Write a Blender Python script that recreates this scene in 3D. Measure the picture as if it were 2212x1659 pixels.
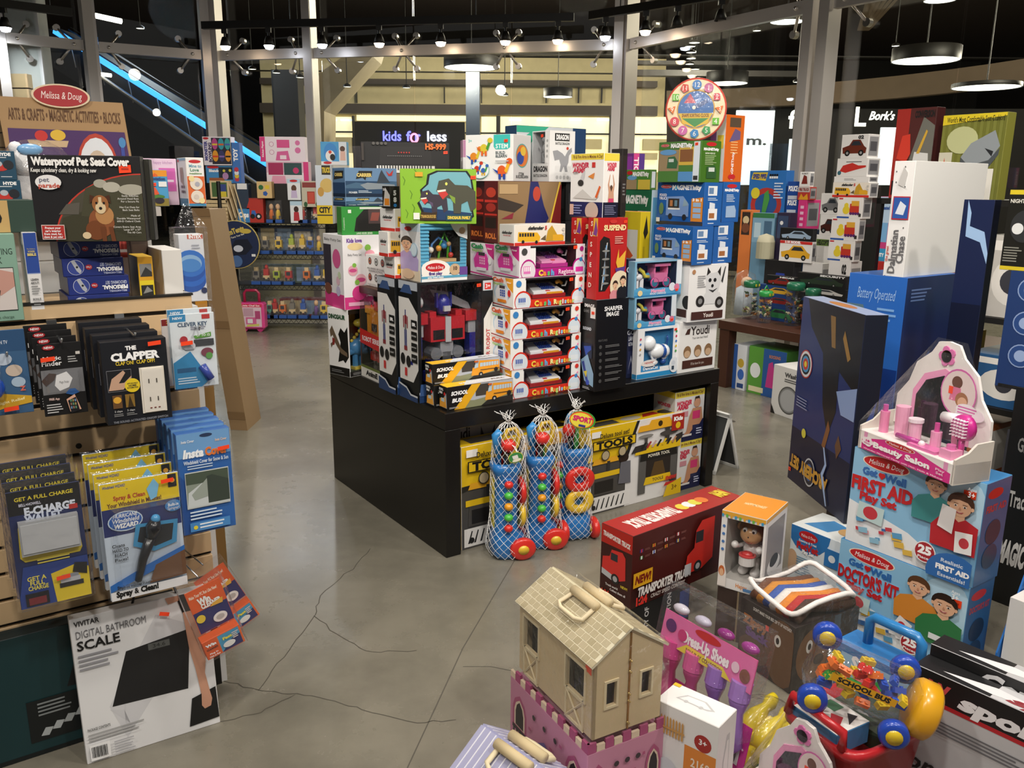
import bpy,bmesh,math,random
from mathutils import Vector,Matrix
random.seed(7)
sc=bpy.context.scene
for o in list(bpy.data.objects):bpy.data.objects.remove(o)

# ------------------------------------------------------------------ camera, world, exposure
CAM_H,FPX,PITCH,ROLL=1.6,1800.0,math.radians(13.3944),math.radians(0.4806)
IW,IH=2212,1659
cam_d=bpy.data.cameras.new('camera');cam=bpy.data.objects.new('camera',cam_d)
sc.collection.objects.link(cam);sc.camera=cam
cam_d.sensor_width=36.0;cam_d.lens=36.0*FPX/IW;cam_d.clip_start=0.02;cam_d.clip_end=200
_f=Vector((0,math.cos(PITCH),-math.sin(PITCH)));_u0=Vector((0,math.sin(PITCH),math.cos(PITCH)));_r0=Vector((1,0,0))
CR=_r0*math.cos(ROLL)+_u0*math.sin(ROLL);CU=_u0*math.cos(ROLL)-_r0*math.sin(ROLL);CF=_f
cam.matrix_world=Matrix(((CR.x,CU.x,-CF.x,0),(CR.y,CU.y,-CF.y,0),(CR.z,CU.z,-CF.z,CAM_H),(0,0,0,1)))
world=bpy.data.worlds.new('World');sc.world=world;world.use_nodes=True
world.node_tree.nodes['Background'].inputs[0].default_value=(1.0,0.97,0.93,1)
world.node_tree.nodes['Background'].inputs[1].default_value=0.2
sc.view_settings.view_transform='Standard';sc.view_settings.look='None'
sc.view_settings.gamma=1.0;sc.view_settings.exposure=0.0
try:sc.view_settings.use_curve_mapping=False
except Exception:pass
LIGHT_K=1.12

# ------------------------------------------------------------------ store grid: u along table fronts, v away from the camera
YAW=math.radians(34.5477)
U=Vector((math.cos(YAW),math.sin(YAW),0));V=Vector((-math.sin(YAW),math.cos(YAW),0));Z=Vector((0,0,1))
def G(a,b,z=0.0):return U*a+V*b+Z*z
def ray(x,y):return CF+CR*((x-IW/2)/FPX)-CU*((y-IH/2)/FPX)
EYE=Vector((0,0,CAM_H))
def atz(x,y,z):
    d=ray(x,y);return EYE+d*((z-CAM_H)/d.z)
def aty(x,y,Y):
    d=ray(x,y);return EYE+d*(Y/d.y)
def onp(x,y,P,n):
    d=ray(x,y);return EYE+d*((P-EYE).dot(n)/d.dot(n))
def proj(P):
    w=P-EYE;k=w.dot(CF);return(IW/2+FPX*w.dot(CR)/k,IH/2-FPX*w.dot(CU)/k)

# ------------------------------------------------------------------ colours and materials
def lin(c):
    c=c/255.0
    return c/12.92 if c<=0.04045 else((c+0.055)/1.055)**2.4
_cc={}
def col(h):
    if not isinstance(h,str):return h
    if h not in _cc:
        s=h.lstrip('#')
        if len(s)==3:s=''.join(ch*2 for ch in s)
        _cc[h]=(lin(int(s[0:2],16)),lin(int(s[2:4],16)),lin(int(s[4:6],16)),1.0)
    return _cc[h]
def new_mat(name):
    m=bpy.data.materials.new(name);m.use_nodes=True
    nt=m.node_tree;return m,nt,nt.nodes['Principled BSDF']
def vc_mat(name,rough,metal=0.0,spec=0.5,coat=0.0,bump=0.0,bscale=200.0):
    m,nt,b=new_mat(name)
    a=nt.nodes.new('ShaderNodeVertexColor');a.layer_name='Col'
    nt.links.new(a.outputs['Color'],b.inputs['Base Color'])
    b.inputs['Roughness'].default_value=rough;b.inputs['Metallic'].default_value=metal
    b.inputs['Specular IOR Level'].default_value=spec;b.inputs['Coat Weight'].default_value=coat
    b.inputs['Coat Roughness'].default_value=0.15
    if bump:
        n=nt.nodes.new('ShaderNodeTexNoise');n.inputs['Scale'].default_value=bscale;n.inputs['Detail'].default_value=2
        tc=nt.nodes.new('ShaderNodeTexCoord');nt.links.new(tc.outputs['Object'],n.inputs['Vector'])
        bp=nt.nodes.new('ShaderNodeBump');bp.inputs['Strength'].default_value=bump;bp.inputs['Distance'].default_value=0.002
        nt.links.new(n.outputs['Fac'],bp.inputs['Height']);nt.links.new(bp.outputs['Normal'],b.inputs['Normal'])
    return m
M={}
M['print']=vc_mat('printed_card',0.42,coat=0.12)
M['card']=vc_mat('carton',0.55,bump=0.08,bscale=60)
M['plastic']=vc_mat('moulded_plastic',0.28,coat=0.2)
M['matte']=vc_mat('matte_paint',0.7,bump=0.05)
M['cloth']=vc_mat('plush_cloth',0.95,bump=0.6,bscale=300)
M['metal']=vc_mat('brushed_metal',0.3,metal=1.0)
M['chrome']=vc_mat('chrome',0.08,metal=1.0)
def emit_mat(name,c,s):
    m,nt,b=new_mat(name)
    b.inputs['Base Color'].default_value=col(c);b.inputs['Emission Color'].default_value=col(c);b.inputs['Emission Strength'].default_value=s
    return m
def clear_mat(name,tint=(1,1,1,1),gloss=0.05,wavy=0.0,scale=12.0,fac=1.0,haze=0.0):
    m,nt,b=new_mat(name);nt.nodes.remove(b)
    out=nt.nodes['Material Output']
    tr=nt.nodes.new('ShaderNodeBsdfTransparent');tr.inputs[0].default_value=tint
    gl=nt.nodes.new('ShaderNodeBsdfGlossy');gl.inputs['Roughness'].default_value=gloss;gl.inputs[0].default_value=(1,1,1,1)
    fr=nt.nodes.new('ShaderNodeLayerWeight');fr.inputs[0].default_value=0.5
    pw=nt.nodes.new('ShaderNodeMath');pw.operation='POWER';pw.inputs[1].default_value=4.0;nt.links.new(fr.outputs['Facing'],pw.inputs[0])
    mul=nt.nodes.new('ShaderNodeMath');mul.operation='MULTIPLY_ADD';mul.inputs[1].default_value=0.85*fac;mul.inputs[2].default_value=0.035*fac;mul.use_clamp=True
    nt.links.new(pw.outputs[0],mul.inputs[0])
    mx=nt.nodes.new('ShaderNodeMixShader')
    nt.links.new(mul.outputs[0],mx.inputs[0]);nt.links.new(tr.outputs[0],mx.inputs[1]);nt.links.new(gl.outputs[0],mx.inputs[2])
    if wavy:
        n=nt.nodes.new('ShaderNodeTexNoise');n.inputs['Scale'].default_value=scale;n.inputs['Detail'].default_value=3
        tc=nt.nodes.new('ShaderNodeTexCoord');nt.links.new(tc.outputs['Object'],n.inputs['Vector'])
        bp=nt.nodes.new('ShaderNodeBump');bp.inputs['Strength'].default_value=wavy;bp.inputs['Distance'].default_value=0.02
        nt.links.new(n.outputs['Fac'],bp.inputs['Height']);nt.links.new(bp.outputs['Normal'],gl.inputs['Normal']);nt.links.new(bp.outputs['Normal'],fr.inputs['Normal'])
    last=mx
    if haze:
        df=nt.nodes.new('ShaderNodeBsdfDiffuse');df.inputs[0].default_value=(0.85,0.87,0.9,1)
        m2=nt.nodes.new('ShaderNodeMixShader');m2.inputs[0].default_value=haze
        nt.links.new(mx.outputs[0],m2.inputs[1]);nt.links.new(df.outputs[0],m2.inputs[2]);last=m2
    nt.links.new(last.outputs[0],out.inputs[0])
    return m
M['glass']=clear_mat('shop_glass',(0.93,0.95,0.94,1),0.0)
M['film']=clear_mat('window_film',(0.97,0.97,0.97,1),0.06,0.25,14.0,1.3)
M['wrap']=clear_mat('shrink_wrap',(0.985,0.985,0.985,1),0.12,0.6,22.0,0.8,0.02)
M['blister']=clear_mat('clear_plastic',(0.975,0.98,0.985,1),0.1,0.4,30.0,1.0,0.015)

# ------------------------------------------------------------------ object helpers
def link(o,parent=None):
    sc.collection.objects.link(o)
    if parent is not None:o.parent=parent
    return o
def tag(o,label,cat,group=None):
    o['label']=label;o['category']=cat
    if group:o['group']=group
    return o
def empty(name,loc=(0,0,0),rz=0.0):
    o=bpy.data.objects.new(name,None);o.location=loc;o.rotation_euler=(0,0,rz);o.empty_display_size=0.1
    return link(o)
class MB:
    """Collects coloured shapes into one mesh."""
    def __init__(s):s.v=[];s.f=[];s.c=[];s.sm=[];s.T=Matrix.Identity(4)
    def add(s,vs,fs,c,smooth=False):
        n=len(s.v);T=s.T
        s.v+=[T@Vector(p)for p in vs]
        c=col(c)
        for f in fs:
            s.f.append([i+n for i in f]);s.c.append(c);s.sm.append(smooth)
        return s
    def box(s,x0,y0,z0,x1,y1,z1,c):
        return s.add([(x0,y0,z0),(x1,y0,z0),(x1,y1,z0),(x0,y1,z0),(x0,y0,z1),(x1,y0,z1),(x1,y1,z1),(x0,y1,z1)],
        [(0,3,2,1),(4,5,6,7),(0,1,5,4),(1,2,6,5),(2,3,7,6),(3,0,4,7)],c)
    def cbox(s,cx,cy,z0,w,d,h,c):return s.box(cx-w/2,cy-d/2,z0,cx+w/2,cy+d/2,z0+h,c)
    def prism(s,pts,z0,z1,c,cap=True,smooth=False):
        n=len(pts);vs=[(x,y,z0)for x,y in pts]+[(x,y,z1)for x,y in pts]
        s.add(vs,[(i,(i+1)%n,(i+1)%n+n,i+n)for i in range(n)],c,smooth)
        if cap:s.add(vs,[tuple(range(n))[::-1],tuple(range(n,2*n))],c)
        return s
    def lathe(s,prof,c,n=16,axis='z',at=(0,0,0),smooth=True,cols=None):
        vs=[]
        for r,h in prof:
            for i in range(n):
                t=2*math.pi*i/n;x,y=r*math.cos(t),r*math.sin(t)
                p=(x,y,h)if axis=='z' else((h,x,y)if axis=='x' else(y,h,x))
                vs.append((p[0]+at[0],p[1]+at[1],p[2]+at[2]))
        for k in range(len(prof)-1):
            fs=[(k*n+i,k*n+(i+1)%n,(k+1)*n+(i+1)%n,(k+1)*n+i)for i in range(n)]
            s.add(vs,fs,cols[k]if cols else c,smooth)if k==0 else s._more(fs,cols[k]if cols else c,smooth,len(vs))
        return s
    def _more(s,fs,c,smooth,nv):
        base=len(s.v)-nv;c=col(c)
        for f in fs:s.f.append([i+base for i in f]);s.c.append(c);s.sm.append(smooth)
    def cyl(s,x,y,z0,z1,r,c,n=16,axis='z',r2=None):
        r2=r if r2 is None else r2
        pr=[(1e-5,z0),(r,z0),(r,z0),(r2,z1),(r2,z1),(1e-5,z1)]
        if axis=='z':return s.lathe(pr,c,n,'z',(x,y,0),False)
        if axis=='x':return s.lathe(pr,c,n,'x',(0,x,y),False)
        return s.lathe(pr,c,n,'y',(x,0,y),False)
    def ball(s,x,y,z,r,c,n=12,sx=1,sy=1,sz=1):
        m=max(5,n*2//3);vs=[];fs=[]
        for k in range(m+1):
            ph=math.pi*k/m
            for i in range(n):
                t=2*math.pi*i/n;rr=r*math.sin(ph)+1e-6
                vs.append((x+rr*math.cos(t)*sx,y+rr*math.sin(t)*sy,z-r*math.cos(ph)*sz))
        for k in range(m):
            for i in range(n):fs.append((k*n+i,k*n+(i+1)%n,(k+1)*n+(i+1)%n,(k+1)*n+i))
        return s.add(vs,fs,c,True)
    def tube(s,pts,r,c,n=8,closed=False,rr=None):
        pts=[Vector(p)for p in pts];m=len(pts);vs=[];fs=[]
        prev=None
        for k,p in enumerate(pts):
            a=pts[(k-1)%m]if(closed or k)else p;b=pts[(k+1)%m]if(closed or k<m-1)else p
            t=(b-a).normalized()if(b-a).length>1e-9 else Vector((0,0,1))
            if prev is None:
                q=Vector((0,0,1))if abs(t.z)<0.9 else Vector((1,0,0));x=t.cross(q).normalized()
            else:
                x=(prev-t*prev.dot(t))
                x=x.normalized()if x.length>1e-6 else t.orthogonal().normalized()
            prev=x;y=t.cross(x);r_=rr[k]if rr else r
            for i in range(n):
                th=2*math.pi*i/n;vs.append(p+x*(r_*math.cos(th))+y*(r_*math.sin(th)))
        for k in range(m if closed else m-1):
            for i in range(n):
                a,b=k*n,((k+1)%m)*n
                fs.append((a+i,a+(i+1)%n,b+(i+1)%n,b+i))
        if not closed:fs+=[tuple(range(n))[::-1],tuple(range((m-1)*n,m*n))]
        return s.add(vs,fs,c,n>5)
    def obj(s,name,mat='plastic',parent=None,loc=None,rz=0.0,bevel=0.0):
        me=bpy.data.meshes.new(name);me.from_pydata([tuple(p)for p in s.v],[],s.f)
        at=me.color_attributes.new('Col','FLOAT_COLOR','CORNER')
        buf=[]
        for f,c in zip(s.f,s.c):buf+=list(c)*len(f)
        at.data.foreach_set('color',buf)
        me.polygons.foreach_set('use_smooth',s.sm)
        me.materials.append(M[mat]if isinstance(mat,str)else mat)
        if bevel:
            bm=bmesh.new();bm.from_mesh(me);bmesh.ops.remove_doubles(bm,verts=bm.verts,dist=1e-6)
            bmesh.ops.bevel(bm,geom=[e for e in bm.edges if len(e.link_faces)==2 and e.calc_face_angle(0)>0.5],offset=bevel,segments=1,affect='EDGES',clamp_overlap=True)
            bm.to_mesh(me);bm.free()
        me.update()
        o=bpy.data.objects.new(name,me)
        if loc is not None:o.location=loc
        o.rotation_euler=(0,0,rz)
        return link(o,parent)
def copy_tree(o,parent=None):
    c=o.copy();sc.collection.objects.link(c);c.parent=parent
    for ch in o.children:copy_tree(ch,c)
    return c

# ------------------------------------------------------------------ lettering: glyph outlines from Blender's own font
GLY={}
def load_glyphs():
    chars=[chr(i)for i in range(33,127)]+['®','™','•','¿']
    styles={'r':0.0,'b':0.022,'h':0.055}
    tmp=[]
    def mk(body,off):
        cu=bpy.data.curves.new('t','FONT');cu.body=body;cu.offset=off;cu.resolution_u=2;cu.fill_mode='FRONT'
        o=bpy.data.objects.new('t',cu);sc.collection.objects.link(o);tmp.append((o,cu));return o
    todo=[]
    hh=mk('HH',0)
    for ch in chars:
        w=mk('H'+ch+'H',0)
        for st,off in styles.items():todo.append((ch,st,mk(ch,off),w))
    bpy.context.view_layer.update()
    dg=bpy.context.evaluated_depsgraph_get()
    wid={}
    def width(o):
        if o.name not in wid:
            e=o.evaluated_get(dg);me=e.to_mesh();xs=[v.co.x for v in me.vertices];wid[o.name]=max(xs)-min(xs);e.to_mesh_clear()
        return wid[o.name]
    for ch,st,o,w in todo:
        e=o.evaluated_get(dg);me=e.to_mesh()
        GLY[st,ch]=([(v.co.x,v.co.y)for v in me.vertices],[tuple(p.vertices)for p in me.polygons],width(w)-width(hh))
        e.to_mesh_clear()
    for o,cu in tmp:
        bpy.data.objects.remove(o);bpy.data.curves.remove(cu)
load_glyphs()
CAPH=max(y for x,y in GLY['r','H'][0])

# ------------------------------------------------------------------ flat print on a face
def R(x0,y0,x1,y1,c):return('R',x0,y0,x1,y1,c)
def E(cx,cy,rx,ry,c,n=20):return('E',cx,cy,rx,ry,c,n)
def O(cx,cy,r,c,n=20):return('O',cx,cy,r,c,n)
def P(pts,c):return('P',pts,c)
def T(x,y,s,t,c,st='b',al='c',w=None,sh=0.0,rot=0.0,ol=None):return('T',x,y,s,t,c,st,al,w,sh,rot,ol)
def LN(x0,y0,x1,y1,n,c,fill=0.45):
    out=[];rnd=random.Random(int((x0+y0*7+n)*1000))
    for i in range(n):
        yy=y1-(i+0.5)*(y1-y0)/n;t=(y1-y0)/n*fill/2
        out.append(R(x0,yy-t,x0+(x1-x0)*rnd.uniform(0.65,1.0),yy+t,c))
    return out
def MD(cx,cy,w,asp=2.4,W=1.0,H=1.0):
    ry=w*W/H/asp/2
    return[E(cx,cy,w/2,ry,'#f4e6d0'),E(cx,cy,w/2*0.94,ry*0.9,'#c4242a'),T(cx,cy,ry*0.62,'Melissa & Doug','#fff','r',w=w*0.74,sh=0.25)]
def flat(ops):
    for o in ops:
        if isinstance(o,list):yield from flat(o)
        else:yield o
def text_polys(t,st,sh=0.0):
    x=0;out=[]
    for ch in t:
        if ch==' ':x+=0.3;continue
        g=GLY.get(('b' if ch=='&' and st=='h' else st,ch))or GLY[st,'-']
        out.append(([(px+x+sh*py,py)for px,py in g[0]],g[1]));x+=g[2]
    return out,max(x,0.01)
def art(mb,o,ux,uz,w,h,ops,step=0.00025,k0=1):
    """draw ops on the rectangle with corner o, right ux, up uz"""
    o=Vector(o);ux=Vector(ux);uz=Vector(uz);n=ux.cross(uz);k=k0
    ex,ey=0.0012/w,0.0012/h
    def pt(x,y):return o+ux*(min(1-ex,max(ex,x))*w)+uz*(min(1-ey,max(ey,y))*h)+n*(step*k)
    for q in flat(ops):
        t=q[0]
        if t=='R':
            _,x0,y0,x1,y1,c=q;mb.add([pt(x0,y0),pt(x1,y0),pt(x1,y1),pt(x0,y1)],[(0,1,2,3)],c)
        elif t=='E' or t=='O':
            if t=='O':_,cx,cy,r,c,m=q;rx,ry=r*h/w,r
            else:_,cx,cy,rx,ry,c,m=q
            mb.add([pt(cx+rx*math.cos(2*math.pi*i/m),cy+ry*math.sin(2*math.pi*i/m))for i in range(m)],[tuple(range(m))],c)
        elif t=='P':
            mb.add([pt(x,y)for x,y in q[1]],[tuple(range(len(q[1])))],q[2])
        elif t=='T':
            _,x,y,s,txt,c,st,al,wf,sh,rot,ol=q
            cr,sr=math.cos(math.radians(rot)),math.sin(math.radians(rot))
            for style,cc in(([('h',ol)]if ol else[])+[(st,c)]):
                gl,adv=text_polys(txt,style,sh)
                sy=s*h/CAPH;sx=(wf*w/adv)if wf else sy
                dx={'c':-adv/2,'l':0,'r':-adv}[al]
                for vs,fs in gl:
                    pv=[]
                    for px,py in vs:
                        X,Y=(px+dx)*sx,(py-CAPH/2)*sy
                        pv.append(o+ux*(x*w+X*cr-Y*sr)+uz*(y*h+X*sr+Y*cr)+n*(step*k))
                    mb.add(pv,fs,cc)
                k+=1
        k+=1

# ------------------------------------------------------------------ cartons
BX={}
def solve(fn,target,lo,hi,n=50):
    flo=fn(lo)-target
    for _ in range(n):
        mid=(lo+hi)/2;fm=fn(mid)-target
        if(fm>0)==(flo>0):lo=mid;flo=fm
        else:hi=mid
    return(lo+hi)/2
def place(C,A=None,B=None,yT=None,z0=0.0,yaw=0.0,da=None,db=None,h=None,aplane=None,bplane=None,gap=0.0):
    """near bottom corner pixel C, far ends of the left (A) and right (B) faces, top pixel of the near edge -> real box.
    The distance comes from the support height z0, or from a known front plane (aplane / bplane in store-grid metres)."""
    if bplane is not None:c=onp(C[0],C[1],G(0,bplane),V);c.z=z0
    elif aplane is not None:c=onp(C[0],C[1],G(aplane,0),U);c.z=z0
    else:c=atz(C[0],C[1],z0)
    rz=YAW+math.radians(yaw)
    if isinstance(A,tuple):
        e=atz(A[0],A[1],z0)-c;db=e.length;rz=math.atan2(-e.x,e.y)
    elif isinstance(B,tuple):
        e=atz(B[0],B[1],z0)-c;da=e.length;rz=math.atan2(e.y,e.x)
    u=Vector((math.cos(rz),math.sin(rz),0));v=Vector((-math.sin(rz),math.cos(rz),0))
    if db is None:db=solve(lambda t:proj(c+v*t)[0],A,0.005,1.6)
    if da is None:da=solve(lambda t:proj(c+u*t)[0],B if not isinstance(B,tuple)else B[0],0.005,2.2)
    if h is None:h=solve(lambda t:proj(c+Z*t)[1],yT,0.005,2.2)
    return c,rz,da,db,h
FACES={'B':lambda w,d,h:((-w/2,-d/2,0),(1,0,0),(0,0,1),w,h),
'A':lambda w,d,h:((-w/2,d/2,0),(0,-1,0),(0,0,1),d,h),
'R':lambda w,d,h:((w/2,-d/2,0),(0,1,0),(0,0,1),d,h),
'T':lambda w,d,h:((-w/2,-d/2,h),(1,0,0),(0,1,0),w,d),
'TA':lambda w,d,h:((-w/2,d/2,h),(0,-1,0),(1,0,0),d,w)}
PN={'A':'left_print','B':'front_print','R':'right_print','T':'top_print','TA':'top_print'}
def cut(ops,win):
    x0,y0,x1,y1=win
    for q in flat(ops):
        if q[0]!='R' or q[1]>=x1 or q[3]<=x0 or q[2]>=y1 or q[4]<=y0:yield q;continue
        _,a,b,c,d,k=q
        if b<y0:yield R(a,b,c,y0,k)
        if d>y1:yield R(a,y1,c,d,k)
        lo,hi=max(b,y0),min(d,y1)
        if a<x0:yield R(a,lo,x0,hi,k)
        if c>x1:yield R(x1,lo,c,hi,k)
def carton(key,label,cat,dims,c='#fff',arts=None,group=None,name='toy_box',win=None,sticker=None,lean=0.0):
    """dims = (near corner, rz, w, d, h). win = (face, x0, y0, x1, y1, depth, liner colour, toy builder)"""
    cpt,rz,w,d,h=dims
    u=Vector((math.cos(rz),math.sin(rz),0));v=Vector((-math.sin(rz),math.cos(rz),0))
    base=cpt+u*(w/2)+v*(d/2)
    mb=MB()
    X,Y=w/2,d/2
    if not win:
        mb.box(-X,-Y,0,X,Y,h,c);o=mb.obj(name,'card',None,base,rz,bevel=min(0.0015,min(w,d,h)*0.08))
    else:
        f,x0,y0,x1,y1,dep,lc=win[:7]
        org,ux,uz,fw,fh=FACES[f](w,d,h)
        org=Vector(org);ux=Vector(ux);uz=Vector(uz);n=ux.cross(uz)
        q=[org,org+ux*fw,org+ux*fw+uz*fh,org+uz*fh]
        i=[org+ux*(x0*fw)+uz*(y0*fh),org+ux*(x1*fw)+uz*(y0*fh),org+ux*(x1*fw)+uz*(y1*fh),org+ux*(x0*fw)+uz*(y1*fh)]
        bk=[p-n*dep for p in i]
        allv=[(-X,-Y,0),(X,-Y,0),(X,Y,0),(-X,Y,0),(-X,-Y,h),(X,-Y,h),(X,Y,h),(-X,Y,h)]
        fs={'A':(3,0,4,7),'B':(0,1,5,4),'R':(1,2,6,5),'T':(4,5,6,7)}
        six=[(0,3,2,1),(4,5,6,7),(0,1,5,4),(1,2,6,5),(2,3,7,6),(3,0,4,7)]
        mb.add(allv,[s for s in six if s!=fs[f]],c)
        mb.add(q+i,[(0,1,5,4),(1,2,6,5),(2,3,7,6),(3,0,4,7)],c)
        o=mb.obj(name,'card',None,base,rz)
        lb=MB();lb.add([p-n*0.0004 for p in i]+bk,[(0,1,5,4),(1,2,6,5),(2,3,7,6),(3,0,4,7),(4,5,6,7)],lc);lb.obj('liner','card',o)
        if len(win)>7 and win[7]:
            tb=MB();R_=Matrix(((ux.x,-n.x,uz.x,0),(ux.y,-n.y,uz.y,0),(ux.z,-n.z,uz.z,0),(0,0,0,1)))
            cen=(i[0]+i[1])/2
            tb.T=Matrix.Translation(cen)@R_
            win[7](tb,(x1-x0)*fw,dep,(y1-y0)*fh);tb.obj('toy','plastic',o)
        fb=MB();fb.add([p-n*0.0012 for p in i],[(0,1,2,3)],'#fff');fb.obj('window_film',M['film'],o)
    tag(o,label,cat,group)
    for f,ops in(arts or{}).items():
        a=MB();org,ux,uz,fw,fh=FACES[f](w,d,h);art(a,org,ux,uz,fw,fh,cut(ops,win[1:5])if win and win[0]==f else ops)
        if a.f:a.obj(PN[f],'print',o)
    if sticker:
        f,sx,sy=sticker[:3];sw=sticker[3]if len(sticker)>3 else 0.022
        a=MB();org,ux,uz,fw,fh=FACES[f](w,d,h)
        art(a,org,ux,uz,fw,fh,[P([(sx-sw/fw/2,sy-sw*.36/fh),(sx+sw/fw/2,sy-sw*.30/fh),(sx+sw/fw/2,sy+sw*.36/fh),(sx-sw/fw/2,sy+sw*.30/fh)],'#ff4a22'),
        R(sx-sw/fw*.3,sy-sw*.08/fh,sx+sw/fw*.3,sy+sw*.08/fh,'#b5321a')],k0=16)
        a.obj('price_sticker','print',o)
    if lean:
        o.rotation_euler=(lean,0,rz)
    BX[key]=dict(o=o,top=cpt.z+h,c=cpt,rz=rz,w=w,d=d,h=h,a=cpt.dot(U),b=cpt.dot(V))
    return o
def top(k):return BX[k]['top']
def support(key,label,z=0.0,c='#6f5a44',name='shipping_carton'):
    q=BX[key];e=0.002;cp=q['c'].copy();cp.z=z
    rz=q['rz'];u=Vector((math.cos(rz),math.sin(rz),0));v=Vector((-math.sin(rz),math.cos(rz),0))
    return carton('under_'+key,label,'carton',(cp+(u+v)*e,rz,q['w']-2*e,q['d']-2*e,q['c'].z-z-0.001),c,{'A':[R(.48,0,.52,1,'#8a7a60'),LN(.6,.1,.9,.3,3,'#4a3a2a')],'B':[LN(.1,.1,.4,.3,3,'#4a3a2a')]},name=name)

# ------------------------------------------------------------------ shop lamps (ceiling tracks over the sales floor)
def spot(name,loc,target,watt,ang=2.2,blend=0.8,rad=0.09,c=(1.0,0.93,0.84),parent=None):
    l=bpy.data.lights.new(name,'SPOT');l.energy=watt*LIGHT_K;l.spot_size=ang;l.spot_blend=blend;l.shadow_soft_size=rad;l.color=c
    o=bpy.data.objects.new(name,l);o.location=loc
    o.rotation_euler=(Vector(target)-Vector(loc)).to_track_quat('-Z','Y').to_euler()
    return link(o,parent)
for i,(x,y,tx,ty,w)in enumerate([(-1.6,0.6,-0.9,2.6,90),(-0.2,0.2,0.0,2.8,110),(1.2,0.4,0.9,2.6,110),(2.3,1.3,1.6,2.6,80),
(-1.4,2.9,-1.3,3.9,85),(0.4,2.0,0.8,3.9,130),(1.9,2.6,1.9,3.6,85),(-2.6,5.2,-2.5,6.8,100),
(0.9,5.2,0.9,5.6,90),(-0.8,5.6,-0.8,6.6,90),(3.1,4.4,2.8,5.6,100),(-2.4,7.4,-2.6,8.8,100),(2.6,6.2,2.7,6.8,90),(0.6,7.6,0.6,8.4,60)]):
    spot('shop_lamp',(x,y,3.25),(tx,ty,0.5),w)

# ------------------------------------------------------------------ floor
m,nt,b=new_mat('polished_concrete');M['floor']=m
tc=nt.nodes.new('ShaderNodeTexCoord')
n1=nt.nodes.new('ShaderNodeTexNoise');n1.inputs['Scale'].default_value=0.9;n1.inputs['Detail'].default_value=8;n1.inputs['Roughness'].default_value=0.65
n2=nt.nodes.new('ShaderNodeTexNoise');n2.inputs['Scale'].default_value=14;n2.inputs['Detail'].default_value=6
nt.links.new(tc.outputs['Object'],n1.inputs['Vector']);nt.links.new(tc.outputs['Object'],n2.inputs['Vector'])
r1=nt.nodes.new('ShaderNodeValToRGB');r1.color_ramp.elements[0].color=col('#6c695d');r1.color_ramp.elements[1].color=col('#948e80')
r1.color_ramp.elements[0].position=0.3;r1.color_ramp.elements[1].position=0.7
mx=nt.nodes.new('ShaderNodeMix');mx.data_type='RGBA';mx.blend_type='MULTIPLY';mx.inputs['Factor'].default_value=0.35
r2=nt.nodes.new('ShaderNodeValToRGB');r2.color_ramp.elements[0].color=(0.55,0.55,0.53,1);r2.color_ramp.elements[1].color=(1.15,1.13,1.1,1)
nt.links.new(n1.outputs['Fac'],r1.inputs[0]);nt.links.new(n2.outputs['Fac'],r2.inputs[0])
nt.links.new(r1.outputs[0],mx.inputs['A']);nt.links.new(r2.outputs[0],mx.inputs['B']);nt.links.new(mx.outputs['Result'],b.inputs['Base Color'])
r3=nt.nodes.new('ShaderNodeMapRange');r3.inputs['To Min'].default_value=0.17;r3.inputs['To Max'].default_value=0.38
nt.links.new(n1.outputs['Fac'],r3.inputs['Value']);nt.links.new(r3.outputs[0],b.inputs['Roughness'])
bp=nt.nodes.new('ShaderNodeBump');bp.inputs['Strength'].default_value=0.05;bp.inputs['Distance'].default_value=0.01
nt.links.new(n2.outputs['Fac'],bp.inputs['Height']);nt.links.new(bp.outputs['Normal'],b.inputs['Normal'])
f=MB().box(-16,-4,-0.1,18,34,0,'#888').obj('floor',M['floor']);f['kind']='structure'
def strip(pts,w,c,name):
    mb=MB();ps=[atz(x,y,0)for x,y in pts]
    for p,q in zip(ps,ps[1:]):
        t=(q-p).normalized();n=Vector((-t.y,t.x,0))*w/2;z=Vector((0,0,0.0006))
        mb.add([p-n+z,q-n+z,q+n+z,p+n+z],[(0,1,2,3)],c)
    return mb.obj(name,'matte',f)
def wob(pts,amp,n=5):
    out=[];rnd=random.Random(3)
    for(x0,y0),(x1,y1)in zip(pts,pts[1:]):
        for k in range(n):
            t=k/n;out.append((x0+(x1-x0)*t+rnd.uniform(-amp,amp),y0+(y1-y0)*t+rnd.uniform(-amp,amp)*.6))
    return out+[pts[-1]]
for pts in([(482,1470),(560,1492),(640,1500),(720,1512),(800,1540),(900,1560),(985,1555)],[(560,1492),(610,1420),(680,1330),(690,1285),(760,1230),(800,1185)],
[(680,1330),(740,1380),(800,1410),(900,1405)],[(640,1500),(560,1540),(470,1560)],[(1110,1205),(1125,1195)]):
    strip(wob(pts,4),0.003,'#4c483f','crack')
strip([(1112,1210),(1000,1400),(940,1530),(880,1659)],0.004,'#57534a','joint')
strip([(1000,1440),(1060,1440),(1120,1452)],0.003,'#57534a','joint')
st=MB();pp=atz(1580,910,0)
st.lathe([(1e-4,0.0007),(0.03,0.0006)],'#3a352c',9,'z',pp);st.obj('stain','matte',f)

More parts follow.
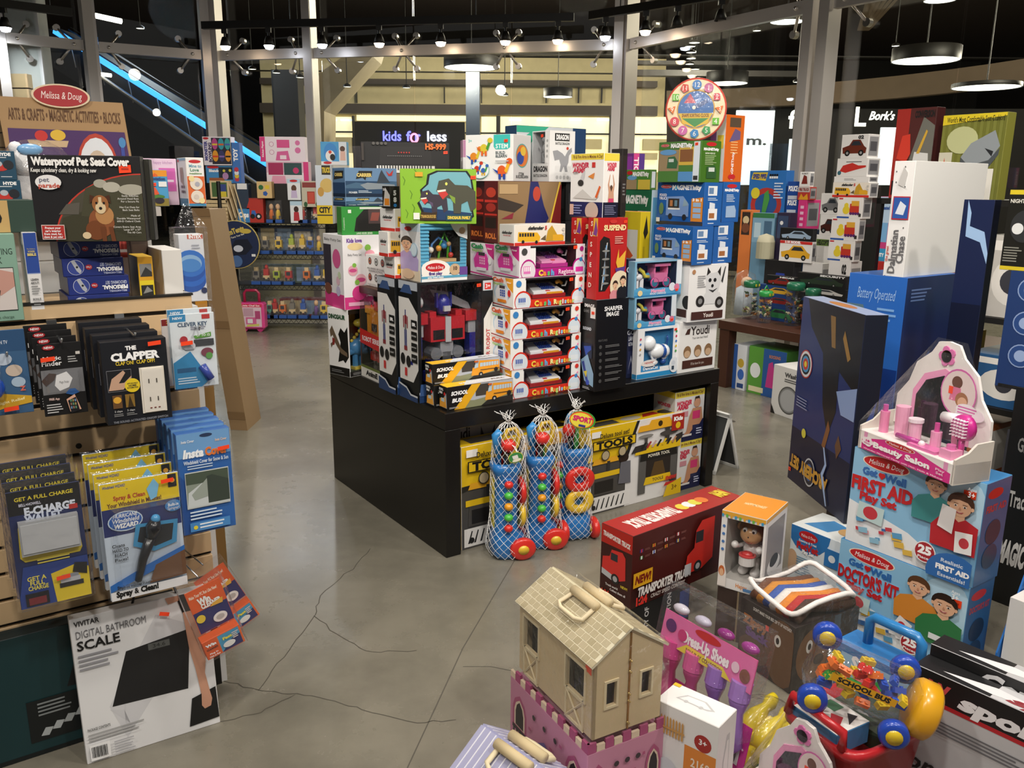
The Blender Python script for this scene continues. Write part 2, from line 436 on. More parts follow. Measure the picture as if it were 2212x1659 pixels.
# ------------------------------------------------------------------ ceiling and left wall
m,nt,b=new_mat('dark_ceiling');M['ceil']=m
n1=nt.nodes.new('ShaderNodeTexNoise');n1.inputs['Scale'].default_value=0.5
r1=nt.nodes.new('ShaderNodeValToRGB');r1.color_ramp.elements[0].color=col('#2c211a');r1.color_ramp.elements[1].color=col('#4a3a2f')
nt.links.new(n1.outputs['Fac'],r1.inputs[0]);nt.links.new(r1.outputs[0],b.inputs['Base Color']);b.inputs['Roughness'].default_value=0.9
c_=MB().box(-16,-4,6.3,18,34,6.4,'#333').obj('ceiling',M['ceil']);c_['kind']='structure'
def plain(name,c,rough=0.6,metal=0.0):
    m,nt,b=new_mat(name);b.inputs['Roughness'].default_value=rough;b.inputs['Metallic'].default_value=metal
    n=nt.nodes.new('ShaderNodeTexNoise');n.inputs['Scale'].default_value=6;n.inputs['Detail'].default_value=4
    r=nt.nodes.new('ShaderNodeValToRGB');k=col(c)
    r.color_ramp.elements[0].color=(k[0]*.86,k[1]*.86,k[2]*.86,1);r.color_ramp.elements[1].color=(min(1,k[0]*1.1),min(1,k[1]*1.1),min(1,k[2]*1.1),1)
    tc=nt.nodes.new('ShaderNodeTexCoord');nt.links.new(tc.outputs['Object'],n.inputs['Vector'])
    nt.links.new(n.outputs['Fac'],r.inputs[0]);nt.links.new(r.outputs[0],b.inputs['Base Color']);return m
M['white_wall']=plain('white_wall','#d2d2d0',0.8)
M['wood_slat']=plain('maple_laminate','#d3b48a',0.45)
m,nt,b=new_mat('brushed_steel');M['steel']=m
b.inputs['Metallic'].default_value=0.55;b.inputs['Roughness'].default_value=0.4;b.inputs['Base Color'].default_value=col('#cdc7c1')
n1=nt.nodes.new('ShaderNodeTexNoise');n1.inputs['Scale'].default_value=40;mp=nt.nodes.new('ShaderNodeMapping');mp.inputs['Scale'].default_value=(1,1,30)
tc=nt.nodes.new('ShaderNodeTexCoord');nt.links.new(tc.outputs['Object'],mp.inputs[0]);nt.links.new(mp.outputs[0],n1.inputs['Vector'])
bp=nt.nodes.new('ShaderNodeBump');bp.inputs['Strength'].default_value=0.03;nt.links.new(n1.outputs['Fac'],bp.inputs['Height']);nt.links.new(bp.outputs['Normal'],b.inputs['Normal'])
p=aty(88,100,9.9)
w_=MB().box(-9,9.9,0,p.x,10.1,6.3,'#bbb').obj('wall_left',M['white_wall']);w_['kind']='structure'
# maple slat boards on that wall
q1=aty(66,232,9.8)
for k in range(9):
    s_=MB().box(-7.5,9.8,2.62-k*.16,q1.x,9.9,2.765-k*.16,'#d8bd93').obj('slat_board',M['wood_slat'],w_)

# ------------------------------------------------------------------ glass front: steel posts, beams, spider fittings, panes
BEAM=3.1
def bm_(x,y):
    q=atz(x,y,BEAM);return Vector((q.x,q.y,0))
segs=[(bm_(213.6,101.7),bm_(434,118.7)),(bm_(478,120.4),bm_(658,115.3)),(bm_(680,115),bm_(1325,97)),(bm_(1365,95),bm_(1745,15))]
e3=G(6.4,4.62);e4=G(6.4,2.6)
segs.append((Vector((e3.x,e3.y,0)),Vector((e4.x,e4.y,0))))
segs.insert(0,(segs[0][0]+Vector((-.72,-.58,0)),segs[0][0]+Vector((-0.13,-0.1,0))))
def spider(par,p,t,n,sides=(-1,1)):
    s=MB()
    for sx in sides:
        for sz in(-1,1):
            a=p+n*0.03;bq=p+t*(0.13*sx)+Z*(0.17*sz)+n*-0.1
            s.tube([a,(a+bq)/2,bq],0.016,'#cfc9c2',6);s.ball(bq.x,bq.y,bq.z,0.038,'#e4e0da',8)
    s.cyl(0,0,0,0.001,0.001,'#ccc',4)if False else None
    return s.obj('spider_fitting','metal',par)
ti=0
for si,(p,q)in enumerate(segs):
    t=(q-p).normalized();n=Vector((t.y,-t.x,0));ang=math.atan2(t.y,t.x);L=(q-p).length
    # panes
    npn=3 if si==3 else(2 if si>=4 else 1)
    g=MB()
    for k in range(npn):
        a,c=L*k/npn+0.008,L*(k+1)/npn-0.008
        for z0,z1 in((0.02,BEAM-0.01),(BEAM+0.01,5.6)):
            pane=MB().box(a,0.16,z0,c,0.172,z1,'#fff');po=pane.obj(f'window_{ti+1}',M['glass'],None,p,ang);po['kind']='structure';ti+=1
    # beam
    bo=MB();bo.box(0,-0.03,BEAM-0.055,L,0.03,BEAM+0.055,'#c8c2bb')
    o=bo.obj(f'trim_{si+1}',M['steel'],None,p,ang);o['kind']='structure'
    sp=MB()
    spots=[0.1*1.0,L-0.1]if si!=3 else[0.1,L*0.31,L*0.655,L-0.1]
    for d in spots:
        bl=MB();bl.ball(d,-0.035,BEAM,0.02,'#e8e4de',8);bl.obj('bolt','metal',o)
        sd=(-1,1)if 0.2<d<L-0.2 else((1,)if d<0.2 else(-1,))
        s=MB()
        for sx in sd:
            for sz in(-1,1):
                a=Vector((d,0.02,BEAM));bq=Vector((d+0.13*sx,0.12,BEAM+0.18*sz))
                s.tube([a,bq],0.014,'#cfc9c2',6);s.cyl(bq.x,bq.z,bq.y-0.02,bq.y+0.03,0.035,'#e4e0da',10,'y')
        s.obj('spider_fitting','metal',o)
    # posts at both ends
    for e in((-0.06,L+0.06)if si<5 else(-0.06,L+0.06)):
        po=MB();po.box(e-0.05,-0.07,0,e+0.05,0.1,5.8,'#aaa')
        k=po.obj(f'trim_{10 + si*2 + (e > 0)}',M['steel'],None,p,ang);k['kind']='structure'

# ------------------------------------------------------------------ track rails and spot heads in view
M['bulb_warm']=emit_mat('lit_bulb_warm','#ffe2c0',22);M['bulb_cool']=emit_mat('lit_bulb_cool','#e8f0ff',26)
M['black']=plain('black_metal','#15130f',0.5)
TRZ=3.36;RAILS=[]
def rail(x0,y0,x1,y1,label):
    a,b=atz(x0,y0,TRZ),atz(x1,y1,TRZ);t=(b-a).normalized()
    r=MB();r.box(0,-0.03,-0.04,(b-a).length,0.03,0.04,'#111')
    o=r.obj('track_rail',M['black'],None,a,math.atan2(t.y,t.x));tag(o,label,'track rail')
    for k in(0.25,0.75):
        h=MB();d=(b-a).length*k;h.cyl(d,0,0.04,6.3-TRZ,0.006,'#222',6);h.obj('hanger_rod',M['black'],o)
    RAILS.append((a,b));return a,b,t
def lamp(x,y,label,cool=False,lit=True,watt=26,aim=None):
    p=atz(x,y,TRZ-0.2);best=None
    for ra,rb in RAILS:
        w=rb-ra;t=max(0,min(1,(p-ra).dot(w)/w.dot(w)));q=ra+w*t;dd=(Vector((q.x,q.y,0))-Vector((p.x,p.y,0))).length
        if best is None or dd<best[0]:best=(dd,q)
    p=best[1]
    e=empty('track_spotlight',(p.x,p.y,TRZ-0.04));tag(e,label,'spotlight','spotlights on the black ceiling tracks')
    h=MB();h.box(-0.03,-0.02,-0.05,0.03,0.02,0.0,'#111');h.cyl(0,0,-0.1,-0.05,0.012,'#111',8)
    h.lathe([(1e-4,-0.09),(0.03,-0.09),(0.045,-0.13),(0.062,-0.19),(0.055,-0.19),(0.04,-0.15),(1e-4,-0.14)],'#16130f',14);h.obj('housing',M['black'],e)
    if lit:
        bl=MB();bl.lathe([(1e-4,-0.235),(0.04,-0.225),(0.058,-0.19),(0.05,-0.16),(1e-4,-0.15)],'#fff',14)
        bl.obj('bulb',M['bulb_cool' if cool else 'bulb_warm'],e)
        spot('beam',(0,0,-0.26),Vector(aim or(0.0,-2.0,-3.0)),watt,2.0,0.9,0.06,(0.9,0.95,1.0)if cool else(1.0,0.88,0.74),e)
    return e
rail(437,55,1240,37,'long black track rail hung along the glass front');rail(1275,34,1560,-12,'short black track rail angled over the toy displays');rail(-40,2,155,27,'black track rail beside the white wall')
LMP='lit spotlight hanging from the long track rail'
for x,y,cool in[(459,85,0),(569,88,1),(686,86,1),(808,82,0),(940,77,0),(1083,74,0),(1199,71,0)]:
    lamp(x,y,('cool white ' if cool else 'warm ')+LMP,bool(cool))
lamp(1295,70,'cool white spotlight at the near end of the angled track',True);lamp(1360,52,'warm lit spotlight on the angled track rail')
lamp(1437,44,'unlit black spotlight turned away on the angled track',lit=False);lamp(1533,22,'unlit black spotlight turned away on the angled track',lit=False)
lamp(35,38,'bright cool spotlight in front of the white wall',True,aim=(-.25,0.5,-.9),watt=45)

# ------------------------------------------------------------------ the mall hall beyond the glass
def slab(name,mat,x0,y0,x1,y1,Y,dep=0.2,parent=None,c='#888'):
    a,b=aty(x0,y0,Y),aty(x1,y1,Y)
    return MB().box(min(a.x,b.x),Y,min(a.z,b.z),max(a.x,b.x),Y+dep,max(a.z,b.z),c).obj(name,mat,parent)
M['cream']=plain('cream_plaster','#d6c79a',0.7);M['brown']=plain('brown_fascia','#4b4137',0.6);M['dark']=plain('charcoal_panel','#24211f',0.6)
M['navy']=plain('navy_column','#1e2a3c',0.5);M['lit']=emit_mat('lit_shop_window','#fff3c4',0.95);M['litw']=emit_mat('lit_shop_window_cool','#e6f0f0',1.1)
M['lamp']=emit_mat('pendant_diffuser','#fffbe8',4.0);M['led']=emit_mat('blue_led','#3f9fff',2.2);M['neon']=emit_mat('blue_neon','#6a6bff',3.2);M['neonw']=emit_mat('white_neon','#dfe2ff',3.5);M['neonp']=emit_mat('pink_neon','#ff86b0',3.0)
def hall_light(x,y,z,w,c=(1,0.9,0.7),r=0.5):
    l=bpy.data.lights.new('hall_lamp','POINT');l.energy=w;l.shadow_soft_size=r;l.color=c
    o=bpy.data.objects.new('hall_lamp',l);o.location=(x,y,z);link(o)
hall_light(-1,18.5,3.9,420);hall_light(4,18,4.2,420);hall_light(9,12.5,3.8,700);hall_light(-6,16,4.6,160,(0.8,0.9,1));hall_light(1,13.5,4.6,260);hall_light(6,9,4.4,260)
# shop across the hall
s=empty('shopfront',(0,22,0));tag(s,'cream shopfront with lit yellow windows across the mall hall','shopfront');s.location=(0,0,0)
slab('wall',M['cream'],560,120,1420,536,22.3,0.3,s)
slab('fascia',M['brown'],560,222,1420,250,21.9,0.35,s)
slab('fascia',M['brown'],560,168,1420,188,21.9,0.35,s)
for x0,x1 in((690,762),(1040,1075),(1080,1320),(1360,1440)):slab('lit_window',M['lit'],x0,252,x1,372,22.1,0.1,s)
slab('lit_window',M['lit'],770,248,1010,262,22.1,0.1,s)
for x in(764,1076,1322,1357):slab('mullion',M['dark'],x-4,250,x+4,372,21.9,0.2,s)
slab('transom',M['dark'],690,286,1440,289,21.95,0.08,s)
for x in(640,700,770,960,1040,1180,1250,1300):slab('panel_joint',M['dark'],x-1,188,x+1,222,22.2,0.1,s)
for x0 in(700,735,1100,1160,1230,1290):slab('strip_light',M['litw'],x0,257,x0+26,261,22.0,0.1,s)
# shelves seen through the lit windows
for x0,y0,x1,y1,c in[(1365,330,1420,345,'#b08040'),(1100,300,1180,330,'#a08050'),(1240,300,1300,322,'#5a4a30'),(700,296,760,330,'#d89a2c'),(1390,300,1440,325,'#6a5538')]:
    slab('shop_shelf',M['cream'],x0,y0,x1,y1,21.85,0.2,s,c)
c2=slab('hall_column',M['navy'],1006,155,1036,400,19,0.5);tag(c2,'dark navy steel column in the mall hall','column')
for i,(x0,y0,x1,y1,Y)in enumerate([(440,112,2212,124,21),(440,150,1340,158,20.5),(1340,130,1800,142,20),(690,180,1330,186,21),(1360,150,1740,166,19)]):
    o=slab('roof_beam',M['dark'],x0,y0,x1,y1,Y,0.25);tag(o,['dark steel roof beam spanning the whole hall','dark roof beam behind the long track rail','dark roof beam above the shape clock','thin dark beam over the cream panels','dark beam under the right hand roof'][i],'beam','roof beams of the hall')
# grey panel with the neon sign
e=slab('sign_panel',M['dark'],765,262,1005,577,16.3,0.1);tag(e,'dark grey panel carrying the blue neon sign','panel')
sg=empty('neon_sign',aty(895,294,16.27));tag(sg,'blue neon sign reading kids for less','neon sign')
px=1800/16.1/1.0
def neon(txt,x,mat,w,hgt):
    mb=MB();art(mb,(x-w/2,0,-hgt/2),(1,0,0),(0,0,1),w,hgt,[T(0.5,0.5,1.0,txt,'#fff','b',w=1.0)]);mb.obj('neon_lettering',mat,sg)
neon('kids',-0.42,M['neon'],0.36,0.17);neon('f r',-0.02,M['neon'],0.26,0.17);neon('less',0.42,M['neonw'],0.38,0.17)
rb=MB();rb.tube([(0.0+.065*math.cos(t),0,-.035+.075*math.sin(t))for t in[i*math.pi/8 for i in range(16)]],0.02,'#fff',6,True);rb.obj('neon_ring',M['neonp'],sg)
# drum pendants: dark shade, bright disc
def pendant(x,y,w,Y,label,h=0.16):
    p=aty(x,y,Y);r=w/2/1800*Y
    e=empty('drum_pendant',p);tag(e,label,'pendant lamp','round pendant lamps of the hall')
    a=MB();a.lathe([(r,0),(r,h),(r*.3,h+.03),(1e-4,h+.03)],'#15130f',24);a.obj('shade',M['black'],e)
    d=MB();d.lathe([(1e-4,0.0),(r*.97,0.005)],'#fff',24);d.obj('diffuser',M['lamp'],e)
    c=MB();c.cyl(0,0,h,max(0.3,6.3-p.z),0.008,'#333',5);c.obj('cord',M['black'],e)
pendant(1018,147,112,14,'large drum pendant beside the navy column');pendant(1205,210,60,17,'small drum pendant before the cream panels')
pendant(1570,181,84,13,'wide pendant directly behind the shape clock');pendant(1999,132,130,11,'very wide pendant above the seat cushion box');pendant(1700,48,66,12,'bright pendant close to the paired steel posts',.05)
pendant(2030,2,60,10,'pendant at the very top over the right glass bay',.05);pendant(2130,190,130,10.5,'long pendant behind the right hand post',.05)
for i,(x,y)in enumerate([(1500,93),(1491,101),(1493,114),(1493,127),(1490,139),(1502,150),(1502,160),(1511,167)]):
    pendant(x,y,22-i,15+i*1.2,'small bright globe in the receding row of hall lamps',0.03)
for x,y in((545,150),(597,158),(648,168),(878,190),(303,62),(750,188),(1090,207),(1635,67),(1722,178),(1935,100)):
    pendant(x,y,16,15,'small round downlight in the dark hall roof',0.03)
# escalators
def incline(name,label,pts,Y,dep,mat,led=None):
    e=empty(name,(0,0,0));tag(e,label,'escalator')
    ps=[aty(x,y,Y)for x,y in pts]
    n=len(ps);vs=ps+[p+Vector((0,dep,0))for p in ps]
    mb=MB();mb.add(vs,[tuple(range(n)),tuple(range(n,2*n))[::-1]]+[(i,(i+1)%n,(i+1)%n+n,i+n)for i in range(n)],'#222');mb.obj('truss',mat,e)
    return e
es=incline('escalator','dark escalator with a blue light strip along its handrail',[(90,62),(130,62),(720,440),(960,590),(960,622),(860,622),(640,480),(90,130)],13.0,1.2,M['dark'])
def bar(par,name,mat,x0,y0,x1,y1,Y,r):
    mb=MB();mb.tube([aty(x0,y0,Y),aty(x1,y1,Y)],r,'#888',6);return mb.obj(name,mat,par)
bar(es,'light_strip',M['led'],118,67,700,432,12.9,0.045);bar(es,'handrail',M['black'],150,62,720,408,12.85,0.03);bar(es,'skirt_rail',M['steel'],210,160,640,455,12.85,0.03)
for k in range(9):
    x,y=150+k*62,86+k*38;bar(es,'balustrade_joint',M['steel'],x,y,x+14,y+60,12.88,0.008)
bar(es,'strip_lamp',M['lamp'],207,34,262,46,12.6,0.04);bar(es,'strip_lamp',M['lamp'],216,160,240,163,12.8,0.03)
M['soffit']=plain('beige_soffit','#b7a888',0.7)
incline('stair_soffit','beige sloping underside of the upper staircase',[(672,238),(672,170),(770,102),(812,98),(805,122),(700,240),(700,590),(672,590)],15.5,1.0,M['soffit'])
for x0,y0,x1,y1,Y in((585,150,650,330,17.5),):
    o=slab('hall_column',M['dark'],x0,y0,x1,y1,Y,0.5);tag(o,'black clad column left of the stairs','column')
# right hand shops behind the angled glass
def wall_pts(name,mat,pts,parent=None,dep=0.25):
    ps=[aty(x,y,Y)for x,y,Y in pts];n=len(ps);vs=ps+[p+Vector((0.05,dep,0))for p in ps]
    mb=MB();mb.add(vs,[tuple(range(n)),tuple(range(n,2*n))[::-1]]+[(i,(i+1)%n,(i+1)%n+n,i+n)for i in range(n)],'#777');return mb.obj(name,mat,parent)
s=empty('shopfront',(0,0,0));tag(s,'dark shopfront with white lettering and a bright window on the right','shopfront')
wall_pts('wall',M['dark'],[(1440,235,16),(2240,235,13),(2240,620,13),(1440,578,16)],s)
M['tanf']=plain('tan_fascia','#7d6a54',0.6)
for k in range(8):
    xa,xb=1440+k*100,1540+k*100
    def yy(x):return 208-0.00009*(x-1440)**2
    wall_pts('curved_fascia',M['tanf'],[(xa,yy(xa)-12-(xa-1440)*.02,15.4-k*.3),(xb,yy(xb)-12-(xb-1440)*.02,15.1-k*.3),(xb,yy(xb)+26,15.1-k*.3),(xa,yy(xa)+26,15.4-k*.3)],s)
slab('lit_window',M['litw'],1592,238,1662,400,13.9,0.05,s);slab('lit_window',M['litw'],1707,300,1728,420,13.8,0.05,s);slab('lit_window',M['litw'],1905,275,1930,400,13.2,0.05,s)
slab('door_panel',M['navy'],1664,310,1706,420,13.9,0.05,s)
def sign(txt,x,y,hpx,Y,mat,w=None,parent=s,name='sign_lettering',sh=0):
    p=aty(x,y,Y);k=Y/1800;mb=MB();H_=hpx*k
    art(mb,(p.x-1,Y,p.z-.5),(1,0,0),(0,0,1),2,1,[T(0.5,0.5,H_,txt,'#fff','b',w=(w*k/2 if w else None),sh=sh)]);return mb.obj(name,mat,parent)
sign('fi',1716,258,34,13.4,M['lamp']);sign('L',1858,252,36,13.0,M['lamp']);sign('c',1780,262,26,13.2,M['lamp']);sign("Bork's",1904,250,16,12.9,M['lamp'],52,sh=.3)
M['signblue']=plain('blue_sign','#4aa7c8',0.5);M['signgrey']=plain('grey_sign','#6c7480',0.5)
sign('o',1597,305,18,13.8,M['signblue'],14);sign('m.',1634,303,18,13.8,M['signgrey'],44)
for k in range(6):
    o=wall_pts('roof_slat',M['tanf'],[(1878+k*12,-5+0*k,12),(1884+k*12,-5,12),(1870-6+k*4,60,14),(1864-6+k*4,60,14)]);tag(o,'timber slat of the open ceiling grille','ceiling slat','timber ceiling slats')

# ================================================================== black display table and everything on and under it
TH=0.659
M['blackwood']=plain('black_laminate','#141210',0.35)
TW,TD=1.69,1.25
tb_=empty('display_table',G(1.692,2.955,0),YAW);tag(tb_,'black laminate open-front display table loaded with toys','table')
MB().box(0,0,TH-0.075,TW,TD,TH,'#111').obj('table_top',M['blackwood'],tb_,bevel=0.002)
MB().box(0,0,0,0.075,TD,TH-0.0755,'#111').obj('side_panel',M['blackwood'],tb_,bevel=0.002)
MB().box(TW-0.06,0,0,TW,TD,TH-0.0755,'#111').obj('side_panel',M['blackwood'],tb_,bevel=0.002)
MB().box(0.0755,TD-0.03,0,TW-0.0605,TD,TH-0.0755,'#111').obj('back_panel',M['blackwood'],tb_)

def person_art(cx,cy,s,skin,hair,top_,asp,bottom=None,sx=1.0):
    """simple printed figure: cx, cy = centre of head, s = head radius as share of height; asp = h / w"""
    k=asp
    return[P([(cx-.5*s*k,cy-1.2*s),(cx-1.5*s*k*sx,cy-1.7*s),(cx-2.0*s*k*sx,cy-2.6*s),(cx-1.9*s*k*sx,cy-4.6*s),(cx+1.9*s*k*sx,cy-4.6*s),(cx+2.0*s*k*sx,cy-2.6*s),(cx+1.5*s*k*sx,cy-1.7*s),(cx+.5*s*k,cy-1.2*s)],top_),P([(cx-.4*s*k,cy-.7*s),(cx-.42*s*k,cy-1.25*s),(cx,cy-1.6*s),(cx+.42*s*k,cy-1.25*s),(cx+.4*s*k,cy-.7*s)],skin),
    E(cx,cy+.28*s,1.0*s*k,1.08*s,hair),E(cx-.86*s*k,cy-.02*s,.14*s*k,.2*s,skin,8),E(cx+.86*s*k,cy-.02*s,.14*s*k,.2*s,skin,8),E(cx,cy-.08*s,.8*s*k,.95*s,skin),P([(cx-.84*s*k,cy+.1*s),(cx-.6*s*k,cy+.5*s),(cx-.1*s*k,cy+.62*s),(cx+.5*s*k,cy+.52*s),(cx+.84*s*k,cy+.1*s),(cx+.8*s*k,cy+.9*s),(cx,cy+1.25*s),(cx-.8*s*k,cy+.9*s)],hair),
    [[R(cx+e*.34*s*k-.17*s*k,cy+.2*s,cx+e*.34*s*k+.17*s*k,cy+.25*s,hair),E(cx+e*.34*s*k,cy+.02*s,.13*s*k,.1*s,'#f4efe9',10),E(cx+e*.34*s*k,cy+.01*s,.075*s*k,.085*s,'#2a1c14',8)]for e in(-1,1)],P([(cx-.1*s*k,cy-.3*s),(cx,cy-.02*s),(cx+.12*s*k,cy-.3*s),(cx,cy-.35*s)],'#c48e6e'),P([(cx-.32*s*k,cy-.5*s),(cx,cy-.56*s),(cx+.32*s*k,cy-.5*s),(cx+.16*s*k,cy-.68*s),(cx-.16*s*k,cy-.68*s)],'#b0484a'),P([(cx-.24*s*k,cy-.53*s),(cx,cy-.57*s),(cx+.24*s*k,cy-.53*s),(cx,cy-.61*s)],'#f6f2ee')]

# ---- toy register seen through the film
def toy_register(body,keys,base,hand):
    def f(tb,w,d,h):
        x0=-w*.32;x1=w*.36
        tb.add([(x0,.02,0),(x1,.02,0),(x1,d-.01,0),(x0,d-.01,0),(x0,.02,h*.18),(x1,.02,h*.18),(x1,d-.01,h*.3),(x0,d-.01,h*.3)],
        [(0,3,2,1),(4,5,6,7),(0,1,5,4),(1,2,6,5),(2,3,7,6),(3,0,4,7)],base)
        y0,y1,z0,z1=.025,d-.015,h*.2,h*.66
        tb.add([(x0+.01,y0,z0),(x1-.005,y0,z0),(x1-.01,y1,z0),(x0+.02,y1,z0),(x0+.01,y0,z0+h*.1),(x1-.005,y0,z0+h*.1),(x1-.02,y1,z1),(x0+.03,y1,z1)],
        [(0,3,2,1),(4,5,6,7),(0,1,5,4),(1,2,6,5),(2,3,7,6),(3,0,4,7)],body)
        for i in range(6):
            for j in range(4):
                t=.3+j*.16;yy=y0+(y1-y0)*t;zz=z0+h*.1+(z1-z0-h*.1)*t
                tb.cbox(-w*.04+i*w*.045,yy,zz,w*.034,d*.09,h*.07,keys)
        tb.cbox(w*.02,y0+.012,z0+h*.12,w*.08,.02,h*.04,'#d03030');tb.box(-w*.02,y0-.004,h*.1,w*.3,y0,h*.28,hand)
        tb.tube([(w*.24,d*.35,h*.72),(w*.32,d*.5,h*.78),(w*.4,d*.5,h*.62)],h*.1,hand,8)
        tb.tube([(w*.4,d*.5,h*.5),(w*.44,d*.4,h*.5),(w*.47,d*.4,h*.75)],.004,'#eee',5)
        tb.ball(-w*.42,d*.4,h*.55,h*.13,'#1d5a3c',8);tb.box(-w*.46,d*.3,.0,-w*.38,d*.6,h*.42,'#3a3550')
    return f
def cash_arts(pink):
    bg='#f3eef4' if pink else '#f4f4f0';ac='#d81f8c' if pink else '#f0a822';bar_='#b81f84' if pink else '#d9321f';reg='#e23aa6' if pink else '#eef1f4'
    A=[R(0,0,1,1,bg),P([(.0,.06),(1,0.0),(1,.04),(0,.1)],ac if pink else '#a3201c'),P([(.62,1),(1,1),(1,.52),(.75,.7)],ac),
    E(.47,.47,.36,.33,'#bcd9ef' if not pink else '#e7c9ea'),P([(.2,.25),(.75,.2),(.78,.5),(.68,.68),(.3,.72),(.16,.5)],reg),R(.36,.62,.62,.72,'#333'),
    [R(.4+i*.09,.36+j*.08,.46+i*.09,.42+j*.08,'#3558b8' if not pink else '#f6b3dc')for i in range(3)for j in range(3)],R(.3,.16,.7,.26,'#e88a2a' if not pink else '#e9e9ee'),
    E(.84,.5,.07,.12,'#d8281e' if not pink else '#f2f2f2'),T(.32,.9,.13,'Cash','#2f9a5a' if pink else '#e05a2a','h',w=.5),T(.34,.77,.07,'Register','#8cc63f','b',w=.46),T(.84,.86,.06,'New','#fff','b',w=.2)]
    B=[R(0,0,1,.27,bar_),R(0,0,.16,1,bg),R(.87,0,1,1,bg),R(.16,.93,.87,1,'#2a2326'),E(.13,.22,.115,.36,bar_),E(.13,.2,.105,.32,'#e9dfe6' if pink else '#dfe7ee'),R(.06,.12,.16,.36,'#c9d2dc' if not pink else '#e57ac0'),
    [R(.07+i*.025,.2,.085+i*.025,.34,'#3558b8' if not pink else '#fff')for i in range(4)],O(.07,.82,.11,'#3c86c8' if not pink else '#444'),E(.9,.25,.1,.3,bar_),E(.905,.23,.09,.26,'#dbe8f2'),R(.85,.1,.97,.26,'#e8eef2' if not pink else '#e23aa6'),
    O(.94,.85,.08,'#d9321f' if not pink else bar_),O(.93,.5,.07,'#3c86c8'),O(.95,.62,.03,'#f7b'),R(0,0,1,.02,bar_)]
    cs=['#ffd83c','#f5f5f5','#7bd14a','#8fd0f2']
    for i,ch in enumerate('Cash'):B.append(T(.31+i*.058,.13,.17,ch,['#f6d447','#f28f3a','#59c36a','#5bb4e8'][i],'h',ol='#fff'))
    if pink:B.append(T(.7,.14,.15,'Register','#f7d7ea','b',w=.26))
    else:
        for i,ch in enumerate('Register'):B.append(T(.565+i*.036,.14,.15,ch,['#f6f2a0','#f28f3a','#bfe07a','#fff','#8fd0f2','#f6d447','#f28f3a','#bfe07a'][i],'h'))
    return{'A':A,'B':B,'T':[R(0,0,1,1,'#26201f')]}
GR_C='cash register boxes stacked on the table'
zc=TH
for i,(C,xA,xB,yT)in enumerate([((1105,863),1063,1252,800.5),((1102.5,799.5),1061,1253,735.5),((1102,734),1061,1252.5,669.5),((1108.5,668.5),1063,1261,602.5)]):
    d=place(C,xA,xB,yT,zc)if i==0 else place(C,xA,xB,yT,zc,bplane=BX['cash0']['b']+(0.0 if i<3 else 0.012))
    carton(f'cash{i}',['white and red toy cash register box at the bottom, on the black table','white and red toy cash register box, second up in its stack','white and red toy cash register box, third up in its stack','white and red toy cash register box under the pink one'][i],'toy box',d,'#eee',cash_arts(False),GR_C,
    'cash_register_box',('B',.17,.27,.86,.93,d[3]*.75,'#241f22',toy_register('#eef0f2','#2c4a9c','#a8262a','#e8a62c')),('B',.8,.86));zc=top(f'cash{i}')
d=place((1121.5,600.5),1067,1262,532,zc,bplane=BX['cash0']['b']+.02)
carton('cashp','pink toy cash register box on top of the white register boxes','toy box',d,'#eee',cash_arts(True),GR_C,'cash_register_box',('B',.24,.27,.86,.95,d[3]*.75,'#2b2029',toy_register('#f0a2cf','#7a3c8e','#c43a96','#f29ccb')),('B',.84,.9))
d2=place((1068,596),1016,None,528,zc-.02,bplane=3.245,da=.3)
carton('cashp2','second pink cash register box tucked behind the first, side print showing','toy box',d2,'#eee',cash_arts(True),GR_C,'cash_register_box')
support('cashp2','plain carton standing behind the register stack',TH)

# ---- school bus boxes
def bus_art():
    B=[R(0,0,1,1,'#111'),P([(.2,0),(.42,1),(1,1),(1,0)],'#8f9270'),P([(.25,.35),(.45,1),(1,1),(1,.5),(.4,.3)],'#b9bfc9'),R(.42,.45,.62,.95,'#46413c'),P([(.1,0),(.26,0),(.5,1),(.36,1)],'#f2b51e'),
    P([(.5,0),(1,0),(1,.3),(.6,.22)],'#2b2926'),P([(.56,.22),(.58,.6),(.66,.66),(.68,.92),(.98,.86),(.99,.4),(.7,.22)],'#f3a42a'),R(.69,.62,.97,.8,'#bcd3e0'),[R(.735+k*.04,.6,.74+k*.04,.82,'#d98c1c')for k in range(6)],P([(.6,.56),(.66,.6),(.66,.8),(.61,.74)],'#bcd3e0'),
    O(.7,.25,.12,'#222'),O(.93,.4,.11,'#222'),O(.7,.25,.05,'#bbb'),R(.69,.45,.98,.48,'#333'),R(.6,.86,.66,.93,'#d9651c'),T(.17,.72,.15,'SCHOOL','#fff','h',w=.24,sh=.2),T(.13,.42,.15,'BUS','#fff','h',w=.14,sh=.2),LN(.02,.08,.2,.16,2,'#bbb')]
    A=[R(0,0,1,1,'#161310'),P([(.05,.1),(.9,.75),(.98,.1)],'#b8bdc4'),P([(.1,.1),(.15,.45),(.8,.55),(.95,.12)],'#f0a93a'),R(.3,.35,.7,.5,'#c3d6e0'),T(.32,.86,.09,'SCHOOL','#fff','h',w=.5),T(.3,.72,.09,'BUS','#fff','h',w=.34),O(.75,.7,.07,'#d42a2a')]
    Tt=[R(0,0,1,1,'#f6c22a'),P([(.25,0),(.4,1),(1,1),(1,0)],'#d8dde4'),T(.42,.5,.2,'SCHOOL BUS','#fff','h',w=.36,rot=180),T(.82,.5,.2,'PULL','#5a3c10','b',w=.2)]
    return{'A':A,'B':B,'T':Tt}
d=place((938,881),920.6,1085,833.6,TH);carton('bus2','school bus toy box lying under another bus box','toy box',d,'#222',bus_art(),'school bus boxes','bus_toy_box')
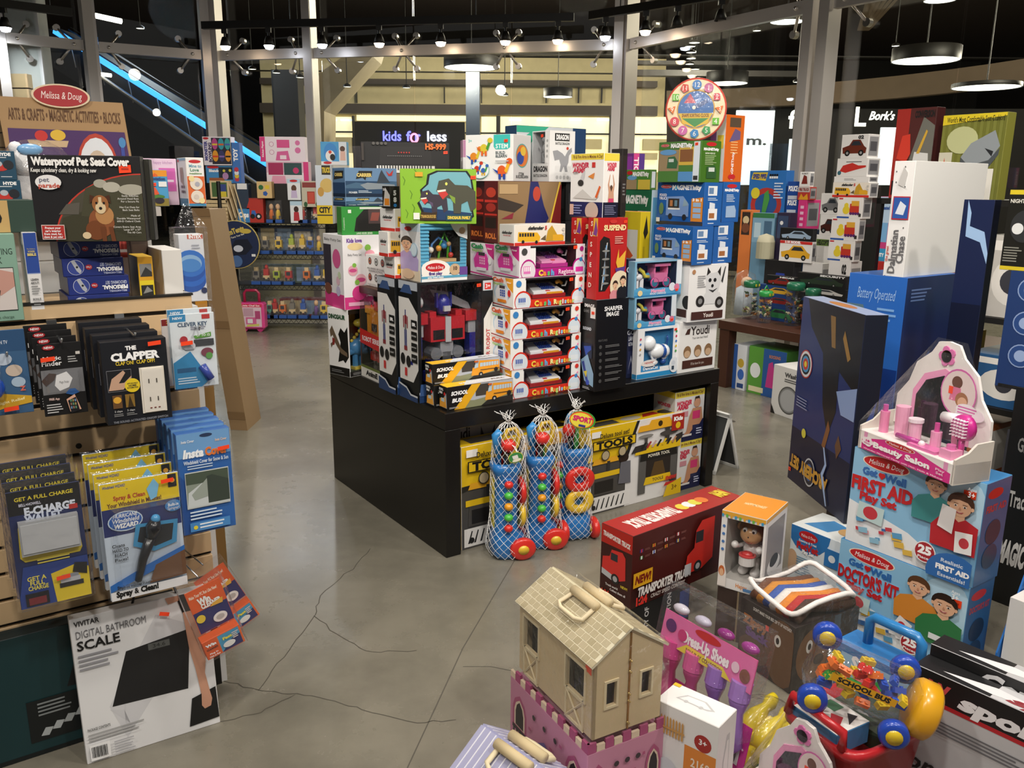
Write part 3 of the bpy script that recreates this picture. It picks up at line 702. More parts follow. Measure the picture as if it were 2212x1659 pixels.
d=place((934.5,833.6),918.7,1080,788,top('bus2'));carton('bus3','school bus toy box, the upper of two, against the robot box','toy box',d,'#222',bus_art(),'school bus boxes','bus_toy_box')
d=place((966,888.5),948.3,1108,837.5,TH,da=None);carton('bus1','school bus toy box standing alone at the table edge','toy box',(d[0],d[1],d[2],min(d[3],.075),d[4]),'#222',bus_art(),'school bus boxes','bus_toy_box')

# ---- big robot window boxes
def toy_robot(tb,w,d,h):
    S=h;red,blue,gr='#b3202a','#232a86','#8d9096';y=d*.5
    def bx(cx,z0,ww,hh,dd,c):tb.cbox(cx*S,y,z0*S,ww*S,dd*S,hh*S,c)
    for s in(-1,1):
        bx(s*.13,.05,.12,.1,.16,blue);bx(s*.12,.15,.1,.12,.12,blue);bx(s*.11,.27,.08,.07,.09,gr);tb.cyl(s*.12*S,.33*S,y-.07*S,y+.07*S,.06*S,'#6d7076',12,'y')
        bx(s*.27,.62,.13,.1,.14,red);bx(s*.29,.5,.09,.13,.1,'#9a9ca2');bx(s*.31,.3,.1,.2,.1,blue);tb.cyl(s*.32*S,.26*S,y-.05*S,y+.05*S,.045*S,blue,10,'y')
        bx(s*.1,.45,.17,.23,.17,red);tb.box(s*.1*S-.06*S,y-.09*S,.47*S,s*.1*S+.06*S,y-.085*S,.56*S,'#171717');bx(s*.14,.68,.07,.05,.1,red)
    bx(0,.3,.14,.14,.12,gr);bx(0,.44,.06,.24,.19,'#b0b2b6');bx(0,.24,.09,.1,.12,'#4a4c50')
    tb.lathe([(1e-4,.7*S),(.06*S,.7*S),(.07*S,.76*S),(.065*S,.83*S),(.03*S,.88*S),(1e-4,.88*S)],blue,10,'z',(0,y,0));bx(0,.73,.07,.05,.16,'#b9bbc0')
    for s in(-1,1):tb.cbox(s*.075*S,y,.76*S,.015*S,.04*S,.14*S,blue)
    tb.add([(-.12*S,y+.02,.93*S),(.05*S,y+.02,.9*S),(.3*S,y+.02,.78*S),(.34*S,y+.02,.7*S),(.22*S,y+.02,.74*S),(-.08*S,y+.02,.86*S)],[(0,1,2,3,4,5)],'#8b8f94')
    tb.lathe([(1e-4,-.06*S),(.05*S,-.05*S),(.05*S,.06*S),(1e-4,.07*S)],'#c9ccd0',10,'x',(-.3*S,y,.82*S))
def mini_robot(cx,cy,s,k):
    r,b='#8a2430','#26327a'
    return[R(cx-.09*s*k,cy+.1*s,cx+.09*s*k,cy+.3*s,r),R(cx-.04*s*k,cy+.3*s,cx+.04*s*k,cy+.42*s,b),R(cx-.2*s*k,cy+.02*s,cx-.12*s*k,cy+.28*s,r),R(cx+.12*s*k,cy+.02*s,cx+.2*s*k,cy+.28*s,r),
    R(cx-.07*s*k,cy-.02*s,cx+.07*s*k,cy+.1*s,'#777'),R(cx-.1*s*k,cy-.4*s,cx-.02*s*k,cy-.02*s,b),R(cx+.02*s*k,cy-.4*s,cx+.1*s*k,cy-.02*s,b),R(cx-.13*s*k,cy-.48*s,cx-.01*s*k,cy-.38*s,r),R(cx+.01*s*k,cy-.48*s,cx+.13*s*k,cy-.38*s,r)]
def robot_arts(asp):
    A=[R(0,0,1,1,'#0e1114'),P([(.0,.93),(1,.93),(1,1),(0,1)],'#bfc6cf'),P([(.08,.9),(.3,.97),(.6,.97),(.72,.9)],'#3b5687'),P([(0,.16),(0,.86),(.55,.86),(1,.74),(1,.28),(.72,.16)],'#eceae6'),
    mini_robot(.36,.6,.38,asp),E(.2,.34,.12,.05,'#1a1a1a'),E(.5,.33,.12,.05,'#1a1a1a'),R(.3,.2,.42,.27,'#c33'),[R(.68,.62-k*.095,.98,.69-k*.095,'#131313')for k in range(4)],
    T(.83,.655,.025,'IR','#fff','h',w=.18),T(.83,.56,.014,'SOUND','#ddd','b',w=.24),T(.83,.465,.012,'MOTION','#ddd','b',w=.24),T(.83,.37,.014,'LIGHT','#ddd','b',w=.22),
    P([(0,0),(1,0),(1,.05),(.6,.05),(.4,.1),(0,.12)],'#24406f'),P([(0,.115),(.4,.095),(.62,.045),(1,.045),(1,.06),(.64,.06),(.42,.11),(0,.13)],'#d7dbe2')]
    B=[R(0,0,.04,1,'#0e1114'),R(.84,0,1,1,'#0e1114'),R(0,0,1,.07,'#24406f'),R(0,.07,1,.09,'#d7dbe2'),R(.86,.9,.995,.985,'#c8ccd2'),R(.885,.91,.97,.965,'#d5332c'),T(.928,.938,.03,'3+','#fff','b'),
    P([(.87,.1),(.99,.1),(.99,.8),(.87,.66)],'#ece9e2'),T(.93,.4,.036,'SUPER ROBOT','#c8242a','b',rot=90),P([(.0,.06),(.1,.06),(.12,.16),(.02,.16)],'#3e5f96')]
    return{'A':A,'B':B,'T':[R(0,0,1,1,'#15181d')]}
d=place((897,874.6),(866,856),1066,611,TH)
d=place((906,872),866,1064,611.5,TH,yaw=0)
rob=d
carton('rob2','large red and blue robot in a black window box beside the school bus boxes','toy box',d,'#111519',robot_arts(1.6),'robot window boxes','robot_toy_box',('B',.04,.09,.84,.98,d[3]*.85,'#16222c',toy_robot),('B',.8,.95))
c1=d[0]+V*(d[3]+.012)-U*.012
carton('rob1','robot window box behind its twin, only its white side showing','toy box',(c1,d[1],d[2],d[3],d[4]),'#111519',robot_arts(1.6),'robot window boxes','robot_toy_box')
# orange robot series box
def toy_mech(tb,w,d,h):
    y=d*.5
    for s in(-1,1):
        tb.cbox(s*w*.16,y,h*.08,w*.2,d*.5,h*.12,'#b5352a');tb.cbox(s*w*.13,y,h*.2,w*.14,d*.4,h*.22,'#d9772a');tb.cbox(s*w*.34,y,h*.45,w*.16,d*.4,h*.28,'#e8a23a');tb.cbox(s*w*.36,y,h*.72,w*.22,d*.5,h*.1,'#f0b043')
    tb.cbox(0,y,h*.42,w*.4,d*.5,h*.34,'#e39434');tb.cbox(0,y,h*.78,w*.18,d*.35,h*.12,'#c9512c');tb.cbox(0,y-d*.28,h*.5,w*.2,.01,h*.1,'#333')
d=place((829,833),(781,811),None,629,TH,da=.12)
carton('mech','orange robot in a clear window box with a red banner','toy box',d,'#5a3b2c',{'A':[R(0,0,.04,1,'#5a3b2c'),R(0,0,1,.11,'#e9e7e0'),R(0,.11,1,.14,'#6c7a3c'),P([(.0,.38),(1,.34),(1,.5),(0,.54)],'#cf2f2a'),T(.5,.44,.05,'ROBOT SERIES','#fff','b',w=.8),T(.5,.065,.05,'AnimE','#222','h',w=.5),R(0,.94,1,1,'#3a2620')]},name='robot_toy_box',win=('A',.04,.14,.96,.93,.09,'#3a3a30',toy_mech),sticker=('A',.6,.82,.016))
# dinosaur box (white side, dark window side)
def toy_dino(c1,c2):
    def f(tb,w,d,h):
        y=d*.5
        tb.ball(0,y,h*.38,h*.16,c1,12,1.3,.8,1);tb.tube([(w*.1,y,h*.42),(w*.24,y,h*.62),(w*.16,y,h*.78)],h*.09,c1,8);tb.ball(w*.1,y,h*.8,h*.1,c2,10,1.4,.9,.8)
        tb.tube([(-w*.1,y,h*.36),(-w*.32,y,h*.3),(-w*.44,y,h*.42)],h*.07,c1,8,rr=[h*.1,h*.06,h*.02])
        for s in(-1,1):tb.cyl(s*w*.1,y,.0,h*.3,h*.06,c1,8);tb.cbox(s*w*.12,y-d*.1,0,h*.16,d*.4,h*.05,c2)
        for k in range(5):tb.ball(-w*.2+k*w*.09,y,h*(.5+.05*k),h*.035,c2,6)
    return f
d=place((756.5,815.5),(713,806),836,670,TH)
d=(d[0],d[1],.2,d[3],d[4])
carton('dino','white box with a roaring dinosaur head, at the table corner','toy box',d,'#eee',{'A':[R(0,0,1,1,'#f2f1ef'),R(0,0,1,.13,'#141210'),P([(.45,.2),(.6,.5),(.5,.62),(.62,.72),(.8,.66),(.95,.75),(.98,.3),(.8,.2),(.7,.24)],'#14120f'),
P([(.08,.66),(.2,.74),(.38,.6),(.62,.42),(.9,.36),(.92,.3),(.6,.34),(.3,.5),(.22,.46),(.14,.4),(.1,.46),(.3,.52),(.22,.6),(.12,.56)],'#6b5a47'),P([(.2,.56),(.33,.54),(.3,.46),(.2,.44)],'#8a2f2a'),T(.45,.88,.06,'DINOSAUR','#1f4d2a','h',w=.8),LN(.12,.04,.85,.09,2,'#777')],
'B':[R(0,0,1,.08,'#141210'),R(0,.93,1,1,'#141210'),LN(.1,.02,.5,.06,2,'#888')]},name='dinosaur_toy_box',win=('B',.02,.08,.98,.93,.1,'#22301c',toy_dino('#4a86b8','#d8c24a')))
# baby potty set on the dinosaur box
pk='#e0408f'
d=place((745,666.4),704,826,509,top('dino'),bplane=BX['dino']['b']+.004)
carton('potty','tall white and pink baby potty box on the dinosaur box','toy box',d,'#f4f2f4',{'A':[R(0,0,1,1,'#f3f2f4'),R(.0,.3,.4,.86,'#3a3540'),R(0,0,1,.2,pk),T(.5,.93,.035,'Baby Potty Set','#333','r',w=.86),E(.68,.68,.2,.13,'#e0629c'),O(.72,.38,.06,'#ecc3d2'),O(.8,.46,.05,'#d3e3bd'),O(.72,.24,.07,'#cfc6e6'),E(.2,.25,.18,.08,'#7a4a3a')],
'B':[R(0,0,1,1,'#f4f2f4'),R(0,0,1,.17,pk),T(.3,.93,.05,'Kids love','#7a4fa3','h',w=.4),E(.32,.85,.2,.05,'#f0d9a0'),T(.3,.74,.03,'Baby Potty Set','#444','r',w=.36),O(.65,.83,.045,'#86c04a'),E(.7,.74,.13,.06,'#eaa4b4'),O(.24,.53,.07,'#e9adbb'),E(.24,.53,.1,.025,'#d4518e'),O(.28,.6,.03,'#86c04a'),O(.44,.4,.08,'#eab3bf'),E(.44,.4,.12,.03,'#c84483'),O(.34,.37,.035,'#86c04a'),O(.38,.22,.1,'#e0408f'),R(.1,.05,.5,.1,'#f0b8d4')]},name='potty_toy_box')
# rolling wheel carton, on a plain one
d=place((838,634),781.5,None,556,top('mech')+.001,bplane=3.572,da=.13,db=.235)
carton('wheels','white box printed with six black and orange stunt wheels','toy box',d,'#f2f1ef',{'A':[R(0,0,1,1,'#f2f1ef'),[[O(.2+i*.3,y,.12,'#2a2624'),O(.2+i*.3,y,.085,c),O(.2+i*.3,y,.05,'#2a2624')]for y in(.8,.3)for i,c in enumerate(('#d8622e','#e0e0e0','#b8402c'))],T(.5,.58,.05,'ALL KINDS OF COOL','#333','b',w=.8),T(.5,.5,.05,'ROLLING ACTION','#333','b',w=.66),R(.6,.3,.9,.4,'#e8823a'),LN(.1,.05,.6,.1,2,'#aaa')]},name='stunt_wheel_box')

# ---- bead maze box on the robot box
def toy_maze(tb,w,d,h):
    y=d*.5
    tb.box(-w*.42,d*.1,0,w*.42,d*.9,h*.1,'#c9a877')
    tb.tube([(w*.0,y,h*.08),(w*.05,y,h*.5),(w*.2,y,h*.9),(w*.32,y,h*.6),(w*.3,y,h*.08)],.006,'#58c23a',6);tb.tube([(-w*.3,y,h*.08),(-w*.2,y,h*.55),(0,y,h*.75),(w*.38,y,h*.5),(w*.4,y,h*.1)],.006,'#3f78b8',6)
    tb.ball(w*.12,y-d*.15,h*.5,h*.11,'#3f86bf',10);tb.ball(w*.28,y-d*.15,h*.55,h*.08,'#d8b07a',10);tb.ball(-w*.05,y-d*.15,h*.42,h*.1,'#e0962e',10);tb.ball(-w*.3,y-d*.15,h*.38,h*.1,'#e8e4dc',10);tb.ball(w*.34,y-d*.15,h*.2,h*.09,'#b83a34',10)
d=place((908.7,610.8),866.5,1007.5,483.3,top('rob2'),bplane=BX['rob2']['b']+.01)
carton('maze','blue striped bead maze box with a toddler on its side, resting on the robot box','toy box',d,'#e9e6e0',{'A':[R(0,0,1,1,'#e4e6e8'),R(0,.86,1,1,'#c9dcea'),E(.42,.9,.18,.04,'#c4242a'),R(0,0,1,.2,'#e9d9bf'),person_art(.34,.64,.1,'#e8b896','#2a1c16','#b9a7d6',2.9),E(.74,.55,.16,.12,'#a9c9de'),E(.74,.55,.14,.1,'#cfe3ee'),E(.42,.12,.3,.09,'#e8c7a6')],
'B':[R(0,0,1,1,'#4f9fc4')]+[R(0,.06*k,1,.06*k+.03,'#62aed0')for k in range(17)]+[R(0,0,1,.12,'#eef2f4'),E(.3,.2,.33,.18,'#f4f1ea'),E(.3,.25,.21,.075,'#c4242a'),T(.3,.25,.05,'Melissa & Doug','#fff','r',w=.34,sh=.25),T(.3,.145,.05,'first play','#5a4a8e','h',w=.28),R(0,.06,1,.1,'#5aa7c8'),T(.3,.08,.035,'pets bead maze','#fff','b',w=.34),E(.72,.2,.12,.1,'#cdb08c'),T(.72,.22,.06,'10','#5a3f2a','h'),R(.82,.1,1,.24,'#6a4a96'),E(.98,.98,.36,.3,'#e9edf0')if False else P([(.62,1),(1,1),(1,.72),(.8,.78),(.68,.9)],'#edf0f0'),E(.88,.87,.07,.06,'#c9a98a')]},name='bead_maze_box',win=('B',.18,.33,.86,.88,d[3]*.6,'#2e2a20',toy_maze),sticker=('B',.93,.97))
# ---- tyrannosaurus box, nearly facing the camera
d=place((866,478),858,1029,364,top('maze'),bplane=BX['maze']['b']+.05,yaw=-32,db=.1)
def trex(cx,cy,s,k,c1,c2,c3):
    return[P([(cx-.5*s*k,cy+.1*s),(cx-.42*s*k,cy+.42*s),(cx-.1*s*k,cy+.5*s),(cx+.1*s*k,cy+.3*s),(cx+.5*s*k,cy+.28*s),(cx+.75*s*k,cy+.1*s),(cx+.8*s*k,cy-.4*s),(cx+.6*s*k,cy-.55*s),(cx+.5*s*k,cy-.2*s),(cx+.3*s*k,cy-.3*s),(cx+.28*s*k,cy-.6*s),(cx+.05*s*k,cy-.6*s),(cx+.02*s*k,cy-.15*s),(cx-.15*s*k,cy-.1*s),(cx-.3*s*k,cy-.2*s),(cx-.2*s*k,cy+.08*s)],c1),
    P([(cx-.45*s*k,cy+.05*s),(cx-.2*s*k,cy+.1*s),(cx-.12*s*k,cy+.0*s),(cx-.3*s*k,cy-.16*s)],'#c43a34'),P([(cx-.48*s*k,cy+.12*s),(cx-.2*s*k,cy+.16*s),(cx-.2*s*k,cy+.1*s),(cx-.45*s*k,cy+.06*s)],'#efe9d8'),E(cx-.18*s*k,cy+.33*s,.04*s*k,.05*s,'#e8e06a',8),P([(cx-.1*s*k,cy),(cx+.1*s*k,cy-.1*s),(cx+.1*s*k,cy-.3*s),(cx,cy-.2*s)],c2)]
k=d[4]/d[2]
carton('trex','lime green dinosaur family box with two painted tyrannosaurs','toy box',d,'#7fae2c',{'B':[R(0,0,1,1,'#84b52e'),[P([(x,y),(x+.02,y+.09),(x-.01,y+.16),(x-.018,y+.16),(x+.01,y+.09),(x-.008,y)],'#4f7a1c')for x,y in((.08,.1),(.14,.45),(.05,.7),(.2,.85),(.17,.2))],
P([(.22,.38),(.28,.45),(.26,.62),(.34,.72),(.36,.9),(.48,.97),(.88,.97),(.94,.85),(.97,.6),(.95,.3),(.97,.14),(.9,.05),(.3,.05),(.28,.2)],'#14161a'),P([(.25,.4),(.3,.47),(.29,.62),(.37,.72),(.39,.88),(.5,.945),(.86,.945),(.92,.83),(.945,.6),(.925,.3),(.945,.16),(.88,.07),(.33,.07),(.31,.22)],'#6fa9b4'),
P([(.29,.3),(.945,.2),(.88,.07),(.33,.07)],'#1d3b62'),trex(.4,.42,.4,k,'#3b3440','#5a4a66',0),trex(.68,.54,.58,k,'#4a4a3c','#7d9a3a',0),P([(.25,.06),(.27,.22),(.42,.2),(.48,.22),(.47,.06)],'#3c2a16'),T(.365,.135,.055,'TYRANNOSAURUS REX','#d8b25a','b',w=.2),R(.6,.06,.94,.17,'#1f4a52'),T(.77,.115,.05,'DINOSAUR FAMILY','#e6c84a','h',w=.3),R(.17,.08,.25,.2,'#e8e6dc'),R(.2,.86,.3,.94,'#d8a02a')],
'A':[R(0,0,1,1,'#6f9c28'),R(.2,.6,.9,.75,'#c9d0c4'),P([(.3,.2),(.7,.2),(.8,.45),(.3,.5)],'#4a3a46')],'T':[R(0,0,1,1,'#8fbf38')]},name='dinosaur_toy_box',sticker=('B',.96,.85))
# ---- small white transforming-bus cartons left of it
def defbox(n='',wide=False):
    B=[R(0,0,1,1,'#ece4d6'),R(0,0,1,.16,'#d2342a'),P([(.06,.22),(.07,.66),(.44,.62),(.5,.4),(.48,.18),(.1,.2)],'#eab32a'),[R(.09+k*.05,.44,.125+k*.05,.6,'#2a2a30')for k in range(6)],O(.16,.2,.08,'#222'),O(.42,.17,.08,'#222'),P([(.6,.2),(.64,.7),(.72,.95),(.78,.7),(.9,.2)],'#c79a2c'),P([(.5,.3),(.6,.5),(.6,.25)],'#6a5a3a'),R(.74,.2,.96,.5,'#e0a82a'),T(.4,.84,.14,'defender','#333','h',w=.3,sh=.2),T(.6,.84,.16,'5','#c33','h'),O(.95,.75,.08,'#c9c4ba'),O(.95,.52,.08,'#c9c4ba')]
    A=[R(0,0,1,1,'#f0efec'),R(0,0,1,.14,'#d2342a'),T(.5,.62,.13,'defender','#444','h',w=.66,sh=.2),T(.5,.48,.05,'TRANSFORM','#c44','b',w=.5)]
    return{'A':A,'B':B,'T':[R(0,0,1,1,'#e9e5de')]}
bl=3.364
d=place((853,600),831,None,555,top('rob1'),bplane=bl,da=.2);z_=d[0].z
carton('d3','white transforming bus box at the bottom of the small stack','toy box',d,'#f0efec',defbox(),'small transforming bus boxes','bus_toy_box')
d=place((838.7,551),819,None,501,top('d3'),bplane=bl+.0,da=.2);carton('d2','white transforming bus box in the middle of the small stack','toy box',d,'#f0efec',defbox(),'small transforming bus boxes','bus_toy_box')
d=place((853.6,500),822,None,451,top('d2'),bplane=bl,da=.2);carton('d1','white transforming bus box on top of the small stack','toy box',d,'#f0efec',defbox(),'small transforming bus boxes','bus_toy_box')
d=place((843,449),826.5,864,402,top('d1'),bplane=bl+.01);carton('crane','small black box with an orange crane truck','toy box',d,'#17150f',{'A':[P([(.1,.1),(.4,.95),(1,.6),(1,.1)],'#c9c6c0'),R(.3,.15,.9,.45,'#e08a2a'),T(.3,.85,.1,'CRANE','#fff','b',w=.4)],'B':[T(.5,.7,.2,'5','#ddd','h'),T(.5,.4,.2,'8','#ddd','h'),O(.5,.15,.08,'#2f7fc8')]},name='truck_toy_box')
# ---- green car box and carrier boxes behind the potty box
d=place((739,509),729,826,447,top('potty'),bplane=BX['potty']['b']+.03,yaw=-8)
carton('gcar','green vehicle window box on the baby potty box','toy box',d,'#2f8a35',{'A':[R(0,0,1,1,'#2f8a35')],'B':[R(0,0,1,1,'#2f8f38'),P([(.3,.12),(.36,.6),(.55,.9),(1,.95),(1,.12)],'#161614'),R(.66,.4,.98,.95,'#4a3a3a'),P([(.7,.5),(.9,.5),(.95,.8),(.75,.8)],'#8a4a40'),R(.45,.92,1,1,'#d7dccd'),R(.16,.78,.24,.9,'#dfe8d8'),T(.55,.06,.06,'LAND RIDER SERIES','#dfeed8','b',w=.4),T(.05,.4,.06,'Competitive','#cfe6c8','r',rot=90,w=.3)]},name='vehicle_toy_box')
def carrier_arts():
    B=[R(0,0,1,1,'#6d8fb3'),R(0,0,1,.55,'#2d4a6a'),P([(.0,.4),(.2,.5),(.5,.45),(1,.55),(1,.3),(0,.3)],'#4a6a86'),R(0,0,1,.12,'#182a42'),P([(.28,.42),(.42,.5),(.95,.44),(.98,.3),(.4,.26)],'#8d979f'),P([(.6,.48),(.66,.8),(.7,.95),(.74,.82),(.86,.5)],'#3c4650'),P([(.2,.62),(.26,.9),(.52,.9),(.5,.7),(.4,.68),(.38,.58),(.33,.67)],'#2b2a26'),T(.36,.76,.11,'CARRIER','#e8cf7a','h',w=.28),P([(.78,.92),(.85,.8),(.93,.95),(.9,.75),(.83,.74)],'#c23a34'),T(.14,.16,.06,'PIONEER','#e8eef4','b',w=.16),T(.85,.07,.06,'INFINITE POWER','#e8eef4','b',w=.24),LN(.24,.14,.5,.24,2,'#c9d6e4')]
    A=[R(0,0,1,1,'#5f82a8'),R(0,0,1,.5,'#29456a'),P([(.1,.6),(.2,.9),(.9,.9),(.85,.65)],'#2b2a26'),T(.5,.77,.1,'CARRIER','#e8cf7a','h',w=.6),R(0,0,1,.12,'#182a42')]
    return{'A':A,'B':B,'T':[R(0,0,1,1,'#7f9dbf')]}
d=place((747,448),720,845,437,top('gcar')-.0,bplane=BX['gcar']['b']+.06,h=.06)
carton('car2','flat blue warship box lying under its twin','toy box',(d[0],d[1],d[2],d[3],.045),'#7f9dbf',carrier_arts(),'warship boxes','warship_toy_box')
d=place((747,436),720,858,362,top('car2'),bplane=BX['car2']['b'])
carton('car1','blue warship carrier box with a grey aircraft carrier at sea','toy box',d,'#7f9dbf',carrier_arts(),'warship boxes','warship_toy_box')
# keyboard carton behind
d=place((781,361),770,971,305,top('car1')-.02,bplane=BX['car1']['b']+.19,yaw=-24,db=.12)
carton('keys','long black electronic keyboard box lettered in orange','toy box',d,'#100e0d',{'B':[R(0,0,1,1,'#121010'),P([(.2,.3),(.22,.85),(.78,.85),(.8,.3)],'#1f1c1c'),R(.17,.0,.83,.24,'#dcd9d2'),[R(.19+k*.031,.1,.203+k*.031,.24,'#111')for k in range(20)],[O(.42+k*.03,.66,.025,'#c0302a',8)for k in range(5)],[O(.3+k*.022,.55,.015,'#8a8a8a',6)for k in range(18)],[O(.14+.045*k,.94,.05,'#5a5652',10)for k in range(4)],T(.84,.86,.17,'HS-999','#e8762c','h',w=.24),R(.0,.4,.03,.95,'#3a322c')],'A':[R(0,0,1,1,'#191513'),R(.2,.2,.6,.8,'#3a2a20')]},name='keyboard_box',sticker=('B',.955,.68))
d=place((1000,361),971,1006,302,top('car1')-.02,bplane=BX['keys']['b']+.02,yaw=-24,db=.08)
d=(d[0],d[1],.1,.1,d[4]);carton('pinkb','pink and white ball toy box behind the keyboard box','toy box',d,'#e7e2e4',{'B':[R(0,0,1,.5,'#efedee'),R(0,.5,1,1,'#c487ae'),E(.5,.24,.3,.16,'#222'),E(.42,.28,.1,.1,'#f2f2f2')],'A':[R(0,0,1,.5,'#efedee'),R(0,.5,1,1,'#c487ae'),E(.5,.24,.3,.16,'#222'),E(.6,.28,.12,.1,'#f2f2f2')]},name='ball_toy_box')
support('keys','brown carton carrying the keyboard box',TH);support('pinkb','narrow brown carton under the ball toy box',TH)
# ---- black launcher box, hanging-balance game boxes
d=place((1283,847),(1253.4,837),1351,649,TH)
d=place((1283,847),1253.4,1351,649,TH)
carton('sharp','tall black launcher game box with white lettering','toy box',d,'#0d0c0c',{'B':[R(0,0,1,1,'#0e0d0d'),T(.52,.9,.045,'SHARPER','#fff','b',w=.56),T(.5,.84,.045,'IMAGE','#fff','b',w=.4),T(.22,.56,.022,'FEATURES','#666','r',w=.28)]+[[O(.15,.49-k*.075,.022,'#4a4a4a',8),LN(.3,.475-k*.075,.85,.505-k*.075,2,'#777')]for k in range(6)],
'A':[R(0,0,1,1,'#121110'),T(.5,.93,.035,'IMAGE','#fff','b',w=.7),T(.3,.87,.03,'GAME','#777','b',w=.4),R(.6,.8,.95,.92,'#e8e6e2'),R(.05,.5,.98,.78,'#1c1a1a'),T(.4,.68,.03,'ROUND','#cfd4dc','h',w=.6),R(.05,.36,.8,.52,'#101a38'),P([(.2,.48),(.7,.5),(.75,.46),(.5,.42),(.4,.36)],'#2f4fb0'),P([(0,.32),(.5,.4),(.95,.2),(.95,.05),(.3,.1)],'#8fb3d0'),P([(.1,.3),(.25,.32),(.6,.1),(.5,.05)],'#2b3f96'),O(.55,.09,.03,'#3048b8'),P([(.25,.2),(.5,.22),(.45,.14)],'#e6cf3a'),LN(.2,.01,.8,.04,2,'#ccc')],'T':[R(0,0,1,1,'#7fa3b4')]},name='launcher_game_box',sticker=('A',.8,.86,.02))
def suspend_arts():
    Bt=[R(0,0,1,1,'#b8201f'),P([(.08,.1),(.08,.72),(.2,.78),(.4,.75),(.45,.6),(.48,.2),(.3,.1)],'#1c1a17'),[P([(.16+.05*k,.12+.06*k),(.19+.05*k,.12+.06*k),(.34-.03*k,.7-.03*k),(.31-.03*k,.7-.03*k)],c)for k,c in enumerate(('#cfcfcf','#4a8fc8','#8e8e8e','#3a3a3a'))],[E(.28,.2+k*.1,.13,.014,'#8a8a86',10)for k in range(5)],
    E(.5,.955,.12,.025,'#c8332e'),T(.56,.88,.06,'SUSPEND','#f0d9a0','h',w=.74),LN(.56,.68,.86,.78,4,'#e6b0a0'),P([(.62,.45),(.7,.62),(.72,.5),(.95,.6),(.9,.4),(.7,.36)],'#e6b23a'),P([(.6,.38),(.95,.4),(.9,.3),(.65,.3)],'#5a3a86'),E(.78,.16,.34,.19,'#e8d9b8'),person_art(.62,.17,.045,'#e8bd98','#3a2418','#d98c94',2.0),person_art(.86,.22,.05,'#e8bd98','#2a1c14','#1b1b1f',2.0)]
    At=[R(0,0,1,1,'#b8201f'),R(.55,.78,1,1,'#e2b33a'),P([(.55,.8),(.8,.98),(1,.85),(.9,.78)],'#7a3d8e')]+[T(.4,.93-i*.125,.055,ch,'#f2ead8','b')for i,ch in enumerate('SUSPEND')]
    return{'A':At,'B':Bt,'T':[R(0,0,1,1,'#b8201f')]}
d=place((1287,641),1266,1350,471,top('sharp'),bplane=BX['sharp']['b']+.008)
carton('susp1','red balancing game box standing on the black launcher box','game box',d,'#b8201f',suspend_arts(),'red balancing game boxes','balance_game_box',sticker=('B',.9,.95,.018))
d=place((1252,641),1231,None,471,TH+.47,bplane=BX['susp1']['b']+.115,da=.12)
carton('susp2','red balancing game box half hidden behind its twin','game box',d,'#b8201f',suspend_arts(),'red balancing game boxes','balance_game_box');support('susp2','narrow carton beneath the hidden red game box',TH,'#222020')
def wonder_arts(front='A'):
    F=[R(0,0,1,1,'#ecebea'),R(0,0,1,.24,'#1f2458'),R(0,.9,1,1,'#e9d24a'),T(.52,.95,.05,'Fit & Firm Arms in Minutes A Day!','#6a2a2a','b',w=.9),T(.3,.82,.07,'WONDER','#c8324e','h',w=.5,sh=.2),T(.26,.74,.07,'ARMS','#c8324e','h',w=.36,sh=.2),R(.66,.78,.76,.86,'#c8302a'),P([(.25,.5),(.36,.68),(.46,.74),(.44,.62),(.34,.5)],'#c9c9cc'),E(.33,.54,.09,.05,'#2a2a2a'),P([(.55,.64),(.75,.7),(.72,.6)],'#e08a3c'),P([(.1,.3),(.4,.44),(.7,.3),(.9,.34),(.8,.28)],'#cfcdca'),P([(.78,.32),(.9,.5),(.94,.48),(.84,.3)],'#e0662e'),LN(.1,.68,.3,.72,2,'#999'),LN(.05,.04,.4,.2,4,'#8a90c0'),R(.02,.03,.14,.2,'#d8b0a0'),E(.7,.1,.2,.14,'#c9b3a6')]
    S=[R(0,0,1,1,'#eae7e2'),R(0,0,1,.24,'#14162e'),R(0,.88,1,1,'#e9d24a'),T(.5,.82,.06,'WONDER','#c8324e','h',w=.6,sh=.2),T(.46,.76,.06,'ARMS','#c8324e','h',w=.44,sh=.2),E(.5,.44,.1,.07,'#5a4030'),P([(.3,.24),(.34,.4),(.28,.52),(.4,.68),(.42,.66),(.36,.52),(.5,.4),(.64,.52),(.58,.66),(.6,.68),(.72,.52),(.66,.4),(.7,.24)],'#c8977a'),R(.34,.24,.66,.3,'#d0406a'),LN(.1,.04,.85,.2,6,'#777a9a')]
    return({'A':F,'B':S}if front=='A' else{'A':S,'B':F})|{'T':[R(0,0,1,1,'#e9d24a')]}
d=place((1301,469),1231,1334,330,top('susp1'),bplane=BX['susp1']['b']+.01)
carton('wond','white and yellow arm exerciser box on the red game boxes','product box',d,'#ecebea',wonder_arts('A'),'arm exerciser boxes','exerciser_box')
d=place((1340,469),1320,1351,321,top('susp1'),bplane=BX['wond']['b']+.14)
carton('wondb','dark box peeking out behind the yellow topped exerciser box','product box',(d[0],d[1],d[2],.08,d[4]),'#1c1614',{'A':[R(.1,.5,.9,.9,'#3a2c26')],'B':[R(.1,.2,.9,.9,'#2e2522'),LN(.2,.3,.8,.5,4,'#777')]},name='product_box');support('wondb','carton stacked behind the launcher box',TH,'#2b2624')
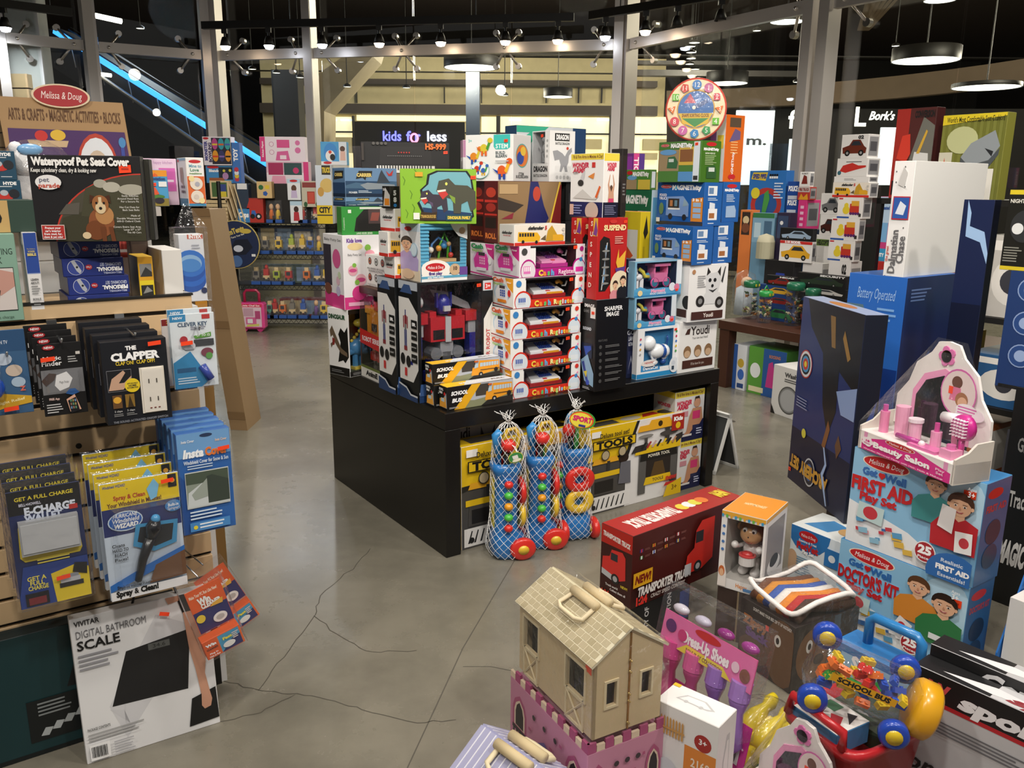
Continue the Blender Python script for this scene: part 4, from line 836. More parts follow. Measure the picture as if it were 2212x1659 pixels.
# camping lamp boxes behind, between launcher box and pony boxes
na={'A':[R(0,0,1,1,'#1b2140')],'B':[R(0,0,1,1,'#1b2140'),T(.4,.84,.08,'GO','#dfe3ee','b'),T(.45,.73,.08,'LAMP','#dfe3ee','b',w=.7),T(.4,.63,.06,'ULTRA','#dfe3ee','b',w=.6),R(.08,.08,.9,.5,'#262d52'),P([(.2,.15),(.5,.42),(.8,.2),(.5,.34)],'#aab0c4')]}
d=place((1352,826),None,1368,700,TH,bplane=BX['sharp']['b']+.13,db=.1);carton('lamp1','navy lamp box at the bottom, squeezed between black box and robot cat box','product box',(d[0],d[1],.05,.1,d[4]),'#1b2140',na,'navy lamp boxes','lamp_box')
d=place((1352,690),None,1371,560,top('lamp1'),bplane=BX['sharp']['b']+.13,db=.1);carton('lamp2','navy lamp box stacked on its twin beside the red game box','product box',(d[0],d[1],.05,.1,d[4]),'#1b2140',na,'navy lamp boxes','lamp_box')
# robot cat, pony carriages, puppy boxes
def toy_cat(tb,w,d,h):
    y=d*.5;wh='#e9ecef';bl='#27509a'
    tb.ball(-w*.3,y,h*.66,h*.2,wh,14);tb.ball(-w*.02,y,h*.42,h*.2,wh,14,1.3,1,1);tb.ball(w*.16,y,h*.4,h*.19,bl,12,.9,1.02,1);tb.ball(w*.22,y,h*.4,h*.19,wh,12)
    for x in(-.12,.22):tb.cyl(x*w,h*.3,y-d*.45,y-d*.2,h*.12,wh,14,'y');tb.cyl(x*w,h*.3,y-d*.48,y-d*.44,h*.06,bl,12,'y');tb.ball(x*w,y-d*.1,h*.12,h*.09,bl if x>0 else wh,8)
    tb.tube([(w*.3,y,h*.5),(w*.38,y,h*.7),(w*.34,y,h*.8)],h*.025,bl,6)
d=place((1374,821),1364,1462,712,TH)
carton('cat','white robot cat in a blue window box at the table edge','toy box',d,'#eef0f2',{'B':[R(0,0,1,.1,'#2e8fc8'),R(.1,.14,.56,.27,'#3d93cf'),T(.33,.2,.06,'DanceCat','#fff','b',w=.36),E(.3,.3,.2,.07,'#e9e3df'),T(.3,.31,.035,'NEWPET','#c0392b','b',w=.24),[O(.93,.88-k*.1,.025,c)for k,c in enumerate(('#3aa04a','#d03a5a','#3a7ac8','#e0c030','#4aa050'))],[O(.06,.8-k*.1,.022,c)for k,c in enumerate(('#d03a5a','#3a7ac8','#e0a030','#aaa'))],E(.9,.2,.12,.16,'#e4e9ee'),O(.88,.24,.05,'#cfd6e0'),R(.84,.1,.9,.18,'#345')],'A':[R(0,0,1,.1,'#2e8fc8')],'T':[R(0,0,1,1,'#e6edf2')]},name='robot_pet_box',win=('B',.16,.2,.86,.95,d[3]*.8,'#3c7fae',toy_cat),sticker=('B',.9,.92,.018))
def toy_pony(tb,w,d,h):
    y=d*.5
    tb.ball(-w*.28,y,h*.42,h*.15,'#efeff2',10,1.3,.8,.9);tb.ball(-w*.38,y,h*.7,h*.12,'#efeff2',10);tb.tube([(-w*.33,y,h*.5),(-w*.37,y,h*.65)],h*.09,'#efeff2',8)
    for x in(-.36,-.3,-.22,-.18):tb.cyl(x*w,y,.0,h*.36,h*.05,'#efeff2',8)
    tb.tube([(-w*.28,y,h*.75),(-w*.2,y-d*.1,h*.62),(-w*.16,y-d*.1,h*.45),(-w*.06,y-d*.1,h*.42)],h*.07,'#e3d94a',8);tb.tube([(-w*.16,y,h*.4),(-w*.06,y,h*.5),(0,y,h*.3)],h*.1,'#4f94b8',8)
    pk='#e07aa8';tb.cbox(w*.18,y,h*.22,w*.34,d*.6,h*.34,pk);tb.cbox(w*.2,y,h*.82,w*.4,d*.7,h*.1,pk)
    for x in(.04,.36):tb.cbox(x*w,y,h*.5,w*.03,d*.5,h*.34,pk)
    for x in(.04,.34):tb.lathe([(h*.17,-d*.3),(h*.2,-d*.3),(h*.2,-d*.2),(h*.17,-d*.2)],'#d0589a',12,'y',(x*w,y,h*.2));tb.cyl(x*w,h*.2,y-d*.28,y-d*.22,h*.15,'#3d7f9a',12,'y')
pa={'B':[R(0,0,1,.22,'#4f9fcf'),R(0,0,1,.05,'#2e7fb8'),P([(.0,.22),(.12,.3),(.3,.2),(.6,.24),(.9,.2),(1,.3),(1,.15),(0,.15)],'#5aa9d6'),T(.5,.16,.09,'Mermaid','#f0a8c8','h',w=.3),T(.5,.08,.05,'MAGIC CARRIAGE','#e8f4fa','b',w=.34),R(.88,.3,1,1,'#dfe7ee'),R(.08,.78,.2,.93,'#e9e7e4'),E(.8,.24,.07,.12,'#e6e9f2'),E(.9,.22,.06,.1,'#d97a9c'),E(.12,.12,.05,.08,'#f0d9a0')],'T':[R(0,0,1,1,'#aac6da')]}
d=place((1369,710),None,1458,644,top('cat'),bplane=BX['cat']['b']+.005,db=.14)
carton('pony2','white pony and pink carriage window box on the robot cat box','toy box',d,'#7fb3d0',pa,'pony carriage boxes','pony_carriage_box',('B',.04,.22,.88,.96,.1,'#27324a',toy_pony),('B',.9,.2,.018))
d=place((1369,643),None,1470,566,top('pony2'),bplane=BX['cat']['b']+.005,db=.14)
carton('pony1','white pony and pink carriage window box, topmost beside the red game','toy box',d,'#7fb3d0',pa,'pony carriage boxes','pony_carriage_box',('B',.04,.22,.88,.96,.1,'#27324a',toy_pony),('B',.9,.14,.018))
d=place((1463.5,807.6),None,1543,696,TH,db=.2)
pup=lambda x:[E(x,.4,.1,.12,'#8a6a4a'),E(x,.36,.08,.07,'#c9a988')]
carton('you2','white puppy robot box with three puppy photos, at the table end','toy box',d,'#efeeec',{'B':[R(0,0,1,1,'#eeedea'),T(.55,.8,.16,'Youdi','#2e2420','b',w=.5),P([(.14,.74),(.2,.84),(.28,.86),(.26,.74)],'#4a2e24'),T(.55,.66,.045,'Your new best friend!','#555','r',w=.42),pup(.22),pup(.5),pup(.78),R(.1,.08,.92,.24,'#4a2a22'),T(.5,.16,.05,"I'll be here for you",'#d8ccc4','r',w=.36)]},'robot puppy boxes','robot_puppy_box')
d=place((1484,694),1458,1566,573,top('you2'),bplane=BX['you2']['b']-.03,yaw=-4)
carton('you1','white puppy robot box picturing the robot dog on wheels','toy box',d,'#efeeec',{'B':[R(0,0,1,1,'#efeeec'),P([(.44,.5),(.42,.78),(.48,.92),(.56,.84),(.7,.86),(.8,.94),(.82,.7),(.76,.5)],'#d9d9d9'),P([(.44,.8),(.46,.95),(.54,.86)],'#2a2622'),P([(.72,.86),(.8,.96),(.8,.78)],'#2a2622'),O(.53,.72,.035,'#222'),O(.66,.72,.035,'#222'),O(.6,.62,.03,'#1a1a1a'),P([(.5,.56),(.62,.5),(.74,.58),(.62,.54)],'#333'),P([(.42,.5),(.8,.5),(.9,.3),(.3,.3)],'#dcdcdc'),O(.3,.36,.1,'#2a2622'),O(.3,.36,.05,'#888'),O(.8,.32,.1,'#2a2622'),O(.8,.32,.05,'#888'),P([(.82,.7),(.9,.95),(.92,.95),(.86,.66)],'#333'),O(.1,.88,.04,'#b8855a'),LN(.2,.6,.42,.82,6,'#aaa'),R(.08,.04,.9,.18,'#4a2a22'),T(.52,.11,.07,'Youdi','#f0e6de','b',w=.26)],'A':[O(.9,.35,.12,'#2a2622'),R(.1,.08,.9,.22,'#4a2a22'),LN(.1,.02,.6,.06,2,'#aaa')]},'robot puppy boxes','robot_puppy_box')
# ---- magnetic building boxes
def mag(c,sub,truck,fa='A'):
    F=[R(0,0,1,1,c),R(0,.0,1,.08,'#3a3a3c')]+MD(.2,.9,.24,W=1.0,H=1.15)+[T(.63,.88,.1,'MAGNETivity','#fff','h',w=.6),P([(.385,.84),(.415,.93),(.445,.84)],'#6ac0e8'),T(.14,.7,.06,'FOOD','#fff','b',w=.16),T(.15,.62,.06,'TRUCK','#fff','b',w=.19),P([(.22,.22),(.22,.66),(.58,.68),(.7,.5),(.7,.2)],truck),R(.26,.4,.5,.62,'#3a3430'),R(.26,.36,.52,.4,'#f2f0ea'),R(.3,.44,.36,.58,'#b87a4a'),R(.4,.44,.46,.58,'#6a8a9a'),P([(.58,.44),(.68,.46),(.68,.54),(.6,.62)],'#8fa9b8'),O(.32,.2,.07,'#2a2a2e'),O(.62,.19,.07,'#2a2a2e'),E(.12,.38,.05,.14,'#6a8a5a'),P([(.76,.1),(.76,.62),(1,.66),(1,.1)],'#e08a2c'),T(.88,.6,.06,'3 in 1','#fff','h',w=.2),[R(.8,.18+k*.13,.96,.28+k*.13,'#9ab8d8')for k in range(3)],R(.02,.06,.1,.16,'#e9e6e0')]
    S=[R(0,0,1,1,c),R(.2,.7,.7,.92,'#e8ecf0'),R(.24,.74,.5,.88,'#6a8ab0'),LN(.2,.58,.8,.66,2,'#c9d9ec'),R(.25,.14,.75,.4,'#eef0f2'),R(.3,.18,.6,.3,'#a86a3a'),P([(.3,.4),(.3,.55),(.6,.52),(.6,.4)],'#dfe6ee'),LN(.25,.04,.75,.09,1,'#c9d9ec')]
    return{'A':F,'B':S,'T':[R(0,0,1,1,c)]}
bp=BX['you1']['b']-.015
d=place((1493.5,572.8),1408.7,1537,490,top('you1'),bplane=bp)
carton('mag3','lower blue magnetic food truck box stacked on the puppy robot box','toy box',d,'#1f5ea8',mag('#1f5ea8','','#7f9fd0'),'blue magnetic food truck boxes','magnet_toy_box')
d=place((1539,567),None,1580,481,top('you1'),bplane=bp+.02,db=.28);carton('mag4','blue magnetic food truck box beside the lower one, end panel showing','toy box',d,'#1f5ea8',mag('#1f5ea8','','#7f9fd0'),'blue magnetic food truck boxes','magnet_toy_box')
d=place((1518,483.5),1417,1556,394,top('mag3'),bplane=bp+.015);carton('mag1','upper blue magnetic food truck box under the green one','toy box',d,'#1f5ea8',mag('#1f5ea8','','#7f9fd0'),'blue magnetic food truck boxes','magnet_toy_box')
d=place((1558,483),None,1594,393,top('mag4'),bplane=bp+.03,db=.28);e2=mag('#1f5ea8','','#7f9fd0');e2['B']=[R(0,0,1,1,'#1f5ea8'),E(.5,.9,.3,.05,'#c4242a'),T(.5,.8,.06,'MAGNETivity','#fff','h',w=.84),LN(.2,.5,.8,.7,5,'#c9d9ec'),P([(.2,.12),(.2,.4),(.7,.42),(.8,.3),(.8,.12)],'#9fb9d8')]
carton('mag2','blue magnetic toy box below the orange one, logo on its end','toy box',d,'#1f5ea8',e2,'blue magnetic food truck boxes','magnet_toy_box')
gF=[R(0,0,1,1,'#4f7f3a'),R(0,.28,.5,.8,'#a08a68'),R(.5,.42,.84,.86,'#d8b44a'),R(.52,.5,.82,.8,'#8a5a34'),P([(.22,.35),(.24,.62),(.4,.64),(.48,.5),(.46,.34)],'#3a6a44'),R(.26,.5,.38,.58,'#cfd8d0'),E(.24,.74,.2,.07,'#6a9fd0'),R(.5,.02,.84,.26,'#5a94cc'),R(.84,.02,.98,.98,'#dfe8f0')]+MD(.16,.91,.2,W=1,H=1.1)+[T(.55,.9,.1,'MAGNETivity','#fff','h',w=.5),R(.86,.06,.96,.16,'#333')]
gS=[R(0,0,1,1,'#41701f'),E(.5,.92,.26,.05,'#c4242a'),T(.5,.8,.06,'MAGNETivity','#fff','h',w=.76),T(.45,.7,.04,'SAFARI RESCUE','#dfe8cf','b',w=.5),LN(.2,.42,.8,.66,6,'#a9c28c'),P([(.3,.1),(.3,.38),(.7,.42),(.8,.3),(.8,.1)],'#2f5a30'),R(.4,.26,.7,.36,'#cfd8d0')]
d=place((1511,392.4),1420,1553,303,top('mag1'),bplane=bp+.02);carton('magg','green magnetic safari truck box directly beneath the wooden clock','toy box',d,'#4f7f3a',{'A':gF,'B':gS,'T':[R(0,0,1,1,'#4f7f3a')]},name='magnet_toy_box',sticker=('A',.9,.92,.02))
oA=[R(0,0,1,1,'#e8e4e8'),R(.0,.0,.4,1,'#8a4a9a'),R(.5,.5,.9,.7,'#e6c84a')]
oB=[R(0,0,1,1,'#d8661c'),R(.2,.82,.8,.96,'#5a4a3a'),P([(.2,.6),(.5,.8),(.8,.76),(.8,.64)],'#6a5a86'),LN(.3,.42,.75,.62,5,'#f0b070'),T(.45,.24,.05,'MAGNETivity','#fff','b',rot=90),E(.45,.08,.2,.04,'#c4242a')]
d=place((1561,392),1529,1600,247,top('mag2'),bplane=bp+.035);carton('mago','tall orange box standing behind the wooden shape clock','toy box',(d[0],d[1],d[2],min(d[3],.2),d[4]),'#d8661c',{'A':oA,'B':oB},name='magnet_toy_box')
# ---- shape clock on the green box
g=BX['magg'];cc=aty(1503,237,1.0);mid=g['c']+V*.1
pc=onp(1503,237,g['c']+V*.06+U*.045,-(U*0.75+V*.66).normalized())
fx=(V*-0.75+U*.66).normalized();ck=empty('shape_clock',(pc.x,pc.y,g['top']+.001),math.atan2(fx.y,fx.x));tag(ck,'round wooden shape sorting clock with coloured number blocks, shrink wrapped','toy clock')
R0=max(.05,(proj(Vector((pc.x,pc.y,g['top'])))[1]-237)and(pc.z-g['top']));R0=pc.z-g['top']
mb=MB();mb.lathe([(1e-4,.012),(R0,.012),(R0,-.002),(R0-.008,-.004),(1e-4,-.004)],'#e2cfa8',36,'y',(0,0,R0),cols=['#d8c096','#b5362c','#c8402f','#e6d4ae']);mb.obj('clock_board','matte',ck)
a=MB();art(a,(-R0,-.0045,0),(1,0,0),(0,0,1),2*R0,2*R0,[O(.5,.5,.46,'#ead9b4',40),O(.5,.5,.31,'#c89a3a',32),O(.5,.5,.29,'#3a6aa8',32),P([(.22,.44),(.78,.44),(.7,.28),(.5,.21),(.3,.28)],'#d8b43a'),P([(.28,.36),(.72,.36),(.5,.22)],'#3f8a4a'),P([(.3,.6),(.4,.75),(.5,.6)],'#b8485a'),P([(.45,.56),(.66,.66),(.7,.61),(.5,.5)],'#2a4f86'),O(.47,.53,.03,'#e8e2d0'),T(.5,.405,.05,'SHAPE SORTING CLOCK','#7a3a1c','b',w=.44)]);a.obj('clock_face','print',ck)
for i in range(12):
    th=math.pi/2-i*math.pi/6;x,z=.385*2*R0*math.cos(th),R0+.385*2*R0*math.sin(th);r=.075*2*R0
    n_=[20,20,4,3,4,5,6,20,20,3,4,5][i];cl=['#3a78b8','#b8588a','#c83a4a','#e0702a','#6ab83a','#3f9a5a','#3f86c0','#c86aa8','#d04a5a','#e0702a','#6ab83a','#c8402f'][i]
    q=MB();pts=[(x+r*math.cos(2*math.pi*j/n_+.785),z+r*math.sin(2*math.pi*j/n_+.785))for j in range(n_)]
    vs=[(px_,-.0165,pz)for px_,pz in pts]+[(px_,-.005,pz)for px_,pz in pts]
    q.add(vs,[tuple(range(n_))[::-1]]+[(j,(j+1)%n_,(j+1)%n_+n_,j+n_)for j in range(n_)],cl);bo=q.obj('number_block','plastic',ck)
    a=MB();art(a,(x-r,-.0168,z-r),(1,0,0),(0,0,1),2*r,2*r,[T(.5,.5,.5,str(i or 12),'#f4efe4','r')]);a.obj('number','print',bo)
w=MB();w.lathe([(1e-4,-.022),(R0*.9,-.02),(R0*1.01,-.004)],'#fff',36,'y',(0,0,R0));w.obj('shrink_wrap',M['wrap'],ck)
# ---- yellow board game box, school magnets
d=place((1381,558),1336,1399,458,TH+.45,bplane=3.3);d=(d[0],d[1],d[2],.2,d[4])
carton('yel','yellow box with a white window panel and orange wedge','toy box',d,'#e6c81e',{'A':[R(0,0,1,1,'#e8cf2a'),R(.0,.12,.9,.74,'#e9e6df'),P([(.0,.34),(.3,.6),(.75,.36),(.6,.3),(0,.26)],'#e0592a'),T(.2,.9,.07,'ID','#333','b')],'B':[R(0,0,1,1,'#d8bd1c'),P([(.3,.7),(.6,.95),(.8,.7),(.5,.6)],'#2a2618'),R(.3,.05,.5,.5,'#c0a61c')],'T':[R(0,0,1,1,'#e08a2c')]},name='board_game_box');support('yel','carton holding up the yellow game box',TH,'#30405c')
sF=[R(0,0,1,1,'#1f6a48'),R(0,0,1,.55,'#6aa8c8'),P([(.05,0),(.2,.4),(.5,.3),(.55,0)],'#2a1c16'),R(.62,.1,1,.5,'#e9e4d8'),T(.55,.72,.14,'MAGNETivity','#fff','h',w=.7),E(.06,.8,.1,.08,'#c4242a')]
d=place((1402,545),1330,1417,410,TH+.5,bplane=3.52);d=(d[0],d[1],d[2],min(d[3],.3),d[4])
carton('mags','green and blue magnetic school box behind the yellow box','toy box',d,'#1f6a48',{'A':[R(0,0,1,.5,'#6aa8c8')]+[R(0,.5,1,1,'#1f6a48'),R(.62,.5,1,.72,'#e9e4d8'),R(.1,.52,.5,.68,'#2a1c16'),T(.55,.87,.1,'MAGNETivity','#fff','h',w=.7)],'B':[R(0,0,1,1,'#bfd8e8'),R(.2,.1,.8,.9,'#5a9fcc')]},name='magnet_toy_box');support('mags','carton under the magnetic school box',TH,'#3a4a3c')
d=place((1404,409),1352,1417,366,top('mags'),bplane=3.53);d=(d[0],d[1],d[2],min(d[3],.28),d[4])
carton('mags2','smaller green magnetic zoo box on top of the school box','toy box',d,'#4f7f3a',{'A':[R(0,0,1,1,'#4f8a3a'),R(0,.0,.45,.5,'#a08a68'),R(.5,0,1,.5,'#d8c04a'),E(.25,.6,.2,.12,'#6a9fd0'),T(.6,.78,.2,'MAGNETivity','#fff','h',w=.66),E(.15,.84,.12,.1,'#c4242a')],'B':[R(.2,.1,.8,.9,'#dfe8f0')]},name='magnet_toy_box')
# ---- stunt truck boxes, defender box, building toy, dragons
d=place((1111,531),1079,1220.5,486,top('cashp'),bplane=BX['cashp']['b']+.005)
carton('def5','white and yellow transforming school bus box on the pink register','toy box',(d[0],d[1],d[2],min(d[3],.16),d[4]),'#f0efec',defbox(),'wide transforming bus boxes','bus_toy_box')
st={'B':[R(0,0,1,1,'#8f7350'),P([(0,0),(.6,.3),(1,.2),(1,0)],'#2a1c16'),P([(0,.55),(.25,.5),(.4,.62),(.0,.75)],'#3a322c'),P([(.4,.2),(.46,.6),(.5,1),(.62,1),(.72,.6),(.8,.4),(.66,.14),(.5,.12)],'#1d2460'),E(.6,.8,.06,.12,'#b8402c'),P([(.2,.0),(.3,.3),(.5,.2),(.7,.05),(.66,0)],'#1c1614'),P([(.5,.1),(.7,.2),(.76,.02),(.5,0)],'#a8241f'),P([(.8,.2),(.98,.95),(1,.95),(1,.1)],'#7a1a18'),P([(.76,.1),(.96,1),(.98,1),(.79,.1)],'#e6c040'),R(.02,.8,.3,.95,'#b89a70'),P([(.05,.4),(.24,.5),(.22,.4)],'#8a2a3a')],
'A':[R(0,0,1,1,'#5a1713'),E(.5,.82,.36,.08,'#c8402a'),R(.05,.66,.95,.7,'#d8382c'),E(.5,.58,.36,.07,'#b8352a'),R(.05,.45,.95,.48,'#d8382c'),R(.1,.25,.9,.42,'#2a1714'),T(.5,.12,.08,'ROLL','#e8823a','h',w=.8)],'T':[R(0,0,1,1,'#4a1713')]}
d=place((1075,531),1046,1210,391,top('cashp2'),bplane=3.262);carton('stunt1','brown stunt truck box with a dark blue flipping truck','toy box',(d[0],d[1],d[2],min(d[3],.16),d[4]),'#5a1713',st,'brown stunt truck boxes','stunt_truck_box');support('stunt1','flat carton under the stunt truck box',top('cashp2')+.0005,'#3a2a26')if BX['stunt1']['c'].z>top('cashp2')+.02 else None
d=place((1046,545),1016,None,391,top('cashp2'),bplane=3.262+.2,da=.2);d=(d[0],d[1],d[2],min(d[3],.16),d[4])
carton('stunt2','second brown stunt truck box set back beside the first','toy box',d,'#5a1713',st,'brown stunt truck boxes','stunt_truck_box');support('stunt2','carton under the set back stunt truck box',TH,'#2a2220')
d=place((1222,471),1212,1240,391,top('def5'),bplane=3.30);d=(d[0],d[1],.08,.1,d[4]);carton('blk','dark grey phone gadget box between stunt truck and exerciser box','product box',d,'#1c1b1b',{'A':[R(.1,.3,.8,.8,'#2e2e30')],'B':[R(.2,.2,.8,.7,'#353538')]},name='product_box')
support('blk','slim carton under the dark gadget box',TH,'#221f1f')
ct='#e7e7e6'
d=place((1108,390),1006,1146,289,top('stunt1'),bplane=BX['stunt1']['b']+.004,yaw=24)
d=(d[0],d[1],min(d[2],.16),d[3],d[4])
dn=lambda x,y,s,c1,c2,c3:[E(x,y,.07*s,.09*s,c1),P([(x+.04*s,y),(x+.1*s,y+.16*s),(x+.14*s,y+.14*s),(x+.08*s,y-.04*s)],c2),E(x+.12*s,y+.16*s,.05*s,.05*s,c1),R(x-.05*s,y-.14*s,x-.01*s,y-.05*s,c3),R(x+.02*s,y-.14*s,x+.06*s,y-.05*s,c3),P([(x-.06*s,y),(x-.15*s,y+.04*s),(x-.06*s,y-.05*s)],c3)]
carton('stem','white building toy box with colourful plastic dinosaurs','toy box',d,ct,{'A':[R(0,0,1,1,'#ececea'),T(.1,.87,.06,'3+','#3fb8b0','b'),P([(.6,1),(.94,1),(.94,.72),(.88,.68),(.64,.68),(.6,.74)],'#3fbdb4'),T(.77,.75,.09,'STEM','#e9fbf6','b',w=.26),T(.74,.61,.06,'BUILD','#5a6468','b',w=.2),T(.76,.54,.06,'&LEARN','#5a6468','b',w=.24),dn(.18,.52,1.1,'#e08a2a','#d8c23a','#2a52a8'),dn(.4,.7,1.1,'#d8c23a','#4a9a3a','#e06a2a'),dn(.78,.22,1.3,'#e0602a','#f0b32a','#2a48a0'),E(.32,.24,.2,.19,'#9fd6d0'),E(.32,.24,.19,.175,'#eef3f0'),dn(.26,.26,.8,'#c8402a','#3a6ab8','#2a52a8'),dn(.4,.22,.7,'#3a6ab8','#4aa04a','#e0b02a'),LN(.66,.4,.94,.46,1,'#bbb')],'B':[R(0,0,1,1,'#d9d8d7'),E(.5,.55,.36,.26,'#4fa9a4'),E(.5,.55,.33,.235,'#e07a2a'),E(.4,.5,.2,.14,'#2a48a0'),E(.55,.65,.15,.1,'#e8c03a'),T(.45,.16,.06,'STEM','#555','b',w=.3),T(.5,.1,.06,'BUILD&LEARN','#555','b',w=.7)]},name='building_toy_box',sticker=('A',.86,.86,.02))
def toy_dragon(tb,w,d,h):
    y=d*.5;c='#b9babd'
    tb.ball(0,y,h*.5,h*.16,c,10,.8,.8,1.1);tb.ball(-w*.1,y,h*.78,h*.11,c,10,1.3,.9,.8);tb.tube([(0,y,h*.6),(-w*.08,y,h*.72)],h*.06,c,6);tb.ball(w*.05,y,h*.3,h*.14,'#8d8e92',10)
    for s in(-1,1):tb.add([(s*w*.08,y,h*.55),(s*w*.45,y+.02,h*.75),(s*w*.4,y+.02,h*.5),(s*w*.2,y,h*.42)],[(0,1,2,3)],'#9fa0a4');tb.cyl(s*w*.15,y,h*.05,h*.35,h*.07,c,8)
d=place((1186,388),1146,1240,281,top('stunt1'),bplane=BX['stunt1']['b']+.02)
kd=[R(0,0,1,1,'#e9e9e8'),P([(.2,.8),(.2,.95),(.78,.95),(.78,.8)],'#222'),T(.5,.875,.09,'DRAGON','#f2f2f2','h',w=.5),T(.5,.75,.045,'BATTLE DRAGON','#333','b',w=.56),P([(.3,.62),(.5,.56),(.6,.5),(.72,.62),(.86,.68),(.88,.6),(.76,.52),(.74,.38),(.68,.3),(.72,.2),(.62,.2),(.56,.32),(.48,.2),(.4,.2),(.44,.34),(.38,.44),(.2,.42),(.12,.6)],'#9b9ca0'),O(.7,.66,.03,'#c8402f'),[O(.3+k*.14,.09,.035,'#bbb',10)for k in range(4)]]
carton('drag1','white battle dragon box with a grey robot dragon','toy box',(d[0],d[1],d[2],min(d[3],.14),d[4]),'#e6e6e6',{'B':kd,'A':[R(0,0,1,.36,'#e9e9e8'),T(.5,.25,.1,'DRAGON','#222','h',w=.8),T(.5,.12,.05,'BATTLE DRAGON','#333','b',w=.8),R(.75,.36,1,1,'#e9e9e8'),[O(.88,.8-k*.1,.03,'#aaa',8)for k in range(4)]]},name='dragon_toy_box',win=('A',.03,.36,.75,.98,.09,'#bfc0c2',toy_dragon),sticker=('A',.6,.9,.02))
d=place((1225,330),1098,1263,267,top('stunt1')+.06,bplane=BX['stunt1']['b']+.2);d=(d[0],d[1],d[2],.1,d[4])
d=place((1115,345),None,1263,270,top('stunt1'),bplane=BX['stunt1']['b']+.21,db=.1)
carton('teal','teal and navy gadget box rising behind the dragon boxes','product box',d,'#20405e',{'B':[R(0,0,1,1,'#c9ced2'),P([(.0,.7),(.3,1),(.45,1),(.2,.7)],'#3aa88a'),R(0,.88,.3,1,'#3aa88a'),R(.8,0,1,1,'#1f3f66'),LN(.5,.8,.78,.95,2,'#555')],'T':[R(0,0,1,1,'#7fb8ac')]},name='product_box');support('teal','tall carton behind the dragon boxes',TH,'#2a2826')

# ================================================================== under the table
def hangdim(C,xB,yT,b,db,lo=None):
    """upright thing whose front lies in the plane b: bottom-left pixel C, right end xB, top yT"""
    c=onp(C[0],C[1],G(0,b),V);da=solve(lambda t:proj(c+U*t)[0],xB,.005,2.0);h=solve(lambda t:proj(c+Z*t)[1],yT,.005,2.0)
    return c,YAW,da,db,h
def tools_art():
    Y='#e8c01c'
    bench=[R(.53,.1,.61,.58,'#5c5a58'),R(.88,.1,.96,.58,'#5c5a58'),R(.61,.24,.88,.52,'#2a2320'),P([(.66,.28),(.7,.46),(.79,.46),(.83,.28)],'#5a4322'),P([(.59,.2),(.9,.2),(.88,.29),(.61,.29)],Y),T(.745,.245,.035,'TOOLS','#333','b',w=.12),P([(.54,.5),(.55,.6),(.94,.6),(.95,.5)],'#1c1a19'),T(.745,.55,.035,'POWER TOOL','#f0ead8','b',w=.24),P([(.48,.59),(.5,.68),(.98,.68),(.98,.59)],Y),P([(.44,.62),(.48,.7),(.62,.71),(.6,.63)],'#33302e'),P([(.93,.64),(1,.7),(1,.76),(.92,.74)],'#33302e'),R(.58,.68,.61,.8,'#4a4744'),E(.59,.8,.08,.02,'#8a8782'),R(.8,.68,.85,.9,'#3a3836'),E(.84,.79,.1,.03,'#4a4744'),P([(.5,.86),(.52,.93),(.62,.93),(.64,.98),(.84,.98),(.86,.93),(.95,.93),(.97,.86)],'#eeb02a'),O(.74,.92,.035,'#3a2c14'),[P([(.54+.055*k,.66),(.58+.055*k,.73),(.6+.055*k,.72),(.56+.055*k,.65)],c)for k,c in enumerate(('#222','#a33','#caa','#222','#e8c01c','#222','#b86'))]]
    mini=[P([(.05,.22),(.06,.42),(.3,.42),(.31,.22)],'#4a4744'),R(.08,.24,.27,.38,'#221f1d'),R(.03,.42,.33,.48,Y),P([(.05,.58),(.07,.64),(.3,.64),(.32,.58)],'#eeb02a'),R(.2,.48,.23,.6,'#333'),E(.37,.6,.05,.06,'#2a1c16'),P([(.32,.3),(.34,.55),(.44,.55),(.45,.28)],'#6a6a72')]
    B=[R(0,0,1,1,'#e6e4e2'),R(0,.0,.4,.62,'#4a4846'),R(0,.6,.4,1,Y),P([(.4,1),(.4,.6),(.5,1)],Y),P([(.38,.6),(.42,.6),(.53,1),(.5,1)],'#222'),P([(0,.56),(.2,.62),(.42,.6),(.42,.64),(0,.62)],'#222'),R(.02,.02,.45,.2,'#e9e7e4'),[P([(.05+.05*k,.05),(.08+.05*k,.17),(.09+.05*k,.17),(.065+.05*k,.05)],'#222')for k in range(7)],[O(.08,.08,.03,'#222',8)],mini,bench,
    R(.03,.9,.12,.97,'#f4f2ee'),T(.26,.91,.05,'Deluxe tool set!','#2a2418','b',w=.3),R(.04,.75,.48,.86,'#1e1b14'),R(.05,.76,.47,.85,Y),T(.26,.805,.075,'TOOLS','#1e1b14','h',w=.36),O(.17,.68,.06,'#222'),O(.17,.68,.05,'#b8a888'),O(.34,.69,.06,'#222'),O(.34,.69,.05,'#b8a888'),P([(.86,.8),(.86,1),(1,1),(1,.8)],'#a82a1f'),T(.93,.94,.045,'Kids','#fff','h',w=.1),O(.93,.86,.04,'#e8c01c'),T(.88,.24,.06,'new','#c8302a','h',w=.12),P([(.82,.18),(.94,.18),(.96,.14),(.8,.14)],'#c8302a'),P([(.8,0),(.84,.14),(1,.2),(1,0)],Y),T(.92,.1,.06,'3+','#7a5a14','b')]
    return{'B':B,'A':[R(0,0,1,1,Y),R(.0,.3,1,.5,'#caa41a')],'T':[R(0,0,1,1,Y),R(.1,.2,.35,.8,'#4a4640'),E(.5,.5,.1,.3,'#b8b0a0'),P([(.6,.3),(.66,.75),(.78,.8),(.8,.4)],'#a82a1f'),E(.88,.5,.08,.32,'#2a2618')]}
